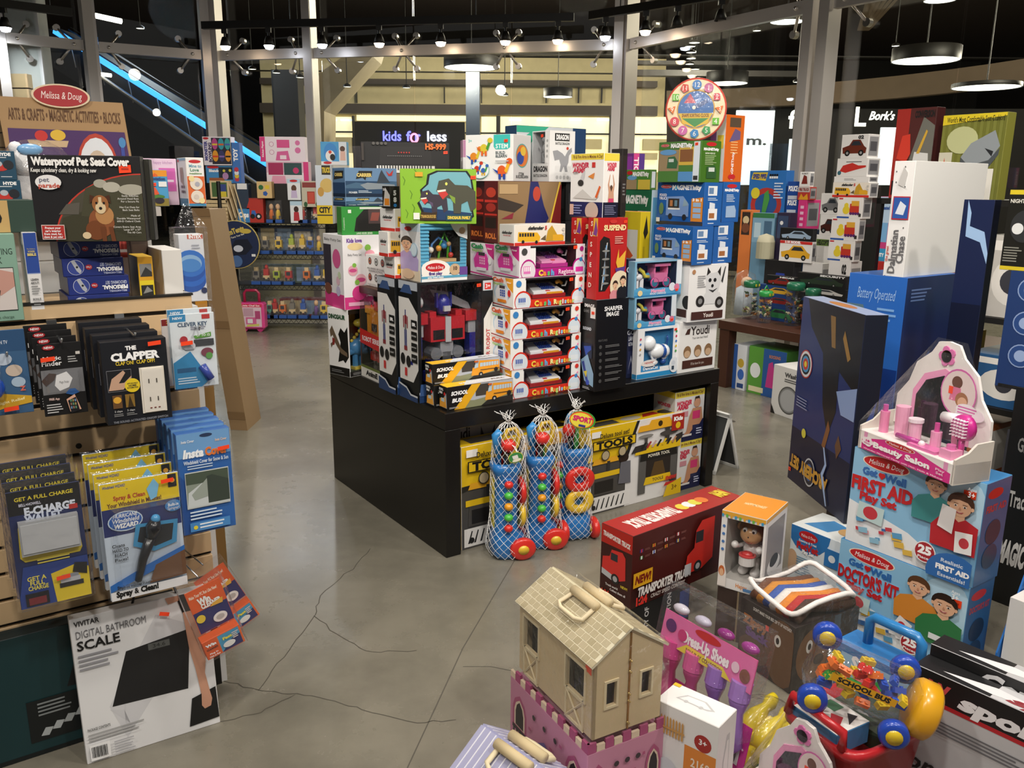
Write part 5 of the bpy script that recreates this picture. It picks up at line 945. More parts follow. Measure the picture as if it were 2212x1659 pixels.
d=place((1263,1128.5),None,1465,930,0,db=.1,bplane=2.985);carton('tools1','yellow toy workbench box beside the arm exerciser boxes under the table','toy box',d,'#e6e4e2',tools_art(),'toy workbench boxes','workbench_toy_box')
wt=d[2]
d=place((997.5,1198.5),None,1170,967,0,db=.02,bplane=2.985);d=(d[0],d[1],wt*.99,.12,d[4]);carton('tools2','yellow toy workbench box behind the golf sets, against the black side panel','toy box',d,'#e6e4e2',tools_art(),'toy workbench boxes','workbench_toy_box')
you={'B':[R(0,0,1,1,'#a9a6a2'),T(.25,.86,.1,'Youdi','#2a2420','b',w=.4),T(.25,.76,.035,'Your new best friend!','#555','r',w=.4),P([(.6,.6),(.62,.9),(.68,.8),(.78,.8),(.85,.9),(.86,.6)],'#3a3634')]}
c=G(1.79,3.16,0);carton('youU','grey puppy robot box deep under the table','toy box',(c,YAW,.34,.2,.565),'#b5b2ae',you,'robot puppy boxes','robot_puppy_box')
wa={'B':[R(0,0,1,1,'#dedcda'),R(0,.88,1,1,'#e0cc48'),T(.5,.94,.06,'Fit & Firm Arms in Minutes A Day!','#6a2a2a','b',w=.9),T(.3,.77,.08,'WONDER','#c8324e','h',w=.5,sh=.2),T(.26,.69,.08,'ARMS','#c8324e','h',w=.36,sh=.2),R(0,.5,.45,.6,'#c88a94'),R(0,0,1,.16,'#1a1f46'),P([(.5,.14),(.55,.36),(1,.4),(1,0),(.6,0)],'#1a1f46'),P([(.42,.2),(.5,.5),(.6,.64),(.9,.64),(.96,.4),(.86,.3),(.7,.28),(.5,.12),(.3,.12)],'#c08a68'),R(.6,.42,.86,.58,'#d03a72'),R(.62,.22,.84,.3,'#262a50'),O(.74,.74,.09,'#c9977a'),P([(.64,.76),(.66,.86),(.8,.87),(.84,.78),(.8,.82),(.68,.82)],'#2a1c16'),R(.2,.1,.6,.14,'#e0dcd8'),LN(.75,.1,.95,.24,3,'#cfd4ec')],'A':[R(0,.88,1,1,'#d8c440'),R(0,.0,1,.88,'#cfccc8'),T(.5,.72,.06,'WONDER','#c8324e','h',w=.6)],'T':[R(0,0,1,1,'#a89848')]}
d=place((1452,1068),None,1517,958,0,bplane=2.99,db=.16);d=(d[0],d[1],min(d[2],3.316-d[0].dot(U)),d[3],d[4]);carton('wa1','arm exerciser box at the bottom of the pair under the table','product box',d,'#dedcda',wa,'arm exerciser boxes','exerciser_box')
d=place((1454,957),None,1524,849,top('wa1'),bplane=2.99,db=.16);d=(d[0],d[1],min(d[2],3.316-d[0].dot(U)),d[3],d[4]);carton('wa2','arm exerciser box, upper of the pair under the table','product box',d,'#dedcda',wa,'arm exerciser boxes','exerciser_box')

# ---- netted golf trolleys
def golf(label,p,rz,tagged):
    e=empty('golf_trolley',p,rz);e.scale=(1.16,1.16,1.0);tag(e,label,'toy golf set','netted toy golf sets')
    bl,rd,ye='#2b76bd','#d8322a','#e8c23a'
    b=MB()
    def ring(z,wx,wy,ox=0):
        return[(ox+wx*math.copysign(abs(math.cos(t))**.6,math.cos(t)),wy*math.copysign(abs(math.sin(t))**.6,math.sin(t)),z)for t in[2*math.pi*i/20 for i in range(20)]]
    prof=[(0.0,.05,.055,.01),(.02,.066,.066,.01),(.1,.062,.06,.008),(.125,.046,.05,0),(.2,.044,.048,0),(.3,.044,.048,0),(.38,.046,.05,0),(.4,.056,.058,0),(.42,.058,.06,0),(.435,.05,.052,0),(.436,.04,.042,0),(.38,.038,.04,0)]
    vs=[];
    for z,wx,wy,ox in prof:vs+=ring(z,wx,wy,ox)
    fs=[(k*20+i,k*20+(i+1)%20,(k+1)*20+(i+1)%20,(k+1)*20+i)for k in range(len(prof)-1)for i in range(20)]
    b.add(vs,fs+[tuple(range(19,-1,-1))],bl,True);b.obj('bag','plastic',e)
    r=MB();r.box(-.016,-.056,.12,.016,-.04,.375,bl);r.obj('ball_rack','plastic',e,bevel=.004)
    for k,c in enumerate((rd,'#4fc04a','#eaa028','#4fc04a',rd)):q=MB();q.ball(0,-.06,.15+k*.05,.0175,c,12);q.obj('ball','plastic',e)
    for s in(-1,1):
        w=MB();y0=s*.066;w.lathe([(1e-4,y0-.014),(.042,y0-.014),(.05,y0-.008),(.05,y0+.008),(.042,y0+.014),(1e-4,y0+.014)],rd,20,'y',(.055,0,.0515));w.obj('wheel','plastic',e)
        h=MB();h.lathe([(1e-4,y0-.017),(.021,y0-.017),(.021,y0+.017),(1e-4,y0+.017)],ye,14,'y',(.055,0,.0515));h.obj('hub','plastic',e)
    for z,c,r0 in((.295,rd,.062),(.19,ye,.06)):
        g=MB();g.lathe([(.022,.05),(.022,.066),(.03,.072),(r0-.01,.072),(r0,.064),(r0,.054),(r0-.012,.05),(.022,.05)],c,24,'x',(0,0,z));g.obj('target_ring','plastic',e)
        g2=MB();g2.lathe([(1e-4,.05),(.021,.052)],'#235f9c',16,'x',(0,0,z));g2.obj('ring_centre','plastic',e)
    s_=MB();s_.box(-.0475,-.02,.14,-.0455,.02,.36,'#e8d84a');s_.obj('side_label','print',e)
    c1=MB();c1.tube([(-.02,0,.38),(-.03,-.01,.52),(-.025,-.012,.56)],.009,'#3a8fd0',8);c1.tube([(-.03,-.01,.48),(-.038,-.01,.56),(-.02,-.01,.575)],.017,'#3a8fd0',8);c1.obj('club','plastic',e)
    c2=MB();c2.tube([(.0,-.02,.38),(.004,-.025,.5)],.008,'#333',8);c2.ball(.006,-.03,.515,.026,rd,12,1.1,1,1.15);c2.obj('club','plastic',e)
    c3=MB();c3.tube([(.012,.02,.38),(.03,.018,.46),(.05,.016,.5),(.056,.016,.545),(.04,.016,.575),(.015,.016,.57),(.0,.016,.54),(.005,.018,.49),(.012,.02,.44)],.0095,ye,8);c3.obj('handle','plastic',e)
    c4=MB();c4.tube([(-.012,.02,.38),(-.01,.02,.53)],.011,'#d8322a',8);c4.tube([(.01,.0,.38),(.012,.0,.52)],.01,'#3f9a4a',8);c4.obj('club','plastic',e)
    # net: two families of thin cords spiralling round the silhouette
    np_=[(.012,.072,.08),(.05,.088,.08),(.1,.082,.07),(.2,.07,.062),(.3,.07,.062),(.42,.066,.066),(.5,.064,.052),(.56,.056,.045),(.6,.03,.028),(.615,.008,.008)]
    def nr(z):
        for(z0,a0,b0),(z1,a1,b1)in zip(np_,np_[1:]):
            if z<=z1:t=(z-z0)/(z1-z0);return a0+(a1-a0)*t,b0+(b1-b0)*t
        return .008,.008
    n=MB();N=16
    for s in(-1,1):
        for i in range(N):
            pts=[]
            for k in range(41):
                z=.012+.6*k/40;a,b2=nr(z);t=2*math.pi*i/N+s*k*.16
                pts.append((.012+a*math.cos(t),b2*math.sin(t),z))
            n.tube(pts,.0009,'#f2f2f0',3)
    no=n.obj('net','plastic',e);no['kind']='stuff'
    f_=MB();rnd=random.Random(5)
    for i in range(14):f_.tube([(.012,0,.61),(.012+rnd.uniform(-.02,.02),rnd.uniform(-.02,.02),.63),(.012+rnd.uniform(-.05,.03),rnd.uniform(-.03,.03),.655)],.0012,'#f4f4f2',3)
    fo=f_.obj('net_tuft','plastic',e);fo['kind']='stuff'
    if tagged:
        x,z,sz,ry=tagged
        t=MB();art(t,(x-sz/2,-.075,z-sz*.42),(math.cos(ry),0,math.sin(ry)),(-math.sin(ry),0,math.cos(ry)),sz,sz*.84,[E(.5,.5,.5,.5,'#3f9a3a',28),E(.48,.5,.46,.45,'#e85a2a',26),E(.46,.5,.4,.4,'#f0e04a',26),T(.5,.55,.22,'SPORT','#d8246a','h',w=.7,ol='#fff'),R(.4,.14,.66,.26,'#3a3a8a')]if sz>.06 else[E(.5,.5,.5,.5,'#e8d84a',28),E(.5,.5,.46,.46,'#3f8a4a',26),R(.3,.4,.66,.72,'#e9e7e2'),E(.5,.26,.3,.14,'#efe8d0')],step=.0006);t.obj('header_tag','print',e)
        l=MB();l.tube([(x,-.074,z+sz*.36),(x-.01,-.06,z+sz*.8),(x-.02,-.05,z+sz*1.0),(x-.005,-.06,z+sz*.8),(x+.002,-.074,z+sz*.38)],.0012,'#fff',4);l.obj('tag_loop','plastic',e)
g1,g2,g3=atz(1090,1196,0),atz(1162,1174,0),atz(1237,1153,0)
golf('netted toy golf trolley with a round tag, nearest the black side panel',g1,math.radians(14),(.03,.47,.058,.3))
golf('netted toy golf trolley in the middle, between two others',g2,math.radians(10),None)
golf('netted toy golf trolley turned to show its red and yellow rings',g3,math.radians(-72),None)
t=empty('hang_tag',atz(1255,903,.6));p=onp(1255,900,g3+Vector((.0,-.11,0)),Vector((0,1,0)));t.location=p;tag(t,'oval green and yellow sport hang tag with a white loop','hang tag')
q=MB();art(q,(-.06,0,-.045),(.97,0,-.2),(.2,0,.97),.12,.085,[E(.5,.5,.5,.5,'#3f9a3a',28),E(.47,.5,.46,.45,'#e85a2a',26),E(.46,.48,.41,.4,'#f0e04a',26),T(.5,.55,.26,'SPORT','#d8246a','h',w=.72,ol='#fff'),R(.4,.14,.66,.26,'#3a3a8a')],step=.0005);q.obj('card','print',t)
q=MB();q.tube([(-.03,0,.04),(-.055,.01,.1),(-.06,.01,.12),(-.045,.01,.1),(-.025,0,.042)],.0018,'#fff',5);q.tube([(0,.002,.02),(-.02,.06,.0)],.001,'#fff',4);q.obj('loop','plastic',t)
# ---- white A-board behind the table end
ea=empty('a_board',G(3.62,3.06,0),YAW);tag(ea,'small white A-frame board standing past the table end','A-board')
for s in(-1,1):
    q=MB();q.T=Matrix.Translation((s*.1,0,0))@Matrix.Rotation(-s*.3,4,'Y')
    q.box(-.008,0,0,.008,.012,.36,'#e0e0dc');q.box(-.008,.38,0,.008,.40,.36,'#e0e0dc');q.box(-.008,.0,.33,.008,.40,.36,'#e0e0dc');q.box(-.008,.0,0,.008,.40,.02,'#e0e0dc');q.box(-.004,.01,.02,.004,.39,.33,'#3a3c3c');q.obj('board','matte',ea)

# ================================================================== left slatwall gondola
SB,SZ,SR=2.532,1.285,0.603
gd=empty('slatwall_gondola',G(0,SB,0),YAW);tag(gd,'maple slatwall display fixture with black grooves and base','display fixture')
def gbx(name,mat,a0,b0,z0,a1,b1,z1,bevel=0):return MB().box(a0,b0,z0,a1,b1,z1,'#222').obj(name,M[mat],gd,bevel=bevel)
gbx('back_board','black',-.7,.016,.31,SR,.03,SZ-.03)
gbx('shelf_deck','wood_slat',-.7,.0165,SZ-.075,SR,.55,SZ-.04);gbx('shelf_edge','black',-.7,-.004,SZ-.004,SR+.004,.016,SZ+.002)
gbx('base','black',-.7,.01,0,SR,.5,.31);gbx('end_panel','white_wall',SR,.02,0,SR+.02,.55,SZ-.04)
z=1.235
gbx('slat','wood_slat',-.7,0,z+.006,SR,.016,SZ-.0045,.001)
DZ=.039
def low(d):return(d[0]-Z*DZ,d[1],d[2],d[3],d[4]+DZ)
while z-.0767>.3:gbx('slat','wood_slat',-.7,0,z-.0767+.006,SR,.016,z-.006,.001);z-=.0767
q=MB();p_=onp(170,963,G(0,SB),V);q.cyl(p_.dot(U),p_.z,-.003,.001,.008,'#1a1814',12,'y');q.obj('screw_cap','plastic',gd)
def hook(a,zz,L=.2):
    q=MB();q.box(a-.012,-.012,zz-.045,a+.012,-.0005,zz+.004,'#b9bcc0');q.tube([(a,-.01,zz-.02),(a,-L,zz-.03),(a,-L-.012,zz-.018)],.0028,'#d0d3d6',6);return q.obj('hook','metal',gd)
def hk(x,y,L=.2):
    p=onp(x,y,G(0,SB),V);hook(p.dot(U),p.z,L)
for x,y,L in((110,693,.19),(256,680,.21),(395,672,.17),(66,1015,.2),(238,990,.22),(395,905,.2),(0,720,.18)):hk(x,y,L)

def dog(cx,cy,s,k):
    f,l,w_='#8a4f2c','#b5824f','#d9c29a'
    return[E(cx,cy-.45*s,.42*s*k,.5*s,f),E(cx-.2*s*k,cy-.72*s,.34*s*k,.34*s,'#74401f'),E(cx+.12*s*k,cy-.2*s,.3*s*k,.32*s,l),E(cx-.52*s*k,cy-.9*s,.14*s*k,.12*s,w_),P([(cx-.05*s*k,cy-.6*s),(cx-.02*s*k,cy-1.15*s),(cx+.12*s*k,cy-1.15*s),(cx+.12*s*k,cy-.6*s)],'#6b3a1c'),P([(cx+.22*s*k,cy-.6*s),(cx+.28*s*k,cy-1.12*s),(cx+.42*s*k,cy-1.12*s),(cx+.36*s*k,cy-.6*s)],'#6b3a1c'),
    P([(cx-.3*s*k,cy+.5*s),(cx-.32*s*k,cy+.2*s),(cx-.1*s*k,cy+.42*s)],'#4a2814'),P([(cx+.34*s*k,cy+.5*s),(cx+.36*s*k,cy+.2*s),(cx+.12*s*k,cy+.42*s)],'#4a2814'),E(cx+.02*s*k,cy+.18*s,.27*s*k,.31*s,'#9a6236'),E(cx+.02*s*k,cy+.05*s,.17*s*k,.2*s,w_),R(cx-.03*s*k,cy+.1*s,cx+.07*s*k,cy+.42*s,w_),E(cx-.1*s*k,cy+.22*s,.04*s*k,.045*s,'#171010',8),E(cx+.14*s*k,cy+.22*s,.04*s*k,.045*s,'#171010',8),E(cx+.02*s*k,cy+.04*s,.055*s*k,.05*s,'#171010',8)]
# grooming set boxes, stacked in steps
def groom():
    return{'B':[R(0,0,1,1,'#20307a'),O(.21,.5,.42,'#dfe3ee'),O(.21,.5,.4,'#3a4a96'),P([(.14,.85),(.2,.9),(.3,.3),(.27,.14),(.22,.3)],'#b9bcc2'),O(.23,.52,.06,'#222'),E(.42,.5,.055,.14,'#b8242c'),T(.42,.5,.1,'2 Pack','#f2e6e6','b',w=.08,rot=180),T(.78,.62,.17,'GROOMING SET','#c9d0e8','b',w=.36,rot=180),T(.76,.36,.2,'PERSONAL','#fff','h',w=.42,rot=180),T(.8,.14,.1,'BELL+HOWELL','#cfd6ec','b',w=.3,rot=180)],'A':[R(0,0,1,1,'#15204e')],'T':[R(0,0,1,1,'#1a2764')]}
zc=SZ-DZ
for i,(C,xB)in enumerate([((149,664),288),((150,641),284),((137,597),273),((128,552),264)]):
    d=hangdim(C,xB,C[1]-40,SB+.02+i*.018,.2);d[0].z=zc
    carton(f'gr{i}',['blue grooming set box at the bottom of the stepped stack, resting on the shelf','blue grooming set box, second up in the stepped stack','blue grooming set box, third up in the stepped stack','blue grooming set box directly under the pet seat cover box'][i],'product box',(d[0],YAW,.155,.19,.0495),'#20307a',groom(),'grooming set boxes','grooming_set_box');zc=top(f'gr{i}')
# pet seat cover
d=place((79,507),55,318,334,zc,bplane=SB+.03,yaw=-22)
d=(d[0],d[1],d[2],.05,d[4]);k=d[4]/d[2]
lines=['Easily Attaches','Around Head Rest','For a Secure Fit','','Has Cut Outs for','Back Seat Belts','','Made of','Durable Waterproof','600-D Oxford Cloth','','Covers Entire Seat Area','Large 57" x 57"','Fits All Cars']
arc=[(.18+.0,.02)]+[(1.0-.82*math.cos(t),.03+.76*math.sin(t))for t in[i*math.pi/2/14 for i in range(15)]]
carton('pet','large black pet seat cover box with a brown dog photo','product box',d,'#17161a',{'B':[R(0,0,1,1,'#191719'),P([(1,0)]+[(1.0-.83*math.cos(i*math.pi/28),.0+.8*math.sin(i*math.pi/28))for i in range(15)],'#c23a2c'),P([(1,0)]+[(1.0-.815*math.cos(i*math.pi/28),.0+.785*math.sin(i*math.pi/28))for i in range(15)],'#4a4638'),P([(.2,.0),(.25,.28),(.45,.36),(1,.3),(1,0)],'#3c3a28'),P([(.42,.3),(.48,.62),(.62,.7),(1,.62),(1,.25)],'#45432f'),P([(.22,.32),(.3,.44),(.42,.46),(.4,.32)],'#5a554c'),E(.62,.68,.06,.05,'#a9a596'),E(.72,.64,.08,.06,'#b5b1a2'),E(.9,.61,.12,.065,'#aaa697'),dog(.6,.38,.34,k),T(.47,.93,.085,'Waterproof Pet Seat Cover','#f2f0ec','h',w=.86),T(.31,.83,.045,'Keeps upholstery clean, dry & looking new','#e9e6e0','b',w=.58,sh=.2),E(.165,.69,.115,.085,'#e9e7e6'),T(.13,.72,.05,'pet','#6a6a78','b',w=.09),T(.17,.655,.05,'parade','#c8503a','b',w=.19),R(.06,.03,.265,.2,'#e6d4cc'),R(.065,.038,.26,.192,'#b5322c'),T(.16,.165,.025,'Protect your','#fff','b',w=.14),T(.16,.13,.025,"car's interior",'#fff','b',w=.14),T(.16,.095,.025,'from mud, fur,','#fff','b',w=.16),T(.16,.06,.025,'claws & pet odor','#fff','b',w=.17)]+[T(.965,.54-i*.033,.021,s,'#e9e6e0','r',al='r')for i,s in enumerate(lines)if s],
'A':[R(.0,0,1,1,'#cfcdcb'),T(.5,.5,.08,'Pet Seat Cover','#222','b',rot=90)],'T':[R(0,0,1,1,'#f0efee'),T(.6,.35,.5,'Waterproof Pet Seat Cover','#333','b',w=.7)]},name='pet_seat_cover_box',sticker=('B',.86,.85,.03))
d2=(d[0]+Vector((math.cos(d[1]),math.sin(d[1]),0))*.012+Vector((-math.sin(d[1]),math.cos(d[1]),0))*.053,d[1],d[2],.045,d[4]-.006)
carton('pet2','second black pet seat cover box directly behind the first','product box',d2,'#1c1b1d',{'B':[R(0,0,1,1,'#33322a')]},'pet seat cover boxes','pet_seat_cover_box')
# shelf row
d=place((68,658),52,98,503,SZ,db=.1);d=low((d[0]+V*.02,d[1],d[2],.14,d[4]))
carton('bible','slim blue and white book box standing on the slatwall shelf','book',d,'#e6e4e2',{'B':[R(0,0,1,1,'#2a4a9a'),R(0,.1,1,.52,'#e9e7e6'),R(0,.52,1,.53,'#8a9ac8'),T(.5,.81,.016,"The Children's",'#c9b87a','r',w=.6),T(.5,.78,.022,'WONDER','#d8c67a','b',w=.5),T(.5,.745,.028,'BIBLE','#d8c67a','h',w=.62),T(.5,.455,.025,'LEARN','#333','b',w=.56),T(.5,.415,.025,'ABOUT:','#333','b',w=.6),LN(.2,.28,.85,.39,4,'#999'),T(.5,.225,.025,'BONUS','#444','b',w=.6),LN(.22,.15,.8,.2,2,'#999')],'A':[R(0,0,1,1,'#dfe2ea')]},name='book_box')
d=place((-60,668),None,51,508,SZ,db=.12);d=low((d[0]+V*.02,d[1],d[2],.12,d[4]))
carton('sport','pale green sporting massager box at the shelf end','product box',d,'#8fb5a0',{'B':[R(0,0,1,1,'#86ab98'),T(.62,.8,.07,'SPORTING','#1f2e28','r',w=.62),T(.5,.7,.07,'BLACK','#1f2e28','r',w=.4),R(.3,.12,.9,.62,'#1f2e28'),R(.31,.13,.89,.61,'#d9cfca'),P([(.31,.35),(.6,.6),(.89,.56),(.89,.4),(.6,.3)],'#c9988a'),P([(.31,.13),(.4,.4),(.6,.36),(.5,.13)],'#3a3434'),T(.6,.05,.03,'one charge','#3f5a4c','r',w=.4)]},name='massager_box')
d=place((25,512),None,60,432,top('sport'),bplane=SB+.03,db=.12);d=(d[0]-U*.14,d[1],.2,.14,d[4])
carton('head','dark green box with a white headset print, on the green massager box','product box',d,'#31463c',{'B':[R(.0,0,.7,1,'#c9a56a'),R(.7,0,1,1,'#31463c'),E(.3,.45,.32,.4,'#1a1816'),E(.26,.45,.28,.36,'#dcdad8')]},name='headset_box')
d=place((300,643),283,337,556,SZ);d=(d[0],d[1],d[2],.12,d[4])
d=hangdim((304,642),336,557,SB+.02,.12);d[0].z=SZ
carton('yel2','slim yellow cleaner box beside the grooming boxes','product box',low(d),'#e6b92a',{'B':[R(0,0,1,1,'#e8d02a'),R(0,.55,1,1,'#e0a428'),R(.1,.62,.9,.86,'#8a8a88'),P([(.1,.62),(.5,.8),(.9,.7),(.9,.62)],'#3a3a3a'),R(.1,.2,.9,.46,'#2a2a28'),P([(.2,.3),(.5,.44),(.85,.34)],'#8f8f8a'),LN(.1,.05,.9,.15,2,'#5a4a10')],'A':[R(0,0,1,1,'#3a342c')]},name='cleaner_box')
d=place((357,640),324,399,540,SZ,bplane=SB+.02);d=low((d[0],d[1],d[2],.2,d[4]))
carton('white','plain white shrink wrapped box at the shelf corner','product box',d,'#e9e6e0',{'A':[R(0,0,1,1,'#cfcac2'),R(.3,.1,.7,.4,'#b5ada2')],'B':[LN(.93,.1,.99,.3,5,'#333')]},name='white_box')
d=hangdim((292,640),330,530,SB+.2,.06);d[0].z=SZ
carton('dk','dark brown book end behind the yellow cleaner box','product box',low(d),'#4a3a30',{'B':[R(.1,.1,.9,.9,'#5c4a3e')]},name='product_box')
d=hangdim((258,600),315,500,SB+.3,.1);d[0].z=SZ
carton('apple','white box with red bottles and an apple drawing','product box',low((d[0],d[1],d[2],.1,d[4]+.05)),'#e6e2de',{'B':[R(0,0,1,1,'#e9e6e2'),R(.0,.55,.6,.95,'#c8564c'),R(.0,.62,.6,.66,'#f0e6e0'),[R(.05+k*.14,.66,.12+k*.14,.9,'#a83c36')for k in range(4)],E(.8,.7,.1,.1,'#a82a2a')]},name='product_box')
d=hangdim((395,636),448,518,SB+.12,.05);d[0].z=SZ;d=low((d[0],d[1],d[2],.06,d[4]))
rimz=lambda y,c:[E(.45,y,.5,.13,c)]
carton('pool','white inflatable pool bag with a blue ringed pool','product box',d,'#e4e6ea',{'B':[R(0,0,1,1,'#e3e6ec'),R(.35,.93,.98,1,'#c9604a'),T(.66,.965,.05,'INTEX','#fff','h',w=.5),E(.4,.34,.62,.2,'#1f56b0'),E(.4,.42,.62,.2,'#2a6ac8'),E(.4,.5,.62,.2,'#1f56b0'),E(.4,.57,.62,.2,'#3274cc'),E(.4,.57,.46,.13,'#8fb8e0'),E(.4,.54,.42,.1,'#4a8ad0'),O(.88,.16,.045,'#26305c'),LN(.5,.78,.95,.86,2,'#b9bcc6')]},name='pool_bag')
w=MB();D=BX['pool'];w.prism([(-D['w']/2-.01,-.036),(D['w']/2+.012,-.036),(D['w']/2+.012,.036),(-D['w']/2-.01,.036)],0,D['h']+.02,'#fff');w.add([(-D['w']/2-.01,-.036,D['h']+.02),(D['w']/2+.012,-.036,D['h']+.02),(D['w']*.1,0,D['h']+.09),(-D['w']*.1,0,D['h']+.09)],[(0,1,2,3)],'#fff');w.obj('clear_bag',M['wrap'],D['o'])
# ---- things on the far side of the gondola (second shelf behind)
bz=SZ+.235
sh2=empty('rear_shelf',G(.25,3.25,0),YAW);tag(sh2,'white slatwall unit behind the maple fixture','display fixture')
MB().box(-.9,0,0,.40,.04,bz-.06,'#c9c8c6').obj('wall_panel',M['white_wall'],sh2)
for k in range(4):MB().box(-.9,-.006,bz-.18-k*.11,.40,0,bz-.08-k*.11,'#d6d5d3').obj('slat',M['white_wall'],sh2,bevel=.001)
MB().box(-.9,-.2,bz-.03,.40,.2,bz,'#888').obj('shelf',M['steel'],sh2)
MB().box(-.9,.0,bz-.06,.40,.03,bz-.03,'#888').obj('bracket',M['black'],sh2)
hq=MB();hq.tube([(.3,-.01,bz-.16),(.3,-.12,bz-.18),(.3,-.14,bz-.16)],.004,'#222',6);hq.box(.285,-.012,bz-.2,.315,-.0065,bz-.14,'#1a1a1a');hq.obj('hook','plastic',sh2)
def rear(key,label,x0,y0,x1,yt,b,db,c,ops,name,A=None,st=None,cat='toy box'):
    d=hangdim((x0,y0),x1,yt,b,db);d[0].z=bz;carton(key,label,cat,(d[0],d[1],d[2],db,d[4]),c,{'B':ops,'A':A or[R(0,0,1,1,c)]},name=name,sticker=st)
rear('fish','orange and blue fish rotation game box',312,437,366,357,3.12,.06,'#3f86b8',[R(0,0,1,1,'#4a9ac8'),R(0,.82,1,1,'#e8962a'),R(0,0,1,.22,'#8a7a34'),T(.4,.86,.09,'Fish','#e6622a','h',w=.4,ol='#fff'),T(.6,.76,.08,'Rotation','#2a4a86','h',w=.6,ol='#fff'),P([(.12,.6),(.3,.62),(.5,.5),(.62,.34),(.4,.3),(.2,.42)],'#dc5a34'),E(.3,.5,.12,.06,'#eecab8'),E(.55,.27,.28,.05,'#4a7a34'),E(.6,.16,.2,.08,'#2a2430'),R(.62,.54,.94,.68,'#e6e9e6')],'fish_game_box',st=('B',.42,.6,.016))
rear('mine','orange and white mealtime doll set box',409,452,447,346,3.08,.12,'#e8e4de',[R(0,0,1,.62,'#d8662c'),R(0,.62,1,1,'#eceae6'),R(0,0,1,.06,'#3f86b0'),E(.5,.92,.34,.035,'#c4242a'),T(.5,.83,.06,'Mine to','#6aa0b8','b',w=.7),T(.45,.75,.06,'Love','#4a8a6a','b',w=.5),T(.5,.68,.035,'mealtime','#6a9a5a','b',w=.7),O(.5,.47,.13,'#e3d8c8'),O(.5,.2,.13,'#e3d8c8'),O(.25,.57,.06,'#e8d69a'),O(.75,.12,.06,'#e8d69a'),E(.55,.46,.14,.05,'#a9a9b4'),E(.45,.2,.15,.05,'#d0c4b8')],'doll_set_box',[R(0,0,1,1,'#dfe2e4'),R(0,0,1,.16,'#2f7a9a'),R(0,.94,1,1,'#7fb0cc'),E(.15,.94,.1,.03,'#c4242a'),[R(.3+k*.08,.5-.02*k,.35+k*.08,.8,'#9a8a74')for k in range(5)],[E(.4+.13*i,.3+.1*j,.05,.035,'#3a342e',8)for i in range(4)for j in range(2)]])
rear('pinkk','pale pink kitchen set box behind the fish game',300,440,388,338,3.3,.06,'#e9c9e0',[R(0,0,1,1,'#eccfe6'),P([(0,.6),(.08,1),(.16,1),(.05,.6)],'#c83aa8'),T(.6,.92,.06,'My happy kitchen','#c9a0c6','b',w=.6),R(.55,.3,.95,.8,'#d86ab8'),R(.6,.5,.9,.55,'#f0d9ec')],'kitchen_set_box')
# ---- header display sign and neighbours
def disp():pass
dp=3.18
c0=onp(22,330,G(0,dp),V);c1=onp(292,330,G(0,dp),V);wd=(c1-c0).dot(U);zt=onp(150,216,G(0,dp),V).z;hd=zt-bz
sg=empty('header_display',G(c0.dot(U),dp,bz),YAW);tag(sg,'wood grain cardboard header display with a red oval sign','display sign')
q=MB();q.add([(0,0,0),(wd,0,0),(wd*.93,0,hd),(-.02,0,hd),(0,.012,0),(wd,.012,0),(wd*.93,.012,hd),(-.02,.012,hd)],[(0,1,2,3),(7,6,5,4),(0,4,5,1),(1,5,6,2),(2,6,7,3),(3,7,4,0)],'#a9875c');q.obj('board','card',sg)
a=MB();art(a,(0,-.0005,0),(1,0,0),(0,0,1),wd,hd,[P([(-.0,.0),(.985,.0),(.925,.72),(0,.72)],'#4a2a62'),T(.46,.85,.1,'ARTS & CRAFTS • MAGNETIC ACTIVITIES • BLOCKS','#5c3a1a','b',w=.88),R(.16,.56,.52,.66,'#c9a878')if False else P([(.14,.62),(.46,.62),(.44,.56),(.16,.56)],'#cbb08a'),E(.25,.66,.05,.05,'#c8322c'),E(.38,.67,.06,.05,'#e0b83a'),E(.68,.36,.17,.34,'#b8402c'),E(.68,.36,.15,.3,'#dfe6ea'),E(.68,.36,.09,.18,'#c9b8a0'),P([(.84,.12),(.87,.3),(.95,.3),(.93,.08)],'#d8c04a'),E(.905,.34,.055,.07,'#d9d3e6'),R(.88,.4,.91,.58,'#3a4a9a'),E(.895,.62,.03,.05,'#4a8ac0')],k0=2);a.obj('board_print','print',sg)
ox,oz=(onp(131,211,G(0,dp),V).dot(U)-c0.dot(U)),onp(131,208,G(0,dp),V).z-bz
q=MB();q.prism([(.085*math.cos(t),.037*math.sin(t))for t in[i*math.pi/16 for i in range(32)]],-.004,.012,'#e3cfae');q.T=Matrix.Identity(4)
ov=q.obj('oval_sign','card',sg);ov.location=(ox,0,oz);ov.rotation_euler=(math.pi/2,0,0)
a=MB();art(a,(-.08,-.034,.0125),(1,0,0),(0,1,0),.16,.068,[E(.5,.5,.49,.48,'#a8242a',32),T(.5,.52,.32,'Melissa & Doug','#f6e6e0','r',w=.74,sh=.25)]);a.obj('lettering','print',ov)
rear('hyd1','dark teal auto cleaner box, lower of two by the header display',-12,413,46,350,2.98,.06,'#1f4a62',[R(0,0,1,1,'#1d4a63'),T(.6,.88,.1,'HYDE','#fff','h',w=.5),LN(.15,.74,.95,.8,1,'#dfe6ea'),E(.4,.42,.3,.12,'#c8352c'),E(.72,.52,.2,.16,'#20242c'),E(.35,.55,.15,.1,'#b9c0c8'),LN(.4,.08,.95,.14,1,'#cfd9e0')],'cleaner_box',cat='product box')
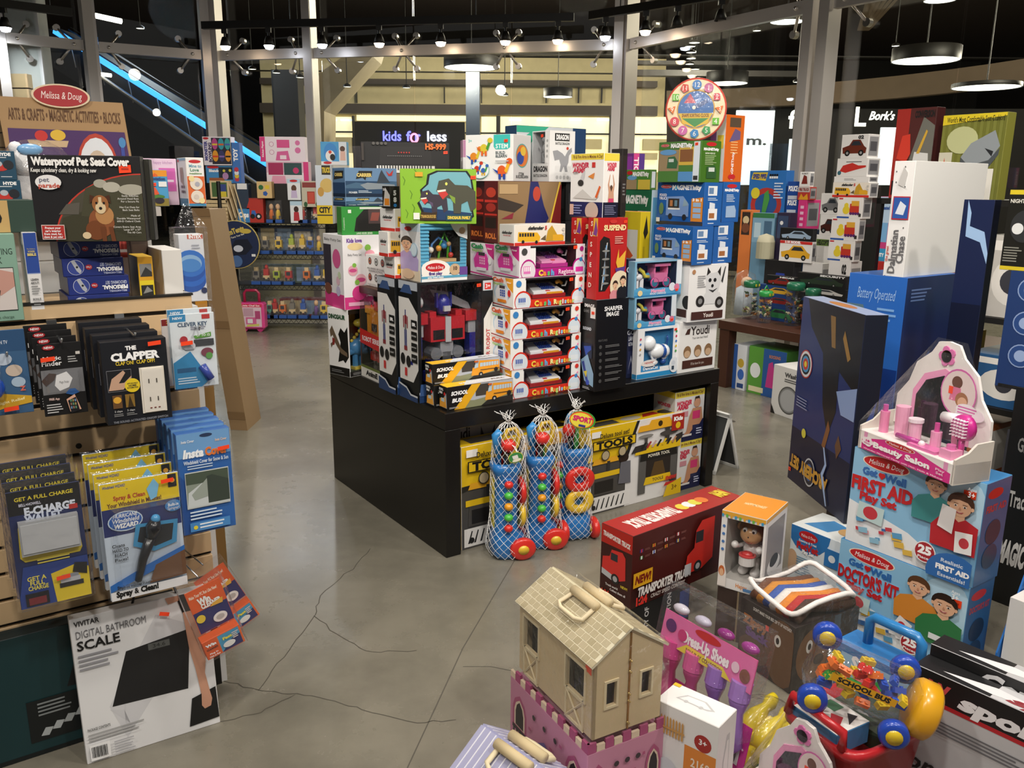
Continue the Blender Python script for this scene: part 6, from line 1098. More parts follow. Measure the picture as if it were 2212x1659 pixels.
d=BX['hyd1'];carton('hyd2','dark teal auto cleaner box on top of its twin','product box',(d['c']+Z*d['h']-U*.006,YAW,d['w'],.06,d['h']),'#1f4a62',{'B':[R(0,0,1,1,'#1d4a63'),T(.6,.88,.1,'HYDE','#fff','h',w=.5),LN(.15,.74,.95,.8,1,'#dfe6ea'),E(.4,.42,.3,.12,'#c8352c'),E(.72,.52,.2,.16,'#20242c'),E(.35,.55,.15,.1,'#b9c0c8'),LN(.4,.08,.95,.14,1,'#cfd9e0')]},name='cleaner_box')
for i,(x0,x1)in enumerate(((150,190),(207,238))):rear(f'red{i}',['wide red shrink wrapped box in front of the header display','narrow red shrink wrapped box in front of the header display'][i],x0,330,x1,279,3.06,.08,'#d8402c',[R(0,0,1,1,'#dc4330'),P([(0,.9),(1,.2),(1,0),(0,0)],'#cf3826')],'red_box',cat='product box')
rear('blk2','thin black box between the two red boxes',192,330,205,285,3.065,.06,'#3a2c28',[R(.2,.3,.8,.8,'#a8402f')],'product_box',cat='product box')
rear('blu2','pale blue bucket toy pack beside the red boxes',117,330,148,268,3.1,.05,'#5a7aa8',[R(0,0,1,1,'#5f7fae'),E(.6,.4,.3,.2,'#c8403a'),R(.2,.0,.8,.2,'#d8c0d0')],'bucket_toy_pack')
pl=onp(75,320,G(0,3.08),V);tb=empty('plush_toy',(pl.x,pl.y,bz),YAW);tag(tb,'white plush toy sealed in a clear plastic bag','plush toy')
q=MB();q.ball(0,0,.07,.07,'#e6e4e4',14,1.1,.8,1);q.ball(-.03,-.03,.14,.045,'#ecebeb',12);q.ball(.05,-.02,.04,.04,'#dcdada',10);q.ball(-.05,-.03,.04,.04,'#dcdada',10);q.ball(-.055,-.03,.18,.02,'#e6e4e4',8);q.obj('body','cloth',tb)
q=MB();q.ball(0,0,.1,.11,'#fff',14,1.05,.8,1);q.obj('clear_bag',M['wrap'],tb)
q=MB();q.ball(-.02,-.07,.175,.03,'#7fb0dc',10,1.2,.4,.6);q.obj('bag_tie','plastic',tb)
# ---- brown carton leaning at the aisle
P0=atz(498,928,0);q=MB();Tp=aty(414,452,P0.y+.1);wv=.12
cl=empty('leaning_carton',P0);tag(cl,'long flat brown carton leaning beside the aisle','carton')
dz=Tp-P0
q.add([(0,0,0),(wv,-.02,.0),(wv,.28,0),(0,.3,0),(dz.x,dz.y,dz.z),(dz.x+wv,dz.y-.02,dz.z),(dz.x+wv,dz.y+.28,dz.z),(dz.x,dz.y+.3,dz.z)],[(0,3,2,1),(4,5,6,7),(0,1,5,4),(1,2,6,5),(2,3,7,6),(3,0,4,7)],'#8f7350');q.obj('carton_body','card',cl)
for t in(.05,.47,.97):
    q=MB();e1=dz*t;e2=dz*(t+.035);w1,w2=wv,wv;q.add([e1+Vector((-.001,-.003,0)),e1+Vector((w1,-.023,0)),e2+Vector((w2,-.023,0)),e2+Vector((-.001,-.003,0))],[(0,1,2,3)],'#7a5f3e');q.obj('tape','print',cl)
d=place((463,742),440,472,640,.85);
d=hangdim((428,742),455,632,2.9,.1);carton('spice','small brown box standing at the slatwall end','product box',(d[0]*1-Z*(d[0].z-.0),d[1],d[2],.1,d[0].z+d[4]),'#7a5a2c',{'B':[R(0,.92,1,1,'#d0902c'),R(.2,.86,.8,.9,'#e8e4da'),R(0,.8,1,.86,'#a8782c')]},name='product_box')

# ================================================================== goods hanging on the slatwall hooks
def card(mb,w,h,t,c):mb.box(0,0,0,w,t,h,c)
def hung(key,label,cat,C,xB,yT,b,name,ops,n=1,gap=.03,t=.004,c='#eee',group=None,blister=None,rear_ops=None,st=None,roll=0.0,dz=.012,da=0.0,thick=None):
    d=hangdim(C,xB,yT,b,.01);c0,w,h=d[0],d[2],d[4]
    for i in range(n):
        p=c0+V*(gap*i)+Z*(dz*i)-U*(da*i)
        e=empty(name,p,YAW+0.0);tag(e,label if i==0 else rear_label(label,i),cat,group)
        e.rotation_euler=(0,roll,YAW)
        q=MB();q.box(0,0,0,w,thick or t,h,c);q.obj('card' if not thick else 'carton_body','card',e,bevel=.0008)
        a=MB();art(a,(0,0,0),(1,0,0),(0,0,1),w,h,ops if i==0 else(rear_ops or ops));a.obj('front_print','print',e)
        if thick:
            a=MB();art(a,(0,thick,0),(0,-1,0),(0,0,1),thick,h,[R(.1,.1,.9,.9,c)]);a.obj('left_print','print',e)
        if blister:
            for bl in blister:
                x0,z0,x1,z1,dep,builder=bl
                B_=MB();X0,X1,Z0,Z1=x0*w,x1*w,z0*h,z1*h;s_=.008
                B_.add([(X0,-.001,Z0),(X1,-.001,Z0),(X1,-.001,Z1),(X0,-.001,Z1),(X0+s_,-dep,Z0+s_),(X1-s_,-dep,Z0+s_),(X1-s_,-dep,Z1-s_),(X0+s_,-dep,Z1-s_)],[(4,5,6,7),(0,1,5,4),(1,2,6,5),(2,3,7,6),(3,0,4,7)],'#fff');B_.obj('blister',M['blister'],e)
                if builder and i==0:tb_q=MB();tb_q.T=Matrix.Translation(((X0+X1)/2,-.001,Z0));builder(tb_q,X1-X0,dep,Z1-Z0);tb_q.obj('product','plastic',e)
        if st and i==0:
            a=MB();art(a,(0,0,0),(1,0,0),(0,0,1),w,h,[P([(st[0]-.016/w,st[1]-.006/h),(st[0]+.016/w,st[1]-.004/h),(st[0]+.016/w,st[1]+.007/h),(st[0]-.016/w,st[1]+.005/h)],'#ff4a22')],k0=60);a.obj('price_sticker','print',e)
    return c0,w,h
def rear_label(l,i):return l.replace('front ',['second ','third ','fourth ','fifth ','rearmost '][min(i-1,4)])
mf=[R(0,0,1,1,'#141314'),R(.02,.3,.98,.64,'#77777a'),P([(.3,.42),(.36,.56),(.6,.6),(.72,.5),(.62,.38),(.4,.34)],'#e9e8e8'),T(.52,.46,.035,'Magic Finder','#777','r',w=.22),P([(.0,.5),(.2,.6),(.36,.58),(.3,.5),(.1,.42)],'#4a3a34'),T(.3,.8,.05,'Magic','#f2f2f2','b',w=.42),T(.28,.73,.06,'Finder','#f2f2f2','b',w=.46),LN(.66,.72,.92,.82,3,'#aaa'),R(.85,.83,.95,.87,'#cfcac4'),E(.25,.95,.14,.035,'#a8242a'),T(.25,.95,.03,'NEW!','#fff','b',w=.2),P([(.52,.3),(.62,.36),(.75,.36),(.84,.3),(.68,.27)],'#2a5a9a'),T(.25,.24,.03,'FREE App','#e8c8c0','b',w=.24),LN(.06,.04,.45,.18,4,'#bdbdbd'),P([(.58,.04),(.52,.22),(.72,.28),(.84,.06)],'#d8a890'),P([(.6,.02),(.55,.2),(.74,.24),(.8,.05)],'#15161c'),[R(.6+.05*i,.08+.05*j,.635+.05*i,.115+.05*j,['#6a8ab0','#8a6a5a','#5a8a6a','#9a8a5a'][(i+j)%4])for i in range(3)for j in range(3)]]
hung('mf','front black key finder pack on the upper hook','gadget pack',(98,901),191,745,2.36,'finder_pack',mf,4,.03,group='key finder packs',c='#141314',blister=[(.08,.3,.92,.64,.012,None)],st=(.2,.8),da=.006)
cl_=[R(0,0,1,1,'#16181f'),T(.45,.91,.045,'THE','#fff','h',w=.16),T(.5,.81,.085,'CLAPPER','#fff','h',w=.72),T(.5,.735,.042,'CLAP ON!  CLAP OFF!','#e8c93a','b',w=.6),R(.05,.4,.42,.66,'#8a8a90'),R(.055,.405,.415,.655,'#1a1a1e'),P([(.06,.42),(.12,.56),(.3,.65),(.33,.62),(.22,.5),(.3,.5),(.42,.58),(.4,.52),(.28,.42)],'#c9a288'),O(.42,.46,.085,'#e6c92a'),T(.42,.485,.016,'AFFORDABLE','#333','b',w=.16),T(.42,.46,.02,'HOME','#333','b',w=.12),T(.42,.435,.016,'AUTOMATION','#333','b',w=.17),R(.1,.2,.24,.36,'#6a4a2a'),E(.17,.3,.06,.04,'#e0a83a'),R(.29,.2,.43,.36,'#8a6a2c'),P([(.32,.2),(.36,.35),(.41,.2)],'#3a2c18'),T(.17,.165,.022,'2 claps','#ddd','r',w=.12),T(.36,.165,.022,'3 claps','#ddd','r',w=.12),LN(.1,.1,.25,.14,2,'#888'),LN(.29,.1,.46,.14,2,'#888'),T(.5,.035,.025,'THE SOUND ACTIVATED ON/OFF SWITCH','#8a8d96','b',w=.84)]
def outlet(tb,w,d,h):
    tb.box(-w*.5,-.004,0,w*.5,-.0,h,'#e3dccf')
    tb.prism([(-w*.42,-.007),(w*.42,-.007),(w*.42,-.003),(-w*.42,-.003)],h*.02,h*.98,'#ebe4d8')
    for z in(.26,.66):
        for s in(-1,1):tb.box(s*w*.16-w*.02,-.0085,h*z,s*w*.16+w*.02,-.0065,h*(z+.09),'#4a443c')
    for k in range(3):tb.box(-w*.2+k*w*.17,-.0085,h*.1,-w*.12+k*w*.17,-.0065,h*.12,'#8a3a2a')
hung('clap','front navy sound switch box with a white outlet, hanging on the slatwall','gadget box',(234,920),373,741,2.31,'switch_box',cl_,4,.0565,group='sound switch boxes',c='#16181f',thick=.045,blister=[(.54,.1,.92,.66,.0095,outlet)],st=(.8,.95),dz=.01,da=.008)
ck_=[R(0,0,1,1,'#dfe6ea'),R(0,.9,.36,1,'#2f86b8'),T(.18,.95,.03,'NEW','#fff','b',w=.22),R(.72,.92,.9,.98,'#b8302c'),T(.5,.86,.05,'CLEVER KEY','#2a4a6a','b',w=.66),LN(.45,.78,.85,.83,2,'#889'),P([(.5,.7),(.9,.74),(.9,.68),(.54,.66)],'#5a9a3a'),T(.72,.705,.03,'UP TO 12','#fff','b',w=.3),R(.5,.56,.95,.65,'#3a3c40'),O(.28,.66,.05,'#b02a34'),E(.45,.57,.08,.05,'#c9cbd0'),P([(.2,.58),(.4,.6),(.5,.52),(.3,.52)],'#9a9ca2'),E(.78,.47,.14,.06,'#7a3a4a'),O(.82,.42,.045,'#5a9a4a'),P([(.0,.36),(.4,.5),(.8,.1),(.6,.0),(0,0)],'#2f86b8'),R(.08,.22,.5,.28,'#1f5a86'),LN(.08,.06,.6,.16,3,'#cfe2ee')]
def keys_b(tb,w,d,h):tb.tube([(w*.12,-.01,h*.3),(w*.28,-.014,h*.12)],.011,'#3a4a9a',8)
hung('red2','red edged two pack card behind the key organiser','gadget pack',(360,835),430,690,2.47,'gadget_card',[R(0,0,1,1,'#ddd6d2'),R(0,.9,1,1,'#8a2a2a'),T(.4,.95,.04,'2 PACK','#e8c84a','b',w=.5),T(.6,.78,.06,'A','#333','h'),R(.2,.1,.8,.4,'#b04a48')],c='#ddd6d2')
hung('ck','front clear blister card of a key organiser at the slatwall end','gadget pack',(378,842),473,681,2.4,'key_organiser_pack',ck_,2,.02,group='key organiser packs',blister=[(-.03,-.02,1.03,1.05,.012,keys_b)],st=(.32,.62),c='#dfe6ea')
nt_=[R(0,0,1,1,'#3a5f86'),R(.0,.75,1,1,'#2c5078'),T(.5,.86,.04,'AS SEEN ON TV','#d0d8e4','b',w=.4),E(.6,.66,.14,.07,'#b9c6d6'),E(.75,.52,.14,.07,'#c9b8a8'),E(.8,.38,.12,.06,'#a8bcd0'),P([(0,0),(0,.16),(.5,.26),(1,.2),(1,.12),(.5,.08)],'#d0a42e'),T(.62,.16,.03,'Night Relief','#fff0b0','b',w=.5,rot=8),T(.86,.3,.05,'Z','#d86a5a','h')]
hung('nz','front blue and yellow night relief card at the fixture end','gadget pack',(-55,905),74,720,2.38,'night_relief_card',nt_,1,group=None,c='#3a5f86',st=(.62,.08),blister=[(.1,.2,.55,.6,.05,lambda tb,w,d,h:tb.ball(0,-.025,h*.4,h*.36,'#2050b8',14,1,.5,1))])
ic=[R(0,0,1,1,'#2f62a8'),R(0,.76,1,1,'#6f9fd0'),P([(0,.0),(0,.6),(.3,.4),(.1,0)],'#274f92'),E(.55,.96,.12,.018,'#2a3a5a'),T(.2,.92,.025,'Insta Cover','#e9eef4','b',w=.24,sh=.2),T(.82,.9,.025,'Insta Cover','#e9c9b0','b',w=.22,sh=.2),T(.28,.8,.075,'Insta','#f4f8fc','h',w=.38,sh=.2),T(.72,.8,.075,'Cover','#e07a3a','h',w=.42,ol='#fff'),T(.52,.715,.035,'Windshield Cover for Snow & Sun','#dfeaf4','b',w=.84),LN(.16,.64,.88,.69,2,'#bcd0e6'),R(.1,.26,.92,.62,'#cfd4d2'),R(.11,.27,.91,.61,'#8a9488'),R(.11,.5,.91,.61,'#4a5648'),P([(.11,.27),(.14,.42),(.4,.5),(.62,.5),(.91,.46),(.91,.27)],'#c9cfd0'),P([(.5,.29),(.5,.56),(.6,.57),(.91,.5),(.91,.29)],'#3a443c'),P([(.2,.4),(.5,.54),(.5,.36),(.25,.34)],'#9aa39a'),LN(.14,.14,.85,.24,3,'#cfe0f0'),R(.12,.03,.88,.12,'#4a8ac8'),LN(.3,.045,.85,.11,2,'#e6f0f8'),O(.22,.07,.02,'#e6d23a')]
hung('ic','front blue windshield cover box hanging over the aisle','product box',(398,1158),510,940,2.3,'windshield_cover_box',ic,5,.035,group='windshield cover boxes',c='#3a6ab0',thick=.03,st=(.84,.82),dz=.006,da=.004)
ew=[R(0,0,1,1,'#1d2a5a'),R(0,.8,1,1,'#141418'),T(.5,.93,.03,'GET A FULL CHARGE','#e8d23a','b',w=.8),T(.3,.88,.022,'BELL+HOWELL','#dde','b',w=.3),T(.56,.82,.06,'E-CHARGE','#dfe6f4','h',w=.7),T(.46,.76,.05,'WALLET','#c9d2e6','h',w=.5),R(.82,.78,.94,.82,'#b8302c'),P([(.08,.44),(.1,.7),(.9,.74),(.94,.44),(.9,.4),(.14,.4)],'#d8c032'),P([(0,.1),(.1,.36),(1,.36),(1,0),(0,0)],'#26408a'),LN(.3,.36,.95,.41,2,'#e0cf5a'),P([(.5,0),(.46,.26),(.8,.3),(1,.26),(1,0)],'#e0c52e'),T(.26,.25,.035,'GET A','#f0e05a','b',w=.26),T(.26,.21,.035,'FULL','#f0e05a','b',w=.2),T(.27,.17,.035,'CHARGE','#f0e05a','b',w=.28),R(.56,.12,.9,.16,'#2a2a2e'),R(.58,.16,.86,.2,'#b9bcc4'),R(.6,.2,.84,.23,'#8a8f9a'),P([(.76,.24),(.8,.32),(.98,.3),(.96,.2)],'#1a1a1c'),R(.08,.02,.4,.13,'#16161e'),R(.12,.03,.36,.09,'#7a2a30')]
def wallet(tb,w,d,h):
    tb.box(-w*.36,-.02,h*.44,w*.38,-.002,h*.7,'#a9abae');tb.box(-w*.34,-.023,h*.46,w*.36,-.02,h*.68,'#b9bbbe')
hung('ew','front silver charging wallet in a domed clear pack','gadget pack',(46,1318),199,1066,2.3,'charging_wallet_pack',ew,4,.04,group='charging wallet packs',c='#1d2a5a',blister=[(-.05,-.01,1.05,1.08,.026,wallet)],st=(.62,.22),dz=.014,da=.004)
wz=[R(0,0,1,1,'#c9d6e6'),R(0,.55,1,.8,'#1f2c6a'),R(0,.78,1,1,'#e6c81e'),T(.18,.965,.022,'Windshield WIZARD','#2a4a9a','b',w=.28,sh=.2),T(.36,.865,.035,'Spray & Clean','#b8322a','b',w=.4,rot=0),T(.42,.81,.035,'Your Windshield in Minutes!','#5a2a2a','b',w=.68),R(.86,.88,.97,.99,'#1a1a20'),O(.915,.935,.02,'#e8a83a'),P([(.62,.8),(.58,.9),(.68,.98),(.74,.92),(.7,.82)],'#7fc0e6'),E(.28,.665,.22,.085,'#cfe0f0'),E(.28,.665,.205,.075,'#2a62b8'),T(.28,.715,.03,'HURRICANE','#fff','b',w=.3,sh=.2),T(.28,.675,.035,'Windshield','#fff','b',w=.34,sh=.2),T(.28,.63,.035,'WIZARD','#fff','h',w=.3,sh=.2),E(.9,.72,.11,.05,'#3f86c8'),T(.9,.73,.025,'Built-In','#fff','b',w=.14),T(.9,.7,.025,'Sprayer!','#fff','b',w=.16),P([(.34,.44),(.4,.62),(.94,.6),(.9,.4),(.6,.36)],'#3f8fc0'),P([(.4,.47),(.45,.59),(.88,.57),(.84,.43),(.62,.4)],'#22262c'),T(.16,.47,.026,'Cleans','#1a1a1a','b',w=.16),T(.18,.43,.026,'HARD TO','#1a1a1a','b',w=.2),T(.18,.39,.026,'REACH','#1a1a1a','b',w=.16),T(.18,.35,.026,'Places!','#1a1a1a','b',w=.17),P([(0,.14),(.5,.26),(1,.36),(1,.3),(.5,.18),(0,.08)],'#2a6ab8'),R(.0,.0,1,.08,'#e6e6e8'),P([(.5,.09),(.6,.24),(1,.32),(1,.1)],'#6a4a34'),T(.3,.11,.03,'Simply Fill with Tap Water','#333','b',w=.42),T(.34,.055,.045,'Spray & Clean!','#111','h',w=.54)]
def wand(tb,w,d,h):
    tb.tube([(-w*.2,-.012,h*.03),(-w*.1,-.014,h*.3),(w*.04,-.016,h*.55)],.012,'#17181c',10,rr=[.009,.012,.015]);tb.tube([(w*.04,-.016,h*.55),(w*.1,-.018,h*.68),(w*.13,-.018,h*.76)],.018,'#1d1e22',10,rr=[.015,.021,.013]);tb.ball(w*.14,-.018,h*.78,.013,'#4a9ad0',8)
hung('wz','front yellow and blue windshield cleaner pack with a black wand','product pack',(240,1299),405,1048,2.3,'windshield_cleaner_pack',wz,4,.045,group='windshield cleaner packs',c='#c9d6e6',blister=[(.1,.12,.95,.8,.036,wand),(-.03,-.01,1.03,1.02,.006,None)],st=(.84,.95),dz=.016,da=.005)
# orange cleaner packs on the side hook
wc=[R(0,0,1,1,'#2a2c66'),R(0,.5,1,1,'#dc5a24'),T(.46,.86,.07,'Make Your PC Run Like New!','#f6e6d0','b',w=.8),T(.42,.7,.14,'Win','#f4f2ee','h',w=.34,ol='#222'),T(.56,.58,.1,'CLEANER','#f4f2ee','h',w=.56,ol='#222'),P([(.5,.5),(.6,.56),(.9,.6),(.86,.48)],'#e0a83a'),O(.16,.34,.09,'#e6c83a'),E(.66,.2,.2,.11,'#e9e6e2'),E(.66,.2,.12,.06,'#b8b4b0')]
wlo=[R(0,0,1,1,'#dc5a24'),R(.38,0,1,1,'#e06a2c'),R(.4,.05,.95,.95,'#4a9ac0'),P([(.4,.05),(.95,.05),(.95,.6),(.7,.5)],'#2a2c66'),T(.2,.72,.13,'Win','#fff','h',w=.26,ol='#222'),T(.2,.52,.09,'CLEANER','#222','b',w=.3),T(.2,.28,.08,'Plug In','#fff','b',w=.22),T(.2,.14,.08,'Click to Run','#fff','b',w=.28),E(.62,.35,.16,.16,'#e9e6e2'),T(.62,.72,.13,'Fast','#f0e04a','h',w=.24),LN(.75,.5,.93,.85,4,'#f0dcd0')]
for i,(C,xB,yT,b,rl,lb)in enumerate([((434,1372),520,1235,2.26,.28,'front orange computer cleaner pack dangling at the fixture corner'),((470,1330),560,1190,2.42,.5,'rear orange computer cleaner pack tilted behind the front one')]):
    d=hangdim(C,xB,yT,b,.01);e=empty('cleaner_pack',d[0],YAW);e.rotation_euler=(0,-rl*.9,YAW);tag(e,lb,'gadget pack','orange computer cleaner packs')
    w,h=.1,.14
    q=MB();q.box(0,0,0,w,.003,h,'#dc5a24');q.obj('card','card',e);a=MB();art(a,(0,0,0),(1,0,0),(0,0,1),w,h,wc);a.obj('card_print','print',e)
    q=MB();q.box(-.01,-.035,-.065,.1,.005,-.005,'#dc5a24');bx_=q.obj('carton_body','card',e,bevel=.001);a=MB();art(a,(-.01,-.0352,-.065),(1,0,0),(0,0,1),.11,.06,wlo);a.obj('carton_print','print',bx_)
    q=MB();q.box(-.016,-.04,-.07,.106,.008,h+.03,'#fff');q.obj('clear_pack',M['blister'],e)
    q=MB();q.tube([(.05,.004,h+.03),(.03,.12,h+.06)],.0022,'#b9bcc0',6);q.obj('hook','metal',e)
# ---- bathroom scale carton leaning on the base, teal game box behind it
BL,BR=atz(189,1652,0),atz(476,1560,0);t_=(BR-BL).normalized();rz=math.atan2(t_.y,t_.x);w=(BR-BL).length
hh=.43;lean=-.1
sb=empty('scale_carton',BL,rz);sb.rotation_euler=(lean,0,rz);tag(sb,'white bathroom scale carton leaning against the black base','product box')
q=MB();q.box(0,0,0,w,.045,hh,'#e9e8e8');q.obj('carton_body','card',sb,bevel=.0015)
sk='#c9967c'
sa=[R(0,0,1,1,'#e7e7e8'),P([(.3,.1),(.9,.75),(.6,.9),(.2,.35)],'#d5d5d8'),P([(.33,.2),(.2,.33),(.3,.3),(.34,.6),(.3,.2)],'#cfcfd2'),P([(.22,.345),(.78,.32),(.84,.745),(.36,.70)],'#1c1c1e'),R(.52,.665,.68,.71,'#5a5c5a'),T(.6,.688,.026,'34.6','#2a2c2a','r',w=.1),P([(.76,1.0),(1.0,1.0),(.98,.86),(.8,.86)],'#191819'),P([(.68,1.0),(.7,.95),(.78,.96),(.78,1)],sk),P([(.8,.87),(.97,.87),(.955,.6),(.92,.4),(.95,.22),(.93,.17),(.88,.18),(.87,.3),(.85,.45),(.82,.6)],sk),P([(.76,.04),(1.0,.05),(.99,.28),(.8,.24)],'#161617'),P([(.87,.17),(.88,.3),(.935,.3),(.955,.2),(.94,.15),(.89,.14)],sk),T(.03,.965,.032,'VIVITAR','#2a2a2c','b',al='l',w=.17),T(.03,.89,.05,'DIGITAL BATHROOM','#6a6a6e','r',al='l',w=.5),T(.03,.815,.06,'SCALE','#111','b',al='l',w=.3),LN(.03,.64,.33,.76,4,'#9a9aa0'),T(.03,.235,.018,'PACKAGE CONTENTS','#555','b',al='l',w=.16),LN(.03,.15,.45,.21,3,'#aaa'),R(.03,.02,.17,.13,'#f6f6f6'),[R(.04+k*.008,.04,.0435+k*.008+(k%3)*.001,.115,'#111')for k in range(14)],LN(.2,.03,.36,.12,5,'#b5b5ba')]
a=MB();art(a,(0,0,0),(1,0,0),(0,0,1),w,hh,sa);a.obj('front_print','print',sb)
a=MB();art(a,(0,0,0),(1,0,0),(0,0,1),w,hh,[P([(.62,.9),(.69,.88),(.7,.905),(.63,.925)],'#ff4a22')],k0=60);a.obj('price_sticker','print',sb)
q=MB();q.tube([(w*.45,.02,hh-.002),(w*.47,.01,hh+.03),(w*.62,.01,hh+.05),(w*.76,.01,hh+.03),(w*.78,.02,hh-.002)],.004,'#1a1a1a',8);q.obj('handle','plastic',sb)
gb=empty('casino_game_box',G(BL.dot(U)-.36,2.47),YAW);gb.rotation_euler=(-.01,0,YAW);tag(gb,'dark teal card game box standing behind the scale carton','game box')
gw,gh=.66,.38
q=MB();q.box(0,0,0,gw,.06,gh,'#16262a');q.obj('carton_body','card',gb,bevel=.0015)
ga=[R(0,0,1,1,'#12363a'),R(0,0,1,.04,'#0c1416'),P([(.52,.5),(.58,.8),(1,.84),(1,.46)],'#17181a'),[P([(.62+.17*k,.66),(.65+.17*k,.76),(.74+.17*k,.74),(.71+.17*k,.64)],'#9aa2a4')for k in range(2)],T(.84,.57,.04,'2 TO 1','#c9cfd0','b',w=.14),R(.36,.12,.62,.46,'#0e1416'),[P([(.4+.045*k,.16+.03*k),(.42+.045*k,.22+.03*k),(.45+.045*k,.21+.03*k),(.43+.045*k,.15+.03*k)],'#b9bfc0')for k in range(4)],LN(.4,.32,.56,.44,4,'#8a8f90'),T(.8,.24,.09,'GAME','#b9a878','h',w=.22,rot=180),T(.8,.92,.03,'FAMILY AND FRIENDS','#5a7074','b',w=.3,rot=180)]
a=MB();art(a,(0,0,0),(1,0,0),(0,0,1),gw,gh,ga);a.obj('front_print','print',gb)

# ================================================================== right-hand pile
def fam(c,s,k,hair,top_):return person_art(c[0],c[1],s,'#e2b290',hair,top_,k)
def leftbox(L,z0,db,da,h,yaw=0.0):
    l=atz(L[0],L[1],z0);rz=YAW+math.radians(yaw);v=Vector((-math.sin(rz),math.cos(rz),0));return(l-v*db,rz,da,db,h)
def getwell(t1,t2,sub,tag_,pcs,kids):
    k=1.0
    A=[R(0,0,1,1,'#8cc0e2'),P([(0,0),(0,.45),(.5,.3),(.8,.1),(.8,0)],'#eef2f4'),E(.85,.7,.2,.3,'#b9dcf0'),E(.27,.9,.19,.075,'#f4e6d0'),E(.27,.9,.18,.066,'#c4242a'),T(.27,.9,.05,'Melissa & Doug','#fff','r',w=.28,sh=.25),T(.15,.79,.07,'Get','#2f6ab0','h',w=.12,ol='#fff'),T(.36,.78,.07,'Well','#2f6ab0','h',w=.17,ol='#fff'),O(.24,.79,.022,'#c4242a'),O(.262,.79,.022,'#c4242a'),P([(.222,.785),(.28,.785),(.251,.745)],'#c4242a'),T(.26,.65,.125,t1,'#c4242a','h',w=.5,ol='#fff'),T(.24,.53,.075,'Play Set','#c4242a','h',w=.3,ol='#fff')]
    rnd=random.Random(len(t1))
    for i in range(16):
        x,y=.05+rnd.random()*.5,.06+rnd.random()*.36
        if y>.46-x*.4:y*=.6
        c=rnd.choice(['#5aa0cc','#c8404a','#e9e9ec','#e0b84a','#3a6aa8','#8fc0d8','#d89aa0']);s=.02+rnd.random()*.03
        A.append(P([(x,y),(x+s*1.6,y+s*.3),(x+s*1.4,y+s*1.5),(x-s*.2,y+s*1.1)],c))
    A+=[R(.1,.3,.32,.46,'#cfe0e4')if False else P([(.09,.3),(.3,.28),(.31,.46),(.1,.47)],'#c3dcdc'),E(.2,.38,.06,.065,'#c83a44')]+kids+[O(.66,.2,.105,'#f4f2f0'),O(.66,.2,.095,'#a8242e'),T(.66,.22,.075,pcs,'#fff','h',w=.1),T(.66,.145,.026,'Pieces','#fff','b',w=.1)]
    if tag_:A+=[E(.88,.06,.2,.22,'#2f6ab0'),T(.86,.19,.035,'Realistic','#dfe9f4','b',w=.16),T(.87,.12,.045,'FIRST AID','#fff','h',w=.24),T(.87,.05,.035,'Essentials!','#dfe9f4','b',w=.2)]
    A+=[T(.93,.93,.03,'Ages','#fff','r',w=.06),T(.93,.88,.05,'3+','#fff','b',w=.05)]
    B=[R(0,0,1,1,'#2a5f96'),E(.4,.88,.3,.05,'#c4242a'),T(.5,.74,.06,t1,'#b04050','h',w=.8),E(.5,.5,.3,.12,'#16304e'),E(.5,.26,.3,.12,'#1c3c60')]
    return{'A':A,'B':B,'T':[R(0,0,1,1,'#3f86c0')],'TA':[]}
d=place((2066,1475),1797,2150,1271,0);d=(d[0],d[1],min(d[2],.16),d[3],d[4])
carton('doc',"blue doctor's kit play set box standing on the floor",'toy box',d,'#5a9ac8',getwell("DOCTOR'S KIT",'','',0,'25',fam((.66,.82),.085,1.,'#5a3a22','#d88a34')+fam((.86,.74),.095,1.,'#2a1a12','#2f7a46')+[R(.78,.36,.9,.42,'#e6ecee'),P([(.5,.3),(.62,.24),(.66,.4),(.56,.46)],'#eceaea'),E(.58,.36,.03,.04,'#c83a44')]),'play set boxes of the medical kind','play_set_box',sticker=('A',.92,.8,.04))
d=place((2100,1271),1825,2190,1046,top('doc'),aplane=BX['doc']['a']+.004);d=(d[0],d[1],min(d[2],.16),d[3],d[4])
carton('aid','blue first aid play set box on the doctor box','toy box',d,'#5a9ac8',getwell('FIRST AID','','',1,'25',fam((.67,.86),.08,1.,'#4a3020','#3f8f90')+fam((.86,.74),.095,1.,'#4a2c1c','#b8222c')+[P([(.72,.5),(.83,.46),(.84,.7),(.74,.72)],'#efecea'),P([(.86,.3),(.98,.32),(.97,.52),(.85,.5)],'#f0eeec'),E(.92,.41,.035,.05,'#c83a44')]),'play set boxes of the medical kind','play_set_box',sticker=('A',.9,.86,.04))
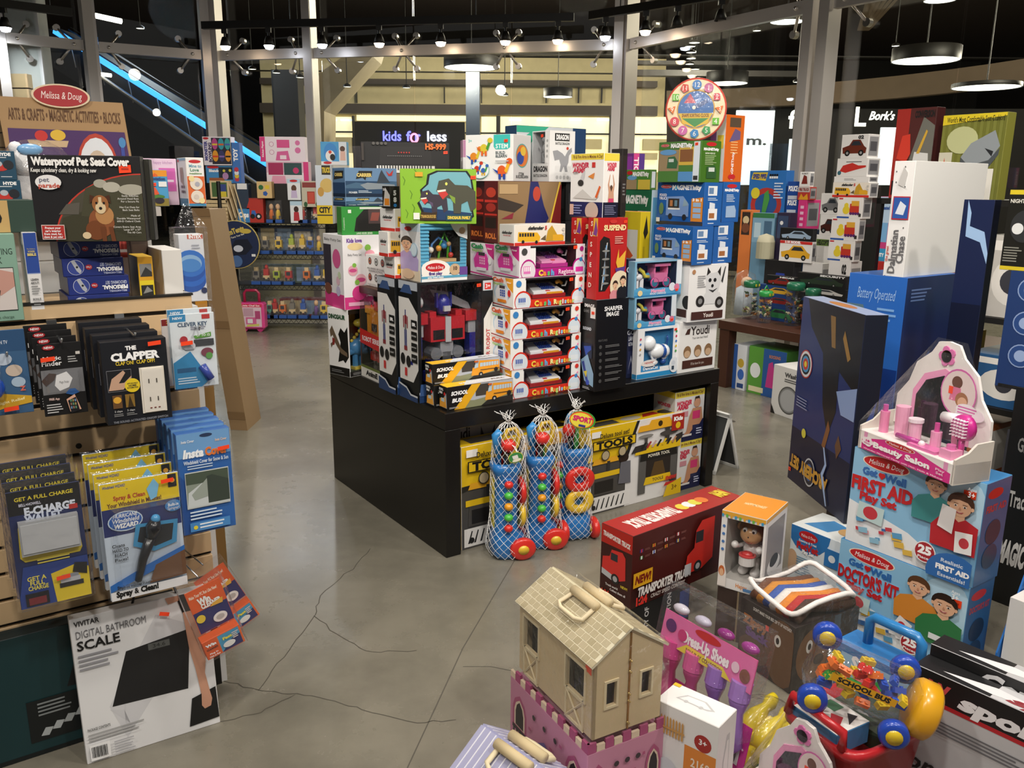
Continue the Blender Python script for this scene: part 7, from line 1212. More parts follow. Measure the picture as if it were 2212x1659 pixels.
# ---- beauty salon vanity on top
D=BX['aid'];l=atz(1853,965,top('aid')+.002);n_=atz(2057,1049,top('aid')+.002);e_=l-n_;rz=math.atan2(-e_.x,e_.y);wl=e_.length;dpt=.15
def vanity(label,c,rz,wl,dpt,S):
    v=empty('toy_vanity',c,rz);tag(v,label,'toy vanity','toy beauty vanities')
    pk,wh,lp='#d8388e','#ece8e4','#f0a0c8'
    h0=S*.3
    # local: y = along the front (0 near .. wl far), x = depth away from viewer
    q=MB();q.box(0,0,0,dpt,wl,h0*.8,wh);q.obj('base_box','matte',v,bevel=.003)
    for y in(0,wl-.008):
        q=MB();pts=[(0,0),(dpt,0),(dpt,h0*1.5),(dpt*.55,h0*1.45),(dpt*.35,h0*1.15),(0,h0*.95)];vs=[(x,y,z)for x,z in pts]+[(x,y+.008,z)for x,z in pts];m_=len(pts)
        q.add(vs,[tuple(range(m_)),tuple(range(m_,2*m_))[::-1]]+[(i,(i+1)%m_,(i+1)%m_+m_,i+m_)for i in range(m_)],'#dcd6cc');q.obj('side_panel','matte',v)
    def plate(name,pts,x0,x1,c,mat='matte'):
        q=MB();m_=len(pts);vs=[(x0,y,z)for y,z in pts]+[(x1,y,z)for y,z in pts]
        q.add(vs,[tuple(range(m_)),tuple(range(m_,2*m_))[::-1]]+[(i,(i+1)%m_,(i+1)%m_+m_,i+m_)for i in range(m_)],c);return q.obj(name,mat,v)
    H=S*1.42;Wm=wl*.5
    arch=[(wl*.02,h0),(wl*.98,h0),(wl*.97,h0+(H-h0)*.32),(wl*.86,h0+(H-h0)*.5),(wl*.8,h0+(H-h0)*.72),(wl*.66,h0+(H-h0)*.86),(wl*.6,h0+(H-h0)*.98),(Wm,H),(wl*.4,h0+(H-h0)*.98),(wl*.34,h0+(H-h0)*.86),(wl*.2,h0+(H-h0)*.72),(wl*.14,h0+(H-h0)*.5),(wl*.03,h0+(H-h0)*.32)]
    plate('back_board',arch,dpt-.012,dpt-.002,wh)
    def sc(pts,k,cy):return[(Wm+(y-Wm)*k,cy+(z-cy)*k)for y,z in pts]
    inner=[(wl*.2,h0),(wl*.8,h0),(wl*.8,h0+(H-h0)*.42),(wl*.7,h0+(H-h0)*.62),(Wm,h0+(H-h0)*.72),(wl*.3,h0+(H-h0)*.62),(wl*.2,h0+(H-h0)*.42)]
    plate('mirror_frame',inner,dpt-.015,dpt-.0125,lp);plate('mirror',[(Wm+(y-Wm)*.86,h0+(z-h0)*.9)for y,z in inner],dpt-.017,dpt-.0155,'#55565e','chrome')
    fl=h0+(H-h0)*.85
    for i in range(5):plate('flower_petal',[(Wm+S*.07*math.cos(i*1.257)+S*.05*math.cos(t),fl+S*.07*math.sin(i*1.257)+S*.05*math.sin(t))for t in[j*.785 for j in range(8)]],dpt-.0165,dpt-.0125,'#e07ab4')
    plate('flower_mirror',[(Wm+S*.07*math.cos(t),fl+S*.07*math.sin(t))for t in[j*.393 for j in range(16)]],dpt-.019,dpt-.017,'#4a4850','chrome')
    a=MB();art(a,(0,wl,0),(0,-1,0),(0,0,1),wl,h0*.8,[P([(.04,.02),(.04,.55),(.3,.92),(.6,.96),(.8,.7),(.97,.5),(.97,.02)],pk),P([(.06,.5),(.06,.95),(.1,.95),(.1,.55)],'#e8a0c8'),P([(.9,.6),(.9,.95),(.94,.95),(.94,.56)],'#e8a0c8'),E(.46,.84,.16,.15,'#f0e0d8'),E(.46,.84,.15,.13,'#c4242a'),T(.46,.84,.1,'Melissa & Doug','#fff','r',w=.24,sh=.25),[E(.11+.035*math.cos(i*1.257),.5+.13*math.sin(i*1.257),.035,.12,'#f6eef2')for i in range(5)],T(.11,.54,.1,'18',pk,'h',w=.05),T(.11,.42,.06,'Pieces',pk,'b',w=.07),T(.48,.48,.26,'Beauty Salon','#fff','h',w=.6),T(.88,.5,.11,'Play','#f8d8e8','b',w=.09),T(.88,.34,.11,'Set','#f8d8e8','b',w=.07),T(.5,.14,.07,'Wooden Mirrored Vanity with Hair, Nails & Makeup','#fbe0ee','b',w=.84)]);a.obj('front_print','print',v)
    photo=MB();art(photo,(dpt-.02,wl,0),(0,-1,0),(0,0,1),wl,H,[E(.66,.62,.17,.19,'#d86ab0',24),E(.66,.62,.16,.175,'#ead9d6',24),E(.64,.7,.05,.05,'#6a4030'),P([(.58,.55),(.6,.66),(.68,.66),(.7,.55)],'#e07aa0'),E(.7,.57,.06,.06,'#a8704a'),E(.71,.55,.045,.045,'#e2b290'),R(.57,.6,.61,.66,'#ff4a22'),E(.76,.5,.1,.05,'#f4eef2'),E(.84,.48,.09,.05,'#f4eef2'),E(.76,.46,.1,.06,'#f4eef2'),LN(.68,.44,.86,.53,4,'#d86ab0')]);photo.obj('photo_badge','print',v)
    def part(name,f,mat='plastic'):q=MB();f(q);q.obj(name,mat,v)
    zb=h0*.8
    part('bottle',lambda q:(q.cyl(.05,wl*.86,zb,zb+S*.26,S*.055,'#e88ab4',14),q.cyl(.05,wl*.86,zb+S*.26,zb+S*.34,S*.03,'#c858a0',10)))
    part('beaker',lambda q:q.cyl(.075,wl*.73,zb,zb+S*.36,S*.075,'#f0a8c8',14,r2=S*.085));part('jar',lambda q:(q.cyl(.06,wl*.55,zb,zb+S*.24,S*.07,'#f2b8d2',14),q.cyl(.06,wl*.55,zb+S*.24,zb+S*.28,S*.085,'#f4e6ee',14)))
    part('bottle',lambda q:(q.cyl(.07,wl*.36,zb,zb+S*.2,S*.06,'#e8a0c4',12),q.cyl(.07,wl*.36,zb+S*.2,zb+S*.3,S*.028,'#d04a98',10)));part('hair_dryer',lambda q:(q.tube([(.1,wl*.38,zb+S*.36),(.1,wl*.22,zb+S*.38)],S*.06,'#f0eef0',10),q.tube([(.1,wl*.27,zb+S*.34),(.1,wl*.25,zb+S*.08)],S*.03,'#e88ab4',8)))
    part('lipstick',lambda q:q.tube([(.03,wl*.66,zb+S*.05),(.035,wl*.44,zb+S*.05)],S*.03,'#b83a90',10));part('cotton_ball',lambda q:q.ball(.03,wl*.4,zb+S*.05,S*.04,'#f6e6ea',10));part('palette',lambda q:q.box(.01,wl*.22,zb,.06,wl*.5,zb+.01,'#e47ab4'))
    def brush(q):
        q.T=Matrix.Translation((.07,wl*.12,zb+S*.34));q.lathe([(1e-4,-.012),(S*.14,-.01),(S*.15,.008),(1e-4,.014)],'#c8308c',18,'x',smooth=True);q.tube([(0,.0,-S*.12),(0,.0,-S*.34)],S*.035,'#c8308c',8)
        for i in range(5):
            for j in range(6):q.tube([(-.01,-S*.08+i*S*.04,-S*.09+j*S*.036),(-.03,-S*.08+i*S*.04,-S*.085+j*S*.036)],.0022,'#f2e8ee',4)
    part('hair_brush',brush);part('perfume',lambda q:(q.cbox(.04,wl*.14,zb,S*.16,S*.16,S*.1,'#f2a0c8'),q.cyl(.04,wl*.14,zb+S*.1,zb+S*.15,S*.05,'#e070b0',8)))
    q=MB();f1=[(-.004,wl+.006,h0*.7),(-.004,-.008,h0*.7),(.0,-.008,h0*1.1),(dpt,Wm-.06,H+.004),(dpt,Wm+.06,H+.004),(.0,wl+.006,h0*1.1)]
    q.add(f1+[(dpt,wl+.006,h0*1.5),(dpt,-.008,h0*1.5)],[(0,1,2,5),(5,2,3,4),(5,4,6),(2,7,3)],'#fff');q.obj('shrink_wrap',M['wrap'],v)
    return v
zt=top('aid')+.001;S0=.29
vanity('white and pink toy beauty vanity on the first aid box',Vector((n_.x,n_.y,zt)),rz,wl,dpt,S0)
# ---- archery box, princess box, dalmatian box
l=atz(1697,1279,0);pv_=(l-V*.27,YAW,.2,.27,.3)
carton('pet_v','blue and white pet vet play set box on the floor behind the monkey toy','toy box',pv_,'#e6ebee',{'A':[R(0,0,1,1,'#dfe9ee'),R(0,0,.55,.22,'#6a9ab8'),R(.55,0,1,.34,'#3a78a8'),E(.3,1.0,.36,.34,'#2f74b4'),E(.3,.9,.16,.07,'#c4242a'),T(.3,.9,.04,'Melissa & Doug','#fff','r',w=.24),T(.3,.82,.03,'Examine & Treat','#fff','b',w=.3),T(.3,.75,.085,'PetVet','#c4242a','h',w=.36,ol='#fff'),T(.32,.68,.05,'Play Set','#fff','h',w=.2),E(.06,.5,.1,.16,'#c9a684'),LN(.14,.34,.42,.6,8,'#6a90a8'),R(.6,.62,.85,.86,'#2f74b4'),O(.72,.74,.05,'#e6ebee'),P([(.4,.24),(.75,.2),(.75,.27),(.4,.31)],'#b8283a'),O(.88,.22,.07,'#3f86c0'),T(.88,.23,.06,'24','#fff','h'),LN(.58,.05,.9,.16,4,'#9ac0d8')],'TA':[R(0,0,1,1,'#e4e8e6'),P([(.1,.2),(.3,.8),(.6,.7),(.5,.2)],'#4a8ac0'),E(.7,.5,.15,.2,'#c9a06a')]},name='play_set_box')
d=place((1822,1132),(1701,1031),1869,681,.301)
ar=[R(0,0,1,1,'#23346e'),R(0,0,1,.3,'#10183a'),P([(.1,1),(.2,.86),(.5,.72),(.7,.7),(1,.62),(1,1)],'#0d0f16'),P([(.4,.86),(.7,.84),(.72,.5),(.62,.36),(.5,.5)],'#14161e'),P([(.5,.95),(.56,.8),(.62,.8),(.58,.95)],'#8a6a34'),P([(.74,.9),(.86,.78),(.82,.76),(.72,.86)],'#9a7634'),P([(.55,.3),(.62,.44),(.66,.4),(.6,.28)],'#8a5a34'),P([(.8,.4),(.86,.34),(.8,.28),(.76,.34)],'#6a4a34'),P([(.7,.6),(1,.66),(1,.5),(.8,.5)],'#8fa8d8'),[O(.16,.66,r,c)for r,c in((.075,'#b83a34'),(.068,'#e4e6ea'),(.055,'#16181e'),(.043,'#4a9ad0'),(.03,'#c83a34'),(.016,'#e8d23a'))],O(.24,.3,.025,'#e0d84a'),LN(.06,.42,.3,.48,4,'#8a93b8'),[E(.4,.12,.1*k,.075*k,c)for k,c in((1,'#c8ccd4'),(.88,'#1a2038'),(.6,'#3f6ab0'),(.35,'#16181e'))],T(.38,.12,.06,'ARCHERY SET','#d8a23a','h',w=.66,rot=180,ol='#3a2410'),P([(.62,.3),(.68,.22),(.64,.16),(.74,.02),(.72,.02),(.6,.16),(.65,.22),(.6,.3)],'#a9c4f0')]
carton('arch','tall blue archery set box upside down on the pet vet box','toy box',d,'#16203e',{'A':ar,'B':[R(0,0,1,1,'#101626'),P([(.3,.2),(.5,.5),(.9,.6),(.6,.3)],'#24408a')],'TA':[R(0,0,1,1,'#9aa8c8'),E(.5,.5,.2,.3,'#b8783a')]},name='archery_set_box',sticker=('A',.04,.06,.025))
ap=3.42;tp=onp(1961,601,G(ap,0),U);lo=.55
c=Vector((tp.x,tp.y,lo));db_=solve(lambda t:proj(tp+V*t)[0],1836,.01,1.5);da_=solve(lambda t:proj(tp+U*t)[0],2068,.01,1.5)
carton('prin','bright blue castle box with battery operated lettering','toy box',(c,YAW,da_,db_,tp.z-lo),'#1f5fb4',{'A':[R(0,0,1,1,'#2a6ac4'),R(0,0,1,.4,'#143a86'),P([(.55,.0),(.6,.35),(.64,.5),(.68,.35),(.74,.4),(.8,0)],'#3a4a9a'),P([(.0,.5),(.0,.8),(.3,.8),(.42,.66),(.4,.5)],'#5a7a8a'),E(.16,.62,.16,.12,'#4a5f34'),T(.5,.88,.07,'Battery Operated','#9fc4f0','r',w=.66,sh=.25),LN(.55,.7,.92,.8,3,'#7fb0ea')],'B':[R(0,0,1,1,'#12295e'),P([(.5,.1),(.4,.4),(.6,.5),(.75,.3),(.7,.1)],'#4a6ab0'),LN(.1,.84,.5,.93,4,'#6a86c0')],'T':[R(0,0,1,1,'#2a62b0')]},name='castle_toy_box')
support('prin','plain carton under the castle box',0,'#3a3430')
d=place((1950,599),1906.6,2104,347,top('prin'),aplane=ap+.005);d=(d[0],d[1],d[2],d[3],d[4])
carton('dal','tall white board game box with spotted dalmatian edge','game box',d,'#e9e8e4',{'A':[R(0,0,1,1,'#efeeec'),[E(.1+(i*.37)%.85,(i*.13)%1.0,.03,.008,'#555',8)for i in range(16)],R(.14,.5,.96,.7,'#b8283a'),R(.18,.51,.92,.69,'#2f5aa8'),P([(.3,.55),(.5,.66),(.8,.62),(.7,.54)],'#dfe4ee'),P([(.3,.8),(.5,.95),(.7,.9),(.6,.78),(.8,.76)],'#c9c7c4'),T(.4,.22,.065,'Dalmatian','#6a6a6c','b',rot=90),T(.76,.24,.065,'Chase','#6a6a6c','b',rot=90),T(.12,.2,.025,'the great','#b8402f','b',rot=90)],'B':[R(0,0,1,1,'#ecebe7')]},name='board_game_box')
# dark tall box in front, wrapped
tp=onp(2150,432,G(ap-.06,0),U);c=Vector((tp.x,tp.y,lo));db_=solve(lambda t:proj(tp+V*t)[0],2083,.01,1.5)
carton('night','tall midnight blue box with a pale light streak','toy box',(c-U*.0,YAW,.05,db_-.0,tp.z-lo),'#0e1a3c',{'A':[R(0,0,1,1,'#122048'),P([(.15,1),(.3,.95),(.3,.9),(.8,.88),(1,.8),(1,.76),(.7,.84),(.2,.86)],'#9fc0e6'),R(0,0,1,.6,'#0b1430')],'B':[R(0,0,1,1,'#0b1024')]},name='night_toy_box');support('night','carton carrying the midnight blue box',0,'#2a2624')
# goods at the far right edge, on a black rack
rk=empty('black_rack',G(4.3,1.2,0),YAW);tag(rk,'tall black display rack crowded with boxes','rack')
for x,y in((0,0),(.45,0),(0,1.5),(.45,1.5)):MB().box(x,y,0,x+.03,y+.03,1.55,'#111').obj('post',M['black'],rk)
for z_ in(.1,.5,.95,1.52):MB().box(0,0,z_,.48,1.53,z_+.03,'#111').obj('shelf',M['black'],rk)
def rackbox(key,label,x0,y0,x1,yt,a,c,ops,name,cat='toy box',side=None,th=.08,z=None):
    """A face in the plane a: left x0, right x1 at bottom y0, top yt"""
    r=onp(x1,y0,G(a,0),U);db=solve(lambda t:proj(r+V*t)[0],x0,.01,2.0);h=solve(lambda t:proj(r+Z*t)[1],yt,.01,2.0)
    if z is not None:h+=r.z-z;r.z=z
    return carton(key,label,cat,(r,YAW,th,db,h),c,{'A':ops,'B':side or[R(0,0,1,1,c)]},name=name)
rackbox('conv','dark red conversion robot truck box on top of the black rack',1928,342,2012,230,4.32,'#3a1414',[R(0,0,1,1,'#4a2220'),R(0,0,.35,1,'#9a2a22'),P([(.3,.2),(.7,.9),(1,.8),(1,.2)],'#6a6a62'),T(.72,.93,.07,'CONVERSION','#1a1a1a','h',w=.5),P([(.1,.45),(.2,.7),(.4,.72),(.45,.5),(.35,.4)],'#c83a2a'),P([(.5,.3),(.55,.52),(.9,.5),(.95,.28)],'#d0d0cc'),P([(.6,.5),(.8,.76),(.84,.74),(.68,.5)],'#c9a03a'),R(.05,.04,.95,.2,'#1c1616'),[O(.2+.2*k,.12,.05,'#8a8a86',8)for k in range(4)]],'robot_truck_box',z=1.5505)
rackbox('cush','green box picturing a grey seat cushion, on top of the black rack',2024,376,2160,241,4.31,'#8a8a3a',[R(0,0,1,1,'#6c6e2c'),[R(x*.1,0,x*.1+.05,1,'#777a36')for x in range(10)],P([(0,.88),(1,.96),(1,1),(0,1)],'#d8c22a'),T(.52,.94,.06,"World's Most Comfortable Seat Cushion!",'#3a3a14','b',w=.9),E(.35,.7,.25,.16,'#b9bc8a'),P([(.36,.5),(.5,.66),(.85,.8),(.95,.62),(.8,.44),(.5,.36)],'#8d9498'),P([(.36,.5),(.5,.4),(.8,.46),(.95,.6),(.94,.52),(.8,.36),(.5,.3),(.36,.42)],'#4a5054'),P([(.72,.6),(.86,.56),(.84,.5)],'#23262a'),R(.0,.3,.22,.56,'#c9c6b0'),P([(.06,.32),(.1,.5),(.14,.34)],'#c86a54'),R(.72,.0,.9,.36,'#dfdcd2')],'seat_cushion_box','product box',z=1.5505)
rackbox('truckb','black monster truck track box beside the beauty vanity',2165,1060,2250,852,3.32,'#121212',[R(0,0,1,1,'#141414'),T(.5,.75,.06,'Glow','#8a8a88','b',w=.5),T(.5,.5,.07,'Track','#b9b9b6','b',w=.5),T(.5,.25,.1,'MAGIC','#cfcfcc','h',w=.7,sh=.3)],'track_toy_box',z=.0)
rackbox('icons_b','dark carton stacked under the round icon box',2152,870,2240,851,3.325,'#101010',[R(.1,.1,.9,.9,'#1c1c1c')],'shipping_carton','carton',z=top('truckb'))
rackbox('icons','navy box with round icons below the flight headset box',2148,850,2240,592,3.33,'#1a2f5a',[R(0,0,1,1,'#1f3a6e'),[[O(.5,.85-k*.28,.1,'#8fa6d0'),O(.5,.85-k*.28,.09,'#2a4a86'),O(.5,.85-k*.28,.05,'#9ab0d8')]for k in range(3)]],'icon_toy_box',z=top('icons_b'))
rackbox('hawk','black and yellow flight headset box on the rack edge',2158,590,2240,410,3.335,'#16150f',[R(0,0,1,1,'#15150f'),R(0,.94,1,1,'#d8c22a'),R(0,0,1,.05,'#d8c22a'),T(.45,.86,.045,'NIGHT HAWK','#e6e4da','b',w=.8),E(.5,.55,.36,.2,'#2c2e30'),O(.34,.52,.07,'#dfe2e2'),LN(.06,.1,.6,.3,6,'#8a8a80')],'headset_box','product box',z=top('icons'))
for n,(a_,b_,z_,w_,h_,c_,lb)in enumerate([(4.33,1.3,.531,.3,.3,'#8a2a2a','maroon'),(4.33,1.75,.531,.4,.26,'#2a5a8a','steel blue'),(4.33,2.25,.531,.35,.32,'#c8a83a','mustard'),(4.33,1.35,.981,.35,.34,'#3a7a4a','leaf green'),(4.33,1.8,.981,.35,.4,'#c8c4bc','pale grey'),(4.33,2.25,.981,.35,.3,'#a84a7a','plum pink'),(4.33,1.4,.131,.5,.3,'#4a4a52','slate'),(4.33,2.0,.131,.5,.28,'#b8602a','rust orange')]):
    carton(f'rk{n}',f'{lb} toy box on a shelf of the black rack','toy box',(G(a_,b_,z_),YAW,.38,w_,h_),c_,{'A':[R(0,0,1,1,c_),E(.5,.45,.3,.3,'#e6e2da'),R(.1,.82,.9,.94,'#f0ece4'),O(.5,.45,.16,'#3a3a40')],'B':[R(.1,.1,.9,.9,'#d8d4cc')]},name='toy_box')
d=leftbox((2186,1425),0,.5,.12,.62);carton('orange','orange and white outdoor toy box at the pile edge','toy box',d,'#d86a24',{'A':[R(0,0,1,1,'#e6e6e4'),R(0,.55,1,1,'#e0702a'),E(.1,.9,.06,.05,'#c4242a'),E(.2,.4,.16,.16,'#3a7a3a'),O(.12,.46,.05,'#4a2c1c'),R(0,.18,1,.24,'#9ac83a'),R(0,.12,1,.18,'#3a86c8')]},name='outdoor_toy_box')
# blue tray and white card edge
q=MB();a0,a1=atz(2055,1440,.02),atz(2150,1370,.05)
tr=empty('display_tray',G(BX['doc']['a']+.12,BX['doc']['b']-.06,0),YAW);tag(tr,'open blue cardboard display tray wedged by the doctor box','tray')
q=MB();q.add([(0,0,.0),(.15,0,0),(.15,0,.42),(0,0,.1),(0,.006,0),(.15,.006,0),(.15,.006,.42),(0,.006,.1)],[(0,1,2,3),(7,6,5,4),(3,2,6,7),(0,3,7,4),(1,5,6,2)],'#1f6ab8');q.obj('tray_side','card',tr)
MB().box(.02,-.12,0,.13,-.004,.3,'#e0dfdc').obj('white_carton','card',tr)
# ---- transporter truck box with a notch, on a black carton
zt=.15;d=place((1361,1318),(1294.5,1282.5),1640,1159,zt);L_=.62;d=(d[0],d[1],L_,d[3],d[4])
flags=[[R(.06+.1*i,.74-.09*j+.02*i,.085+.1*i,.785-.09*j+.02*i,c),R(.067+.1*i,.74-.09*j+.02*i,.078+.1*i,.785-.09*j+.02*i,c2),LN(.1+.1*i,.75-.09*j+.02*i,.15+.1*i,.78-.09*j+.02*i,2,'#8a5a54')]for(i,j,c,c2)in((0,0,'#2a3a8a','#c8303a'),(0,1,'#2f7a3a','#e6e6e6'),(1,0,'#c8a02a','#c83a2a'),(1,1,'#e6e6e6','#3a4aa0'),(2,0,'#e6e6e6','#c8303a'),(2,1,'#c8a02a','#b8302a'),(3,0,'#b8303a','#e6e6e6'),(3,1,'#2f5aa8','#e0c23a'))]
carton('trk','long dark red transporter truck box with flags','toy box',d,'#4a1512',{'B':[R(0,0,1,1,'#4a1613'),R(0,0,.5,.25,'#36100e')]+flags+[R(0,.3,.16,.5,'#e0a81e'),T(.08,.4,.1,'NEW!','#7a1a10','h',w=.13,sh=.2),T(.27,.22,.11,'TRANSPORTER TRUCK','#e6e2de','h',w=.46,sh=.2),T(.3,.1,.05,'CRAZY SPEED CONTEST','#cfc6c0','b',w=.3,sh=.2),T(.07,.1,.1,'1:24','#e02a1e','h',w=.1,ol='#eee'),P([(.44,.2),(.46,.46),(.52,.54),(.53,.78),(.58,.9),(.7,.9),(.7,.3),(.6,.2)],'#c82a20'),R(.53,.6,.6,.76,'#22262c'),R(.44,.18,.5,.34,'#b9bcc0'),O(.56,.26,.08,'#22262a'),O(.56,.26,.045,'#a9acb0')],
'A':[R(0,0,1,1,'#3a0f0d'),R(0,.75,1,1,'#b82218'),T(.5,.86,.06,'TRANSPORTER TRUCK','#f0e6e0','h',w=.86,rot=-6),P([(.06,.36),(.08,.56),(.3,.6),(.36,.7),(.7,.72),(.8,.66),(.82,.36),(.5,.28)],'#d8302a'),R(.34,.56,.56,.66,'#2a3036'),P([(.06,.32),(.06,.4),(.4,.36),(.4,.28)],'#c0c2c4'),O(.5,.32,.07,'#222'),O(.5,.32,.04,'#b0b2b4'),T(.4,.2,.03,'Truck world','#f0eae6','b',w=.4),T(.6,.15,.03,'Collect them all','#f0eae6','b',w=.5),T(.8,.26,.035,'NEW!','#f0d83a','b',w=.22),T(.2,.08,.06,'1:24','#e02a1e','h',w=.26,ol='#f0d83a')],'T':[R(0,0,1,1,'#a8221a'),T(.3,.5,.4,'TRANSPORTER TRUCK','#f0e6e0','h',w=.4,rot=180),[O(.56+.06*k,.5,.18,c,10)for k,c in enumerate(('#e0c83a','#e6e6e6','#d8d24a','#e07a34'))],T(.92,.5,.36,'NEW!','#f0d83a','h',w=.1,rot=180)]},name='truck_toy_box')
D=BX['trk'];carton('blkc','black carton with white sideways lettering under the truck box','carton',(D['c']-Z*zt+V*.004+U*.03,D['rz'],.3,D['d']-.01,zt-.001),'#141416',{'B':[T(.2,.5,.14,'CITY OF','#cfcfcf','b',rot=90),T(.6,.5,.14,'OF NATIONS','#cfcfcf','b',rot=90),R(.8,.1,.98,.9,'#24408a')]},name='game_carton')
# ---- drumming monkey toy in its window box
def monkey(tb,w,d,h):
    y=d*.55;br,fa,wh='#7a4a26','#d8a878','#eceae8'
    for s in(-1,1):tb.ball(s*w*.17,y-.02,h*.06,h*.08,wh,12,1,1.5,.9);tb.tube([(s*w*.15,y,h*.1),(s*w*.13,y,h*.28)],h*.05,wh,8);tb.tube([(s*w*.2,y,h*.48),(s*w*.36,y-.02,h*.44),(s*w*.34,y-.05,h*.52)],h*.035,wh,8);tb.ball(s*w*.34,y-.06,h*.53,h*.06,wh,12);tb.ball(s*w*.36,y,h*.75,h*.07,fa,10)
    tb.ball(0,y,h*.4,h*.15,wh,14);tb.cyl(0,y-.05,h*.24,h*.38,h*.13,'#f0eeec',18);tb.cyl(0,y-.05,h*.38,h*.395,h*.135,'#d04a4a',18);tb.ball(0,y-.05,h*.4,h*.1,'#c83a3a',12,1,.8,.5)
    tb.ball(0,y,h*.74,h*.22,br,18,1.05,.9,.95);tb.ball(0,y-h*.12,h*.69,h*.175,fa,16,1.0,.75,.85);tb.ball(0,y-h*.23,h*.69,h*.025,'#1a1410',8)
    for s in(-1,1):tb.ball(s*h*.07,y-h*.19,h*.78,h*.045,'#f4f2f0',10);tb.ball(s*h*.07,y-h*.228,h*.78,h*.022,'#1a1410',8)
    tb.tube([(-h*.06,y-h*.215,h*.6),(0,y-h*.23,h*.58),(h*.06,y-h*.215,h*.6)],h*.008,'#8a3a2a',5)
zm=.2;d=place((1642.5,1292),(1549,1264),(1688,1279),1124,zm)
carton('monk','drumming monkey toy in a white window box with orange lid','toy box',d,'#e9e8e6',{'A':[R(0,0,1,.12,'#e9e8e6'),T(.55,.07,.05,'Happy','#e0862a','b',w=.26),R(.6,.02,.9,.06,'#4a8ac8'),[O(.07,.8-k*.1,.02,'#4a7ab8',8)for k in range(4)],R(0,.95,1,1,'#e0a83a'),[R(k*.1,.92,k*.1+.05,.96,['#3f9ac8','#6ab84a','#e0a83a'][k%3])for k in range(10)],P([(.0,.02),(.02,.3),(.14,.34),(.2,.2),(.2,.02)],'#ece6e0'),E(.09,.22,.07,.07,'#c86a34'),E(.09,.2,.05,.05,'#e8b890')],'B':[R(0,0,1,1,'#e6e4e2'),R(.1,.2,.9,.88,'#8a8684'),E(.5,.3,.3,.12,'#e9e8e6'),E(.5,.36,.2,.08,'#1a1a1a'),R(0,.95,1,1,'#e0a83a')],'TA':[R(0,0,1,1,'#e0902a'),T(.5,.5,.1,'HAPPYMONKEY','#f6ddb0','b',w=.5)]},name='monkey_toy_box',win=('A',.13,.13,.95,.91,d[2]*.8,'#b9b6b2',monkey))
support('monk','dark printed carton under the monkey toy box',0,'#3a2c26')
# ---- toy barn on a pink castle, striped cottage in front
zb=.27;C_=atz(1279,1600,zb);A_=atz(1122,1441,zb);e_=A_-C_;db=e_.length;rz=math.atan2(-e_.x,e_.y);da=.21;hw=.205;hr=.07
bn=empty('toy_barn',C_,rz);tag(bn,'cream wooden toy barn with shingled roof and carry handle','toy barn')
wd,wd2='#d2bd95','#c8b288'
W1=MB();W1.box(0,0,0,.008,db,hw,wd)
W1=MB()
op_=[(db*.1,db*.33),(db*.71,db*.92)]
def wall_open(mb,plane_x,t,y0,y1,z1,opens,zo0,zo1,c):
    ys=[y0]+[v_ for o_ in opens for v_ in o_]+[y1]
    for i in range(0,len(ys),2):mb.box(plane_x,ys[i],0,plane_x+t,ys[i+1],z1,c)
    for a_,b_ in opens:mb.box(plane_x,a_,0,plane_x+t,b_,zo0,c);mb.box(plane_x,a_,zo1,plane_x+t,b_,z1,c)
wall_open(W1,0,.008,0,db,hw,op_,hw*.42,hw*.86,wd);W1.obj('front_wall','matte',bn)
for a_,b_ in op_:
    q=MB();m0=.007;z0,z1=hw*.0,hw*.42
    for y0_,y1_,zz0,zz1 in((a_,b_,z0,z0+m0),(a_,b_,z1-m0,z1),(a_,a_+m0,z0,z1),(b_-m0,b_,z0,z1)):q.box(-.005,y0_,zz0,-.0002,y1_,zz1,'#dfcfa9')
    for s in(0,1):q.tube([(-.003,a_,z0+(z1-z0)*s),(-.003,b_,z1-(z1-z0)*s)],.003,'#dfcfa9',4)
    q.obj('half_door','matte',bn)
    q=MB()
    for y0_,y1_,zz0,zz1 in((a_-.006,a_,hw*.4,hw*.89),(b_,b_+.006,hw*.4,hw*.89),(a_,b_,hw*.86,hw*.89)):q.box(-.005,y0_,zz0,-.0002,y1_,zz1,'#dfcfa9')
    q.obj('window_frame','matte',bn)
    MB().box(.03,a_-.01,.01,.034,b_+.01,hw*.9,'#3a3830').obj('dark_interior','matte',bn)
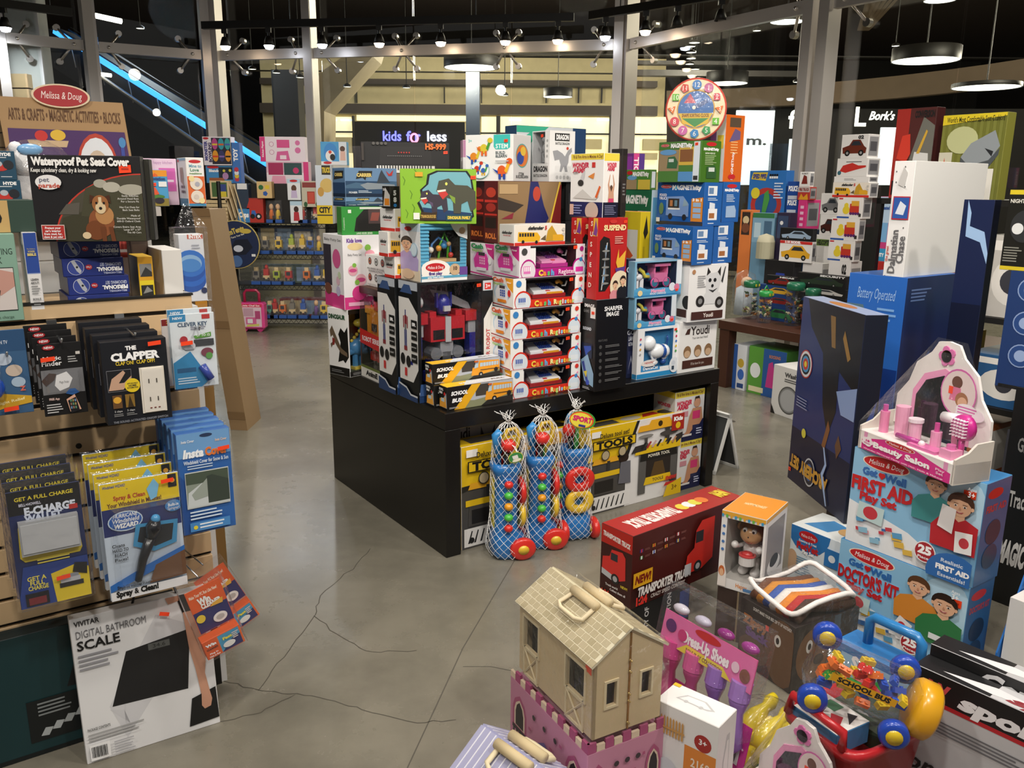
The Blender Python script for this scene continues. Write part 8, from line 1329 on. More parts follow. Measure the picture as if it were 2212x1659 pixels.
for x0,x1 in((0,da*.49),(da*.51,da)):
    q=MB();xm=(x0+x1)/2;wx=(x1-x0)*.3
    zA,zB=(hw,hw+hr)if x0==0 else(hw+hr,hw)
    for xa,xb in((x0,xm-wx/2),(xm+wx/2,x1)):
        za,zc_=zA+(zB-zA)*(xa-x0)/(x1-x0),zA+(zB-zA)*(xb-x0)/(x1-x0)
        q.add([(xa,0,0),(xb,0,0),(xb,0,zc_),(xa,0,za),(xa,.008,0),(xb,.008,0),(xb,.008,zc_),(xa,.008,za)],[(0,1,2,3),(7,6,5,4),(0,3,7,4),(1,5,6,2),(3,2,6,7)],wd)
    xa,xb=xm-wx/2,xm+wx/2;za,zc_=zA+(zB-zA)*(xa-x0)/(x1-x0),zA+(zB-zA)*(xb-x0)/(x1-x0)
    q.box(xa,0,0,xb,.008,hw*.4,wd);q.add([(xa,0,hw*.72),(xb,0,hw*.72),(xb,0,zc_),(xa,0,za)],[(0,1,2,3)],wd);q.obj('gable_wall','matte',bn)
    q=MB();
    for u0,u1,w0,w1 in((xa-.006,xb+.006,hw*.37,hw*.4),(xa-.006,xb+.006,hw*.72,hw*.75),(xa-.006,xa,hw*.4,hw*.72),(xb,xb+.006,hw*.4,hw*.72)):q.box(u0,-.004,w0,u1,-.0002,w1,'#dfcfa9')
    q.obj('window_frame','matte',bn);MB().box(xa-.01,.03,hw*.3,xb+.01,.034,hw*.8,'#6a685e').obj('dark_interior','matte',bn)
q=MB();q.box(da*.492,-.004,0,da*.508,.004,hw+hr*.9,'#b58f4e');q.obj('hinge','metal',bn)
for z_ in(.1,.4,.5,.8,.95):q=MB();q.ball(da*.49,-.005,hw*z_,.003,'#d8c07a',6);q.ball(da*.512,-.005,hw*z_-.005,.003,'#d8c07a',6);q.obj('screw','metal',bn)
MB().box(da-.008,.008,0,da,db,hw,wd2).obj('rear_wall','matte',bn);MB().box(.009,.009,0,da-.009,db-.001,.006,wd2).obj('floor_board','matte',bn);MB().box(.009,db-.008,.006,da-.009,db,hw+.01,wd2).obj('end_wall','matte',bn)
sl=math.atan2(hr,da/2);Ls=math.hypot(hr,da/2)+.012
for side in(0,1):
    e=empty('roof_slope',(0,0,0));e.parent=bn
    bpy.data.objects.remove(e)
    q=MB();T0=Matrix.Translation((da/2,-.006,hw+hr+.004))@Matrix.Rotation(sl if side==0 else-sl,4,'Y')
    sgn=-1 if side==0 else 1;T0=Matrix.Translation((da/2,-.006,hw+hr+.003))@Matrix.Rotation(-sl*sgn*-1,4,'Y')
    q.T=T0;q.box(min(0,sgn*Ls),0,0,max(0,sgn*Ls),db+.012,.006,'#e0d8bc');ro=q.obj('roof','matte',bn)
    rows,cols_=(7,15)
    for r_ in range(rows):
        for k_ in range(cols_):
            s_=MB();s_.T=T0;y0_=(k_+(.5 if r_%2 else 0))*(db+.012)/cols_;y1_=min(db+.012,y0_+(db+.012)/cols_-.0025);x0_=sgn*(r_*Ls/rows+.001);x1_=sgn*((r_+1)*Ls/rows-.0015)
            if y1_-y0_<.004:continue
            s_.box(min(x0_,x1_),y0_,.006,max(x0_,x1_),y1_,.0068,random.choice(['#b5a887','#aea17f','#bbae8e']));s_.obj('shingle','matte',ro)
    hq=MB();hq.T=T0;xo=sgn*.014;hq.tube([(xo+sgn*.0,db*.36,.012),(xo+sgn*.05,db*.34,.02),(xo+sgn*.06,db*.4,.022),(xo+sgn*.06,db*.58,.022),(xo+sgn*.05,db*.64,.02),(xo,db*.62,.012)],.006,'#e3d3b0',8);hq.obj('handle','matte',bn)
    hq=MB();hq.T=T0;hq.tube([(xo,db*.34,.016),(xo,db*.64,.016)],.013,'#d8c49a',10);hq.obj('handle_bar','matte',bn)
q=MB();g_=.012;q.add([(-g_,-g_,0),(da+g_,-g_,0),(da+g_,db+g_,0),(-g_,db+g_,0),(-g_,-g_,hw+.01),(da+g_,-g_,hw+.01),(da+g_,db+g_,hw+.01),(-g_,db+g_,hw+.01),(da/2,-g_,hw+hr+.05),(da/2,db+g_,hw+hr+.05)],[(0,1,5,8,4),(0,4,7,3),(4,8,9,7),(8,5,6,9),(1,2,6,5)],'#fff');q.obj('shrink_wrap',M['wrap'],bn)
q=MB();art(q,(-.0003,db,0),(0,-1,0),(0,0,1),db,hw,[P([(.9,.86),(.97,.84),(.97,.93),(.9,.95)],'#ff4a22')],k0=3);q.obj('price_sticker','print',bn)
# pink castle underneath
cs=empty('toy_castle',C_-Z*zb+Vector((-math.cos(rz)*.012,-math.sin(rz)*.012,0)),rz);tag(cs,'pink wooden toy castle with arched windows under the barn','toy castle')
pkc,stn='#c98aa4','#b0557e'
cw,cd,ch=da+.03,db+.03,.262
MB().box(0,0,0,cw,cd,ch-.03,pkc).obj('castle_body','matte',cs,bevel=.002)
def arch_pts(x,z,w_,h_):return[(x-w_/2,z),(x+w_/2,z),(x+w_/2,z+h_*.55),(x+w_*.35,z+h_*.82),(x,z+h_),(x-w_*.35,z+h_*.82),(x-w_/2,z+h_*.55)]
def castle_face(o,ux,w_):
    ops=[]
    for xc in(.14,.86):
        ops+=[P(arch_pts(xc,.38,.2,.46),stn),P(arch_pts(xc,.4,.15,.38),'#e3cdb8'),P(arch_pts(xc,.41,.11,.34),'#2a2228'),R(xc-.1,.34,xc+.1,.39,'#3a3038')]+[R(xc-.09+.045*k,.22,xc-.07+.045*k,.36,'#3a3038')for k in range(5)]
    ops+=[P(arch_pts(.5,.1,.24,.5),'#6a5a9a'),P(arch_pts(.5,.12,.2,.42),'#c8784a')]+[O(.36+.14*k,.78,.035,'#3a3038',10)for k in range(3)]
    rnd=random.Random(4)
    ops+=[R(x_,y_,x_+.035,y_+.04,stn)for x_,y_ in[(rnd.random()*.95,rnd.random()*.9)for k in range(26)]if abs(x_-.14)>.14 and abs(x_-.86)>.14]
    a=MB();art(a,o,ux,(0,0,1),w_,ch-.03,ops);a.obj('wall_print','print',cs)
castle_face((0,cd,0),(0,-1,0),cd);castle_face((0,0,0),(1,0,0),cw)
def crenel(n,f):
    for k in range(n):
        q=MB();x0_,y0_,x1_,y1_=f(k);q.box(x0_,y0_,ch-.03,x1_,y1_,ch-.03+(.028 if k%2==0 else .018),'#e2cdb4' if k%2 else stn);q.obj('battlement','matte',cs)
crenel(14,lambda k:(0,k*cd/14+.001,.008,(k+1)*cd/14-.001));crenel(9,lambda k:(k*cw/9+.001,0,(k+1)*cw/9-.001,.0075))
# striped cottage roof, front-left
rc_=YAW+.14;p0=atz(1078,1550,.25)-Vector((math.cos(rc_),math.sin(rc_),0))*.1-Vector((-math.sin(rc_),math.cos(rc_),0))*.28;ct_=empty('toy_cottage',Vector((p0.x,p0.y,0))-U*.05,rc_);tag(ct_,'lavender striped toy cottage with wooden handle in front of the castle','toy cottage')
lv='#a9a9c8'
MB().box(0,0,0,.2,.27,.17,'#c9c9dc').obj('cottage_body','matte',ct_)
for side in(0,1):
    sgn=-1 if side==0 else 1;sl2=.62;T0=Matrix.Translation((.1,-.012,.17+.075))@Matrix.Rotation(sl2*sgn,4,'Y');q=MB();q.T=T0;q.box(min(0,sgn*.145),0,0,max(0,sgn*.145),.294,.006,lv);ro=q.obj('roof','matte',ct_)
    for k_ in range(14):
        s_=MB();s_.T=T0;s_.box(min(0,sgn*.145),k_*.021+.002,.006,max(0,sgn*.145),k_*.021+.0055,.0075,'#e3e3ee');s_.obj('roof_batten','matte',ro)
    hq=MB();hq.T=T0;xo=sgn*.016;hq.tube([(xo,.1,.014),(xo+sgn*.05,.1,.02),(xo+sgn*.062,.12,.02),(xo+sgn*.062,.18,.02),(xo+sgn*.05,.2,.02),(xo,.2,.014)],.0075,'#e6d8b4',8);hq.tube([(xo,.09,.02),(xo,.21,.02)],.014,'#d8c49a',10);hq.obj('handle','matte',ct_)
q=MB();q.tube([(.02,-.004,.17),(.1,-.004,.24),(.18,-.004,.17)],.006,'#d8d8e6',6);q.obj('gable_trim','matte',ct_)
# ---- white brick set box beside the castle
d=leftbox((1419,1660),.0,.36,.13,.36);C2=atz(1540,1659,0)
l=atz(1417,1510,.30);r_=atz(1553,1572,.30);e_=l-r_;rz2=math.atan2(-e_.x,e_.y)
carton('brick','white wooden train set box with line drawing and orange panel','toy box',(Vector((r_.x,r_.y,0)),rz2,.1,e_.length,.30),'#e9e8e6',{'A':[R(0,0,1,1,'#e9e8e6'),R(.5,.3,1,.7,'#e08a3a'),O(.78,.78,.08,'#a8302a'),T(.78,.79,.05,'3+','#fff','b'),T(.76,.56,.08,'2168','#f6e6d0','b',w=.3),T(.76,.42,.08,'30 PCS','#f6e6d0','b',w=.36),[P([(.0+.05*k,.72),(.03+.05*k,.72),(.03+.05*k,.88),(.015+.05*k,.9),(0+.05*k,.88)],'#c89a5a')for k in range(10)],R(0,.78,.5,.8,'#c89a5a'),E(.25,.3,.2,.2,'#d5d8e0')],'B':[R(0,0,1,1,'#eceae8'),P([(.4,.3),(.36,.6),(.5,.84),(.66,.84),(.7,.5),(.6,.28)],'#c9c9c9'),P([(.42,.34),(.4,.58),(.52,.78),(.62,.78),(.66,.5)],'#eceae8'),O(.5,.4,.05,'#bbb')],'TA':[R(0,0,1,1,'#efeeec'),P([(.2,.4),(.3,.7),(.6,.74),(.8,.5),(.7,.4)],'#c4c4c4'),P([(.24,.44),(.33,.66),(.58,.69),(.74,.5),(.66,.44)],'#efeeec'),O(.36,.42,.06,'#c4c4c4'),O(.6,.42,.06,'#c4c4c4'),R(.0,.85,.12,1,'#e0c02a')]},name='train_set_box')
# ---- dress-up shoes in a clear pack
zs=.33;L1,R1=atz(1415,1500,.12),atz(1600,1560,.12)
L1=onp(1420,1400,G(1.62,0),U);R1=onp(1612,1555,G(1.62,0),U)
e_=Vector((L1.x-R1.x,L1.y-R1.y,0));rzs=math.atan2(-e_.x,e_.y);ws=e_.length;
sp_=empty('dress_up_shoe_pack',Vector((R1.x,R1.y,.06)),rzs);sp_.rotation_euler=(0,.22,rzs);tag(sp_,'clear pack of pink and purple dress-up shoes with a pink header','toy shoes')
hs=.36
q=MB();q.box(0,0,.0,.003,ws,.13,'#d23a94');q.obj('lower_card','card',sp_);a=MB();art(a,(0,ws,0),(0,-1,0),(0,0,1),ws,.13,[R(0,0,1,1,'#d4409a'),LN(.25,.3,.75,.8,6,'#f0b8d8'),R(.78,.1,.94,.45,'#f2f0f0'),[R(.8+.012*k,.16,.805+.012*k,.4,'#111')for k in range(10)],O(.12,.5,.15,'#e88ac0',7),[O((k*.27)%1,(k*.41)%1,.03,'#f4d0e4',5)for k in range(12)]]);a.obj('lower_print','print',sp_)
q=MB();q.box(-.045,0,.235,-.042,ws,.33,'#e0629c');q.obj('header_card','card',sp_);a=MB();art(a,(-.045,ws,.235),(0,-1,0),(0,0,1),ws,.095,[R(0,0,1,1,'#e070aa'),P([(.2,.0),(.3,.3),(.7,.28),(.8,0)],'#e6d24a'),T(.5,.15,.12,'ROLE PLAY COLLECTION','#7a3a5a','b',w=.4),E(.5,.84,.14,.13,'#c4242a'),T(.5,.5,.3,'Dress-Up Shoes','#f6eef2','h',w=.5,ol='#8a2a6a'),E(.1,.6,.06,.2,'#5a2a6a'),E(.24,.5,.05,.18,'#c83a7a'),E(.92,.4,.05,.2,'#7a4a3a'),E(.82,.5,.04,.16,'#e9c8d8')]);a.obj('header_print','print',sp_)
for k in range(4):
    y_=ws*(.87-.25*k);c_=['#c0407e','#d05a96','#8a62b4','#9a70c0'][k]
    q=MB();q.tube([(-.03,y_,.215),(-.028,y_,.19),(-.022,y_,.16),(-.02,y_,.11),(-.024,y_,.07),(-.02,y_,.04)],.02,c_,12,rr=[.03,.027,.016,.023,.034,.01]);q.cyl(-.03,y_,.2,.25,.03,['#d04a90','#d8649e','#9a74c4','#a880cc'][k],14);q.obj('shoe','plastic',sp_)
    q=MB();q.ball(-.03,y_,.345,.026,['#c9c4d0','#b9b4c6','#8a2a7a','#9a3a8a'][k],12,.7,1.1,.55);q.obj('shoe_bow','plastic',sp_)
q=MB();q.box(-.06,-.008,.1,.004,ws+.008,hs+.05,'#fff');q.obj('clear_pack',M['blister'],sp_)
# ---- sleeping sack pack behind: plush in a clear box with brown print
c=atz(1705,1500,.0);zk=empty('sleeping_sack_pack',Vector((c.x,c.y,0)),YAW-.1);tag(zk,'clear zip pack of a rolled plush sleeping sack with white trim','sleeping sack')
zw,zd,zh=.3,.24,.33
q=MB();q.box(0,0,0,zw,zd,zh*.72,'#2c2220');q.obj('printed_carton','card',zk,bevel=.003)
a=MB();art(a,(0,zd,0),(0,-1,0),(0,0,1),zd,zh*.72,[R(0,0,1,1,'#322826'),E(.8,.5,.3,.5,'#6a4a30'),E(.72,.66,.06,.09,'#e6e2da'),E(.72,.66,.03,.05,'#1a1410'),E(.3,.3,.28,.2,'#5a4230'),T(.3,.72,.12,'Zippy','#b06a2c','h',w=.44,ol='#e8c88a'),T(.34,.55,.12,'Sack','#6a4a8a','h',w=.4,ol='#cfc0e0'),T(.6,.93,.045,"DON'T MAKE YOUR BED ZIP IT UP INSTEAD!",'#e6e2dc','b',w=.7),R(.5,.72,.56,.8,'#ff4a22')]);a.obj('left_print','print',zk)
a=MB();art(a,(0,0,0),(1,0,0),(0,0,1),zw,zh*.72,[R(0,0,1,1,'#2c2422'),E(.3,.5,.25,.4,'#7a5636'),E(.24,.64,.05,.1,'#e6e2da'),E(.24,.64,.025,.05,'#1a1410'),E(.4,.4,.08,.08,'#1a1410'),P([(.6,0),(.6,1),(.7,1),(.7,0)],'#4a5a6a')]);a.obj('front_print','print',zk)
for k,cc_ in enumerate(('#4a3020','#b8302c','#e0892c','#e4e2de','#3a5aa8','#d08a30','#6a4028')):
    q=MB();y_=zd*(.1+.12*k);q.tube([(.02,y_,zh*.76),(.1,y_+.02,zh*.82),(.2,y_-.01,zh*.8),(zw-.02,y_,zh*.76)],.022,cc_,8);q.obj('plush_fold','cloth',zk)
q=MB();q.tube([(zw/2+zw*.52*math.copysign(abs(math.cos(t))**.5,math.cos(t)),zd/2+zd*.52*math.copysign(abs(math.sin(t))**.5,math.sin(t)),zh*(.88+.06*math.sin(3*t)))for t in[i*math.pi/16 for i in range(32)]],.009,'#ece8e4',6,True);q.obj('white_trim','cloth',zk)
q=MB();q.box(-.006,-.006,.0,zw+.006,zd+.006,zh*.9,'#fff');q.obj('clear_pack',M['wrap'],zk)
# ---- yellow plastic skittle bags
yb=empty('skittle_bag',atz(1610,1650,.0)-V*.03,YAW);yb.scale=(.72,.72,.9);tag(yb,'clear bag of bright yellow plastic skittles','skittles')
for k,(x_,y_,z_)in enumerate(((.0,.0,.03),(.06,.06,.03),(.03,-.06,.08),(.09,.0,.09),(.12,.1,.08))):
    q=MB();q.T=Matrix.Translation((x_,y_,z_+.02))@Matrix.Rotation(1.2,4,'Y')@Matrix.Rotation(.3*k,4,'Z');q.lathe([(1e-4,-.1),(.03,-.1),(.042,-.06),(.04,0),(.02,.06),(.028,.09),(.02,.12),(1e-4,.125)],'#dcc51e',16);q.obj('skittle','plastic',yb)
q=MB();q.ball(.06,.02,.1,.16,'#fff',14,1.1,1.0,.7);q.obj('clear_bag',M['wrap'],yb)
q=MB();q.ball(-.05,-.1,.05,.05,'#1f6a34',12);q.obj('ball','plastic',yb)
# ---- red basket with clear bus shaped block tub on top
bk=empty('shopping_basket',Vector((atz(1850,1560,.25).x,atz(1850,1560,.25).y,0)),YAW-.1);tag(bk,'red plastic basket holding play groceries','basket')
q=MB();X_,Y_=.15,.115;r_in=.006
def ringr(z,s,o=0):return[(s*X_*math.copysign(abs(math.cos(t))**.4,math.cos(t)),s*Y_*math.copysign(abs(math.sin(t))**.4,math.sin(t)),z)for t in[2*math.pi*i/28 for i in range(28)]]
pr=[(0,.78),(.25,1),(.25,1.09),(.275,1.09),(.275,.96),(.02,.75)]
vs=[]
for z_,s_ in pr:vs+=ringr(z_,s_)
q.add(vs,[(k*28+i,k*28+(i+1)%28,(k+1)*28+(i+1)%28,(k+1)*28+i)for k in range(len(pr)-1)for i in range(28)]+[tuple(range(5*28,6*28))],'#b8242a',True);q.obj('basket_shell','plastic',bk)
q=MB();q.box(-.15,-.06,.24,-.03,.08,.30,'#3a78a8');a_=q.obj('food_carton','card',bk,bevel=.002);a=MB();art(a,(-.15,-.06,.30),(1,0,0),(0,1,0),.12,.14,[R(0,0,1,1,'#e6e4e0'),E(.3,.7,.2,.12,'#c4242a'),P([(.2,.3),(.5,.5),(.6,.3),(.3,.16)],'#b8303a'),R(.6,.5,.9,.8,'#4a7a5a'),P([(.5,.1),(.9,.2),(.8,.36)],'#2a2a2c')]);a.obj('top_print','print',a_)
q=MB();q.box(-.02,-.1,.22,.13,.08,.27,'#3a4a34');q.obj('food_tray','plastic',bk);q=MB();q.box(-.02,-.1,.20,.135,.085,.30,'#fff');q.obj('clear_lid',M['blister'],bk)
q=MB();q.tube([(-.155,-.08,.28),(-.165,-.09,.33),(-.165,.07,.34),(-.155,.09,.28)],.012,'#b8242a',8);q.obj('handle','plastic',bk)
bp_=Vector((atz(1830,1500,.36).x,atz(1830,1500,.36).y,.315));tb2=empty('block_tub',bp_,YAW+1.2);tb2.rotation_euler=(0.0,.3,YAW-.9);tag(tb2,'clear bus shaped tub of colourful building blocks on wheels','building blocks')
q=MB();q.box(-.13,-.05,.03,.13,.05,.16,'#fff');q.obj('clear_tub',M['blister'],tb2,bevel=.015)
rnd=random.Random(11)
for k in range(34):
    c_=rnd.choice(['#d8322a','#2f9a3f','#e0c22a','#2a52b8','#e0702a']);x_,y_,z_=rnd.uniform(-.1,.1),rnd.uniform(-.035,.035),rnd.uniform(.045,.13)
    q=MB();q.T=Matrix.Translation((x_,y_,z_))@Matrix.Rotation(rnd.uniform(0,3),4,'Z')@Matrix.Rotation(rnd.uniform(-.6,.6),4,'X');q.cbox(0,0,0,.034,.017,.014,c_)
    for u_ in(-.008,.008):q.cyl(u_,0,.014,.018,.005,c_,8)
    q.obj('block','plastic',tb2)
for s in(-1,1):
    for x_,c1_,r_ in((-.1,'#2348b0',.036),(.1,'#2348b0',.036)):
        q=MB();y0=s*.065;q.lathe([(1e-4,y0-.015),(r_*.8,y0-.015),(r_,y0-.01),(r_,y0+.01),(r_*.8,y0+.015),(1e-4,y0+.015)],c1_,18,'y',(x_,0,.03 if s<0 else .14));q.obj('wheel','plastic',tb2)
        q=MB();q.lathe([(1e-4,y0-.018),(r_*.55,y0-.018),(r_*.55,y0+.018),(1e-4,y0+.018)],'#e0c22a',14,'y',(x_,0,.03 if s<0 else .14));q.obj('hub','plastic',tb2)
q=MB();q.lathe([(1e-4,.125),(.066,.125),(.072,.135),(.072,.17),(.064,.178),(1e-4,.178)],'#e0a51e',24,'x',(0,0,.09));q.obj('screw_lid','plastic',tb2)
q=MB();q.lathe([(1e-4,.1785),(.052,.1784)],'#c87a2a',20,'x',(0,0,.09));q.obj('lid_label','print',tb2)
q=MB();art(q,(-.08,-.0515,.075),(1,0,0),(0,0,1),.16,.05,[R(0,.3,1,.7,'#e0a51e'),T(.5,.5,.24,'SCHOOL BUS','#222','h',w=.8)]);q.obj('tub_label','print',tb2)
# ---- blue case with handle
bc=empty('toy_case',Vector((atz(1960,1480,.3).x,atz(1960,1480,.3).y,0))+U*.06+V*.03,YAW);tag(bc,'blue plastic carry case with an upright handle','toy case')
q=MB();q.box(-.05,-.09,0,.05,.2,.33,'#2a74b4');q.obj('case_body','plastic',bc,bevel=.01)
q=MB();q.tube([(0,.13,.33),(0,.13,.40),(0,.115,.415),(0,-.01,.415),(0,-.025,.40),(0,-.025,.33)],.014,'#2f80c0',10);q.obj('handle','plastic',bc)
a=MB();art(a,(-.05,.2,0),(0,-1,0),(0,0,1),.29,.33,[R(.08,.1,.92,.9,'#9cc6e2'),O(.4,.5,.06,'#c8303a'),T(.3,.84,.12,'Set','#fff','h',w=.2),R(.6,.3,.8,.6,'#dfeaf0')]);a.obj('left_print','print',bc)
# ---- silver sport boxes, front right
def sportbox(key,label,L,z0,h,th):
    d=leftbox(L,z0,.62,th,h,4);return carton(key,label,'sport box',d,'#b9b9bb',{'A':[R(0,0,1,1,'#c2c2c4'),R(0,.8,1,1,'#141416'),R(0,.77,1,.8,'#b8242c'),T(.11,.9,.07,'W','#c84a50','h',w=.08),T(.36,.88,.1,'sport','#ececee','h',w=.34,sh=.2,ol='#b04858'),LN(.1,.58,.6,.68,4,'#6a6a6e'),T(.1,.3,.12,'pro','#333','b',w=.16,sh=.3)],'TA':[R(0,0,1,1,'#c9c9cc'),R(0,0,.3,1,'#141416'),P([(.1,.3),(.3,.7),(.5,.5),(.3,.2)],'#e6e4e6'),T(.55,.4,.4,'sport','#8a2a34','h',w=.4,sh=.3),[R(.6+.06*k,.1,.63+.06*k,.9,'#222')for k in range(6)]],'B':[R(0,0,1,1,'#a9a9ac')]},'silver sport boxes','sport_box')
sportbox('sp1','silver and black sport box standing by the red basket',(1940,1705),0,.385,.075);
D=BX['sp1'];v_=Vector((math.cos(D['rz']),math.sin(D['rz']),0));carton('sp2','second silver sport box right behind the first','sport box',(D['c']+v_*.08,D['rz'],.075,D['d'],D['h']+.03),'#b9b9bb',{'A':[R(0,.82,1,1,'#141416'),R(0,0,1,.82,'#b9b9bb'),T(.4,.91,.1,'Connect','#e6e6e8','h',w=.4,sh=.3)],'TA':[R(0,0,.3,1,'#141416'),P([(.1,.3),(.3,.7),(.5,.5),(.3,.2)],'#e6e4e6'),[R(.6+.06*k,.1,.63+.06*k,.9,'#222')for k in range(6)]]},'silver sport boxes','sport_box')
ph=empty('scooter_handle',Vector((atz(2070,1659,.3).x-.03,atz(2070,1659,.3).y-.08,0)));tag(ph,'hot pink padded handle of a ride-on toy','ride-on toy')
q=MB();q.tube([(-.07,.02,.0),(-.07,.02,.26),(-.055,.015,.30),(-.02,.0,.315),(.2,-.06,.315)],.019,'#d8287a',12);q.obj('handle','plastic',ph);q=MB();q.ball(.0,-.0,.02,.05,'#3a3a40',10,2,1,.4);q.obj('foot','plastic',ph)
# second vanity peeking in at the bottom
vc=atz(1745,1558,.31)-U*.12-V*.13;vanity('white and pink toy beauty vanity low at the front of the pile',Vector((vc.x,vc.y,0)),YAW,.26,.12,.22)

# ================================================================== brown table with model cars
WZ=.55;M['walnut']=plain('walnut_laminate','#4a2a1c',0.4)
wt_=empty('wooden_table',G(5.2,2.6,0),YAW);tag(wt_,'dark brown wooden table holding model car boxes','table')
MB().box(0,0,WZ-.07,1.15,1.99,WZ,'#422').obj('table_top',M['walnut'],wt_,bevel=.002)
for x,y in((.01,1.88),(.01,.02),(1.05,1.88),(1.05,.02)):MB().box(x,y,0,x+.09,y+.1,WZ-.0705,'#422').obj('leg',M['walnut'],wt_)
def cararts(c,body,txt=''):
    A=[R(0,0,1,1,c),P([(.08,.2),(.05,.45),(.3,.55),(.42,.78),(.7,.78),(.86,.5),(.95,.42),(.93,.2)],body),P([(.36,.54),(.45,.72),(.66,.72),(.76,.54)],'#2a3038'),O(.25,.22,.13,'#1a1a1a'),O(.76,.22,.13,'#1a1a1a'),O(.25,.22,.06,'#999'),O(.76,.22,.06,'#999')]
    if txt:A.append(T(.72,.88,.13,txt,'#222' if c!='#1a1a1c' else '#eee','h',w=min(.5,.1*len(txt))))
    return A
def trainarts():return[R(0,0,1,1,'#eceae6'),R(.0,0,.5,.09,'#2f5aa8'),R(.04,.9,.2,.97,'#c8303a'),E(.36,.4,.14,.2,'#e8cf3a'),O(.36,.62,.12,'#e8cf3a'),P([(.5,.2),(.5,.7),(.86,.78),(.88,.24)],'#c83a2c'),R(.56,.6,.86,.84,'#e0a83a'),[O(.56+.1*k,.24,.07,'#5a2a6a',10)for k in range(4)],R(.88,.1,.97,.25,'#333')]
sd=[R(.1,.1,.9,.9,'#9a9a9c'),R(.2,.3,.8,.7,'#5a5a5e')]
def cstack(a,rows,z=WZ):
    for key,label,C,xA,xB,yT,c,A,name in rows:
        d=place(C,xA,xB,yT,z,aplane=a);d=(d[0],d[1],max(.05,min(d[2],.3)),min(d[3],.5),d[4])
        carton(key,label,'toy box',d,c,{'A':A,'B':sd if c!='#1a1a1c' else[R(.1,.1,.9,.9,'#2c2c30')]},name=name);z=top(key)
w_='#e9e7e4';k_='#1a1a1c'
cstack(5.72,[('t0','sports car box marked 02 at the foot of the train box stack',(1834,611),1778,1848,566,w_,cararts(w_,'#5a2a1c','02'),'model_car_box'),('t3','yellow duck train box, lowest of three, above the sports car',(1843,562),1787,1857,521,w_,trainarts(),'train_toy_box'),('t2','yellow duck train box in the middle of three',(1852,520),1793,1866,473,w_,trainarts(),'train_toy_box'),('t1','yellow duck train box, highest of three, under a bus box',(1861,469),1807,1880,427,w_,trainarts(),'train_toy_box'),
('tb','transforming yellow bus box on the train boxes',(1877,424),1797,1895,394,w_,defbox()['B'],'bus_toy_box'),('tl','flat white car box lying beneath the red helicopter box',(1876,393),1801,1896,381,w_,[LN(.3,.3,.7,.7,2,'#888')],'model_car_box'),('th','white box with a red rescue helicopter',(1872,379),1806,1898,341,w_,[R(0,0,1,1,w_),P([(.1,.3),(.2,.6),(.5,.75),(.7,.6),(.95,.6),(.95,.5),(.6,.35),(.3,.2)],'#c8342c'),R(.3,.78,.8,.82,'#444'),O(.1,.2,.12,'#3a6a78')],'helicopter_toy_box'),('tt','sports car box marked 02 crowning the tall stack',(1873,337),1815,1896,289,w_,cararts(w_,'#6a2c1c','02'),'model_car_box')])
cstack(5.98,[('s5','plain white car box at the foot of the rear stack',(1795,600),1750,None or 1810,556,w_,cararts(w_,'#aaa',''),'model_car_box'),('s4','green helicopter box in the rear stack',(1797,556),1757,1812,509,w_,[R(0,0,1,1,w_),R(.1,.5,.9,.8,'#6a8a3a'),T(.5,.65,.2,'HELICOPTER','#222','h',w=.7)],'helicopter_toy_box'),('s3','black and white sports car box in the rear stack',(1805,509),1769,1820,464,w_,cararts(w_,'#4a2018',''),'model_car_box'),('s2','silver car box marked 02 atop the rear stack',(1815,462),1771,1830,418,w_,cararts(w_,'#77777a','02'),'model_car_box')])
RB=['#a82a20','#2a62b0','#c8c8c4','#2f7a4a','#8a2420','#d0a030']
cstack(5.56,[(f'v2{i}',f'{n} car box lying flat, {w} under the security car box',(1826,680-19*i),1722,1836,665-19*i,k_,cararts(k_,RB[i]),'model_car_box')for i,(n,w)in enumerate((('red','lowest'),('blue','second up'),('silver','directly')))]+[('v1','black security police car box lying along the table',(1826,627),1722,1836,598,k_,cararts(k_,'#2c3a2c','SECURITY'),'model_car_box')])
cstack(5.56,[(f'v4{i}',f'{n} car box lying flat, {w} under the red racing car box',(1716,690-20*i),1640,1724,666-22*i,'#1d3f78',cararts('#1d3f78',RB[i+3]),'model_car_box')for i,(n,w)in enumerate((('green','lowest'),('maroon','second up'),('yellow','directly')))]+[('v3','red racing car box in front of the stacks',(1716,621),1655,1724,600,k_,cararts(k_,'#8a2420','NICAS'),'model_car_box')])
cstack(5.78,[('m3','blue racing car box under the model boxes',(1712,610),1644,1722,566,k_,cararts(k_,'#2a3f9a',''),'model_car_box'),('m2','white box with a yellow model car and red stripe',(1752,565),1682,1760,523,w_,cararts(w_,'#e0a82a')+[R(0,.86,1,1,'#c8302c'),T(.4,.93,.1,'1:10 MODEL','#fff','h',w=.5)],'model_car_box'),('m1','window box with a silver model car',(1755,522),1684,1762,495,k_,cararts(k_,'#9ab0c8'),'model_car_box')])
cstack(5.8,[('m4','white supercar box by the red striped model box',(1773,612),1724,1783,570,w_,cararts(w_,'#d8d8da'),'model_car_box')])
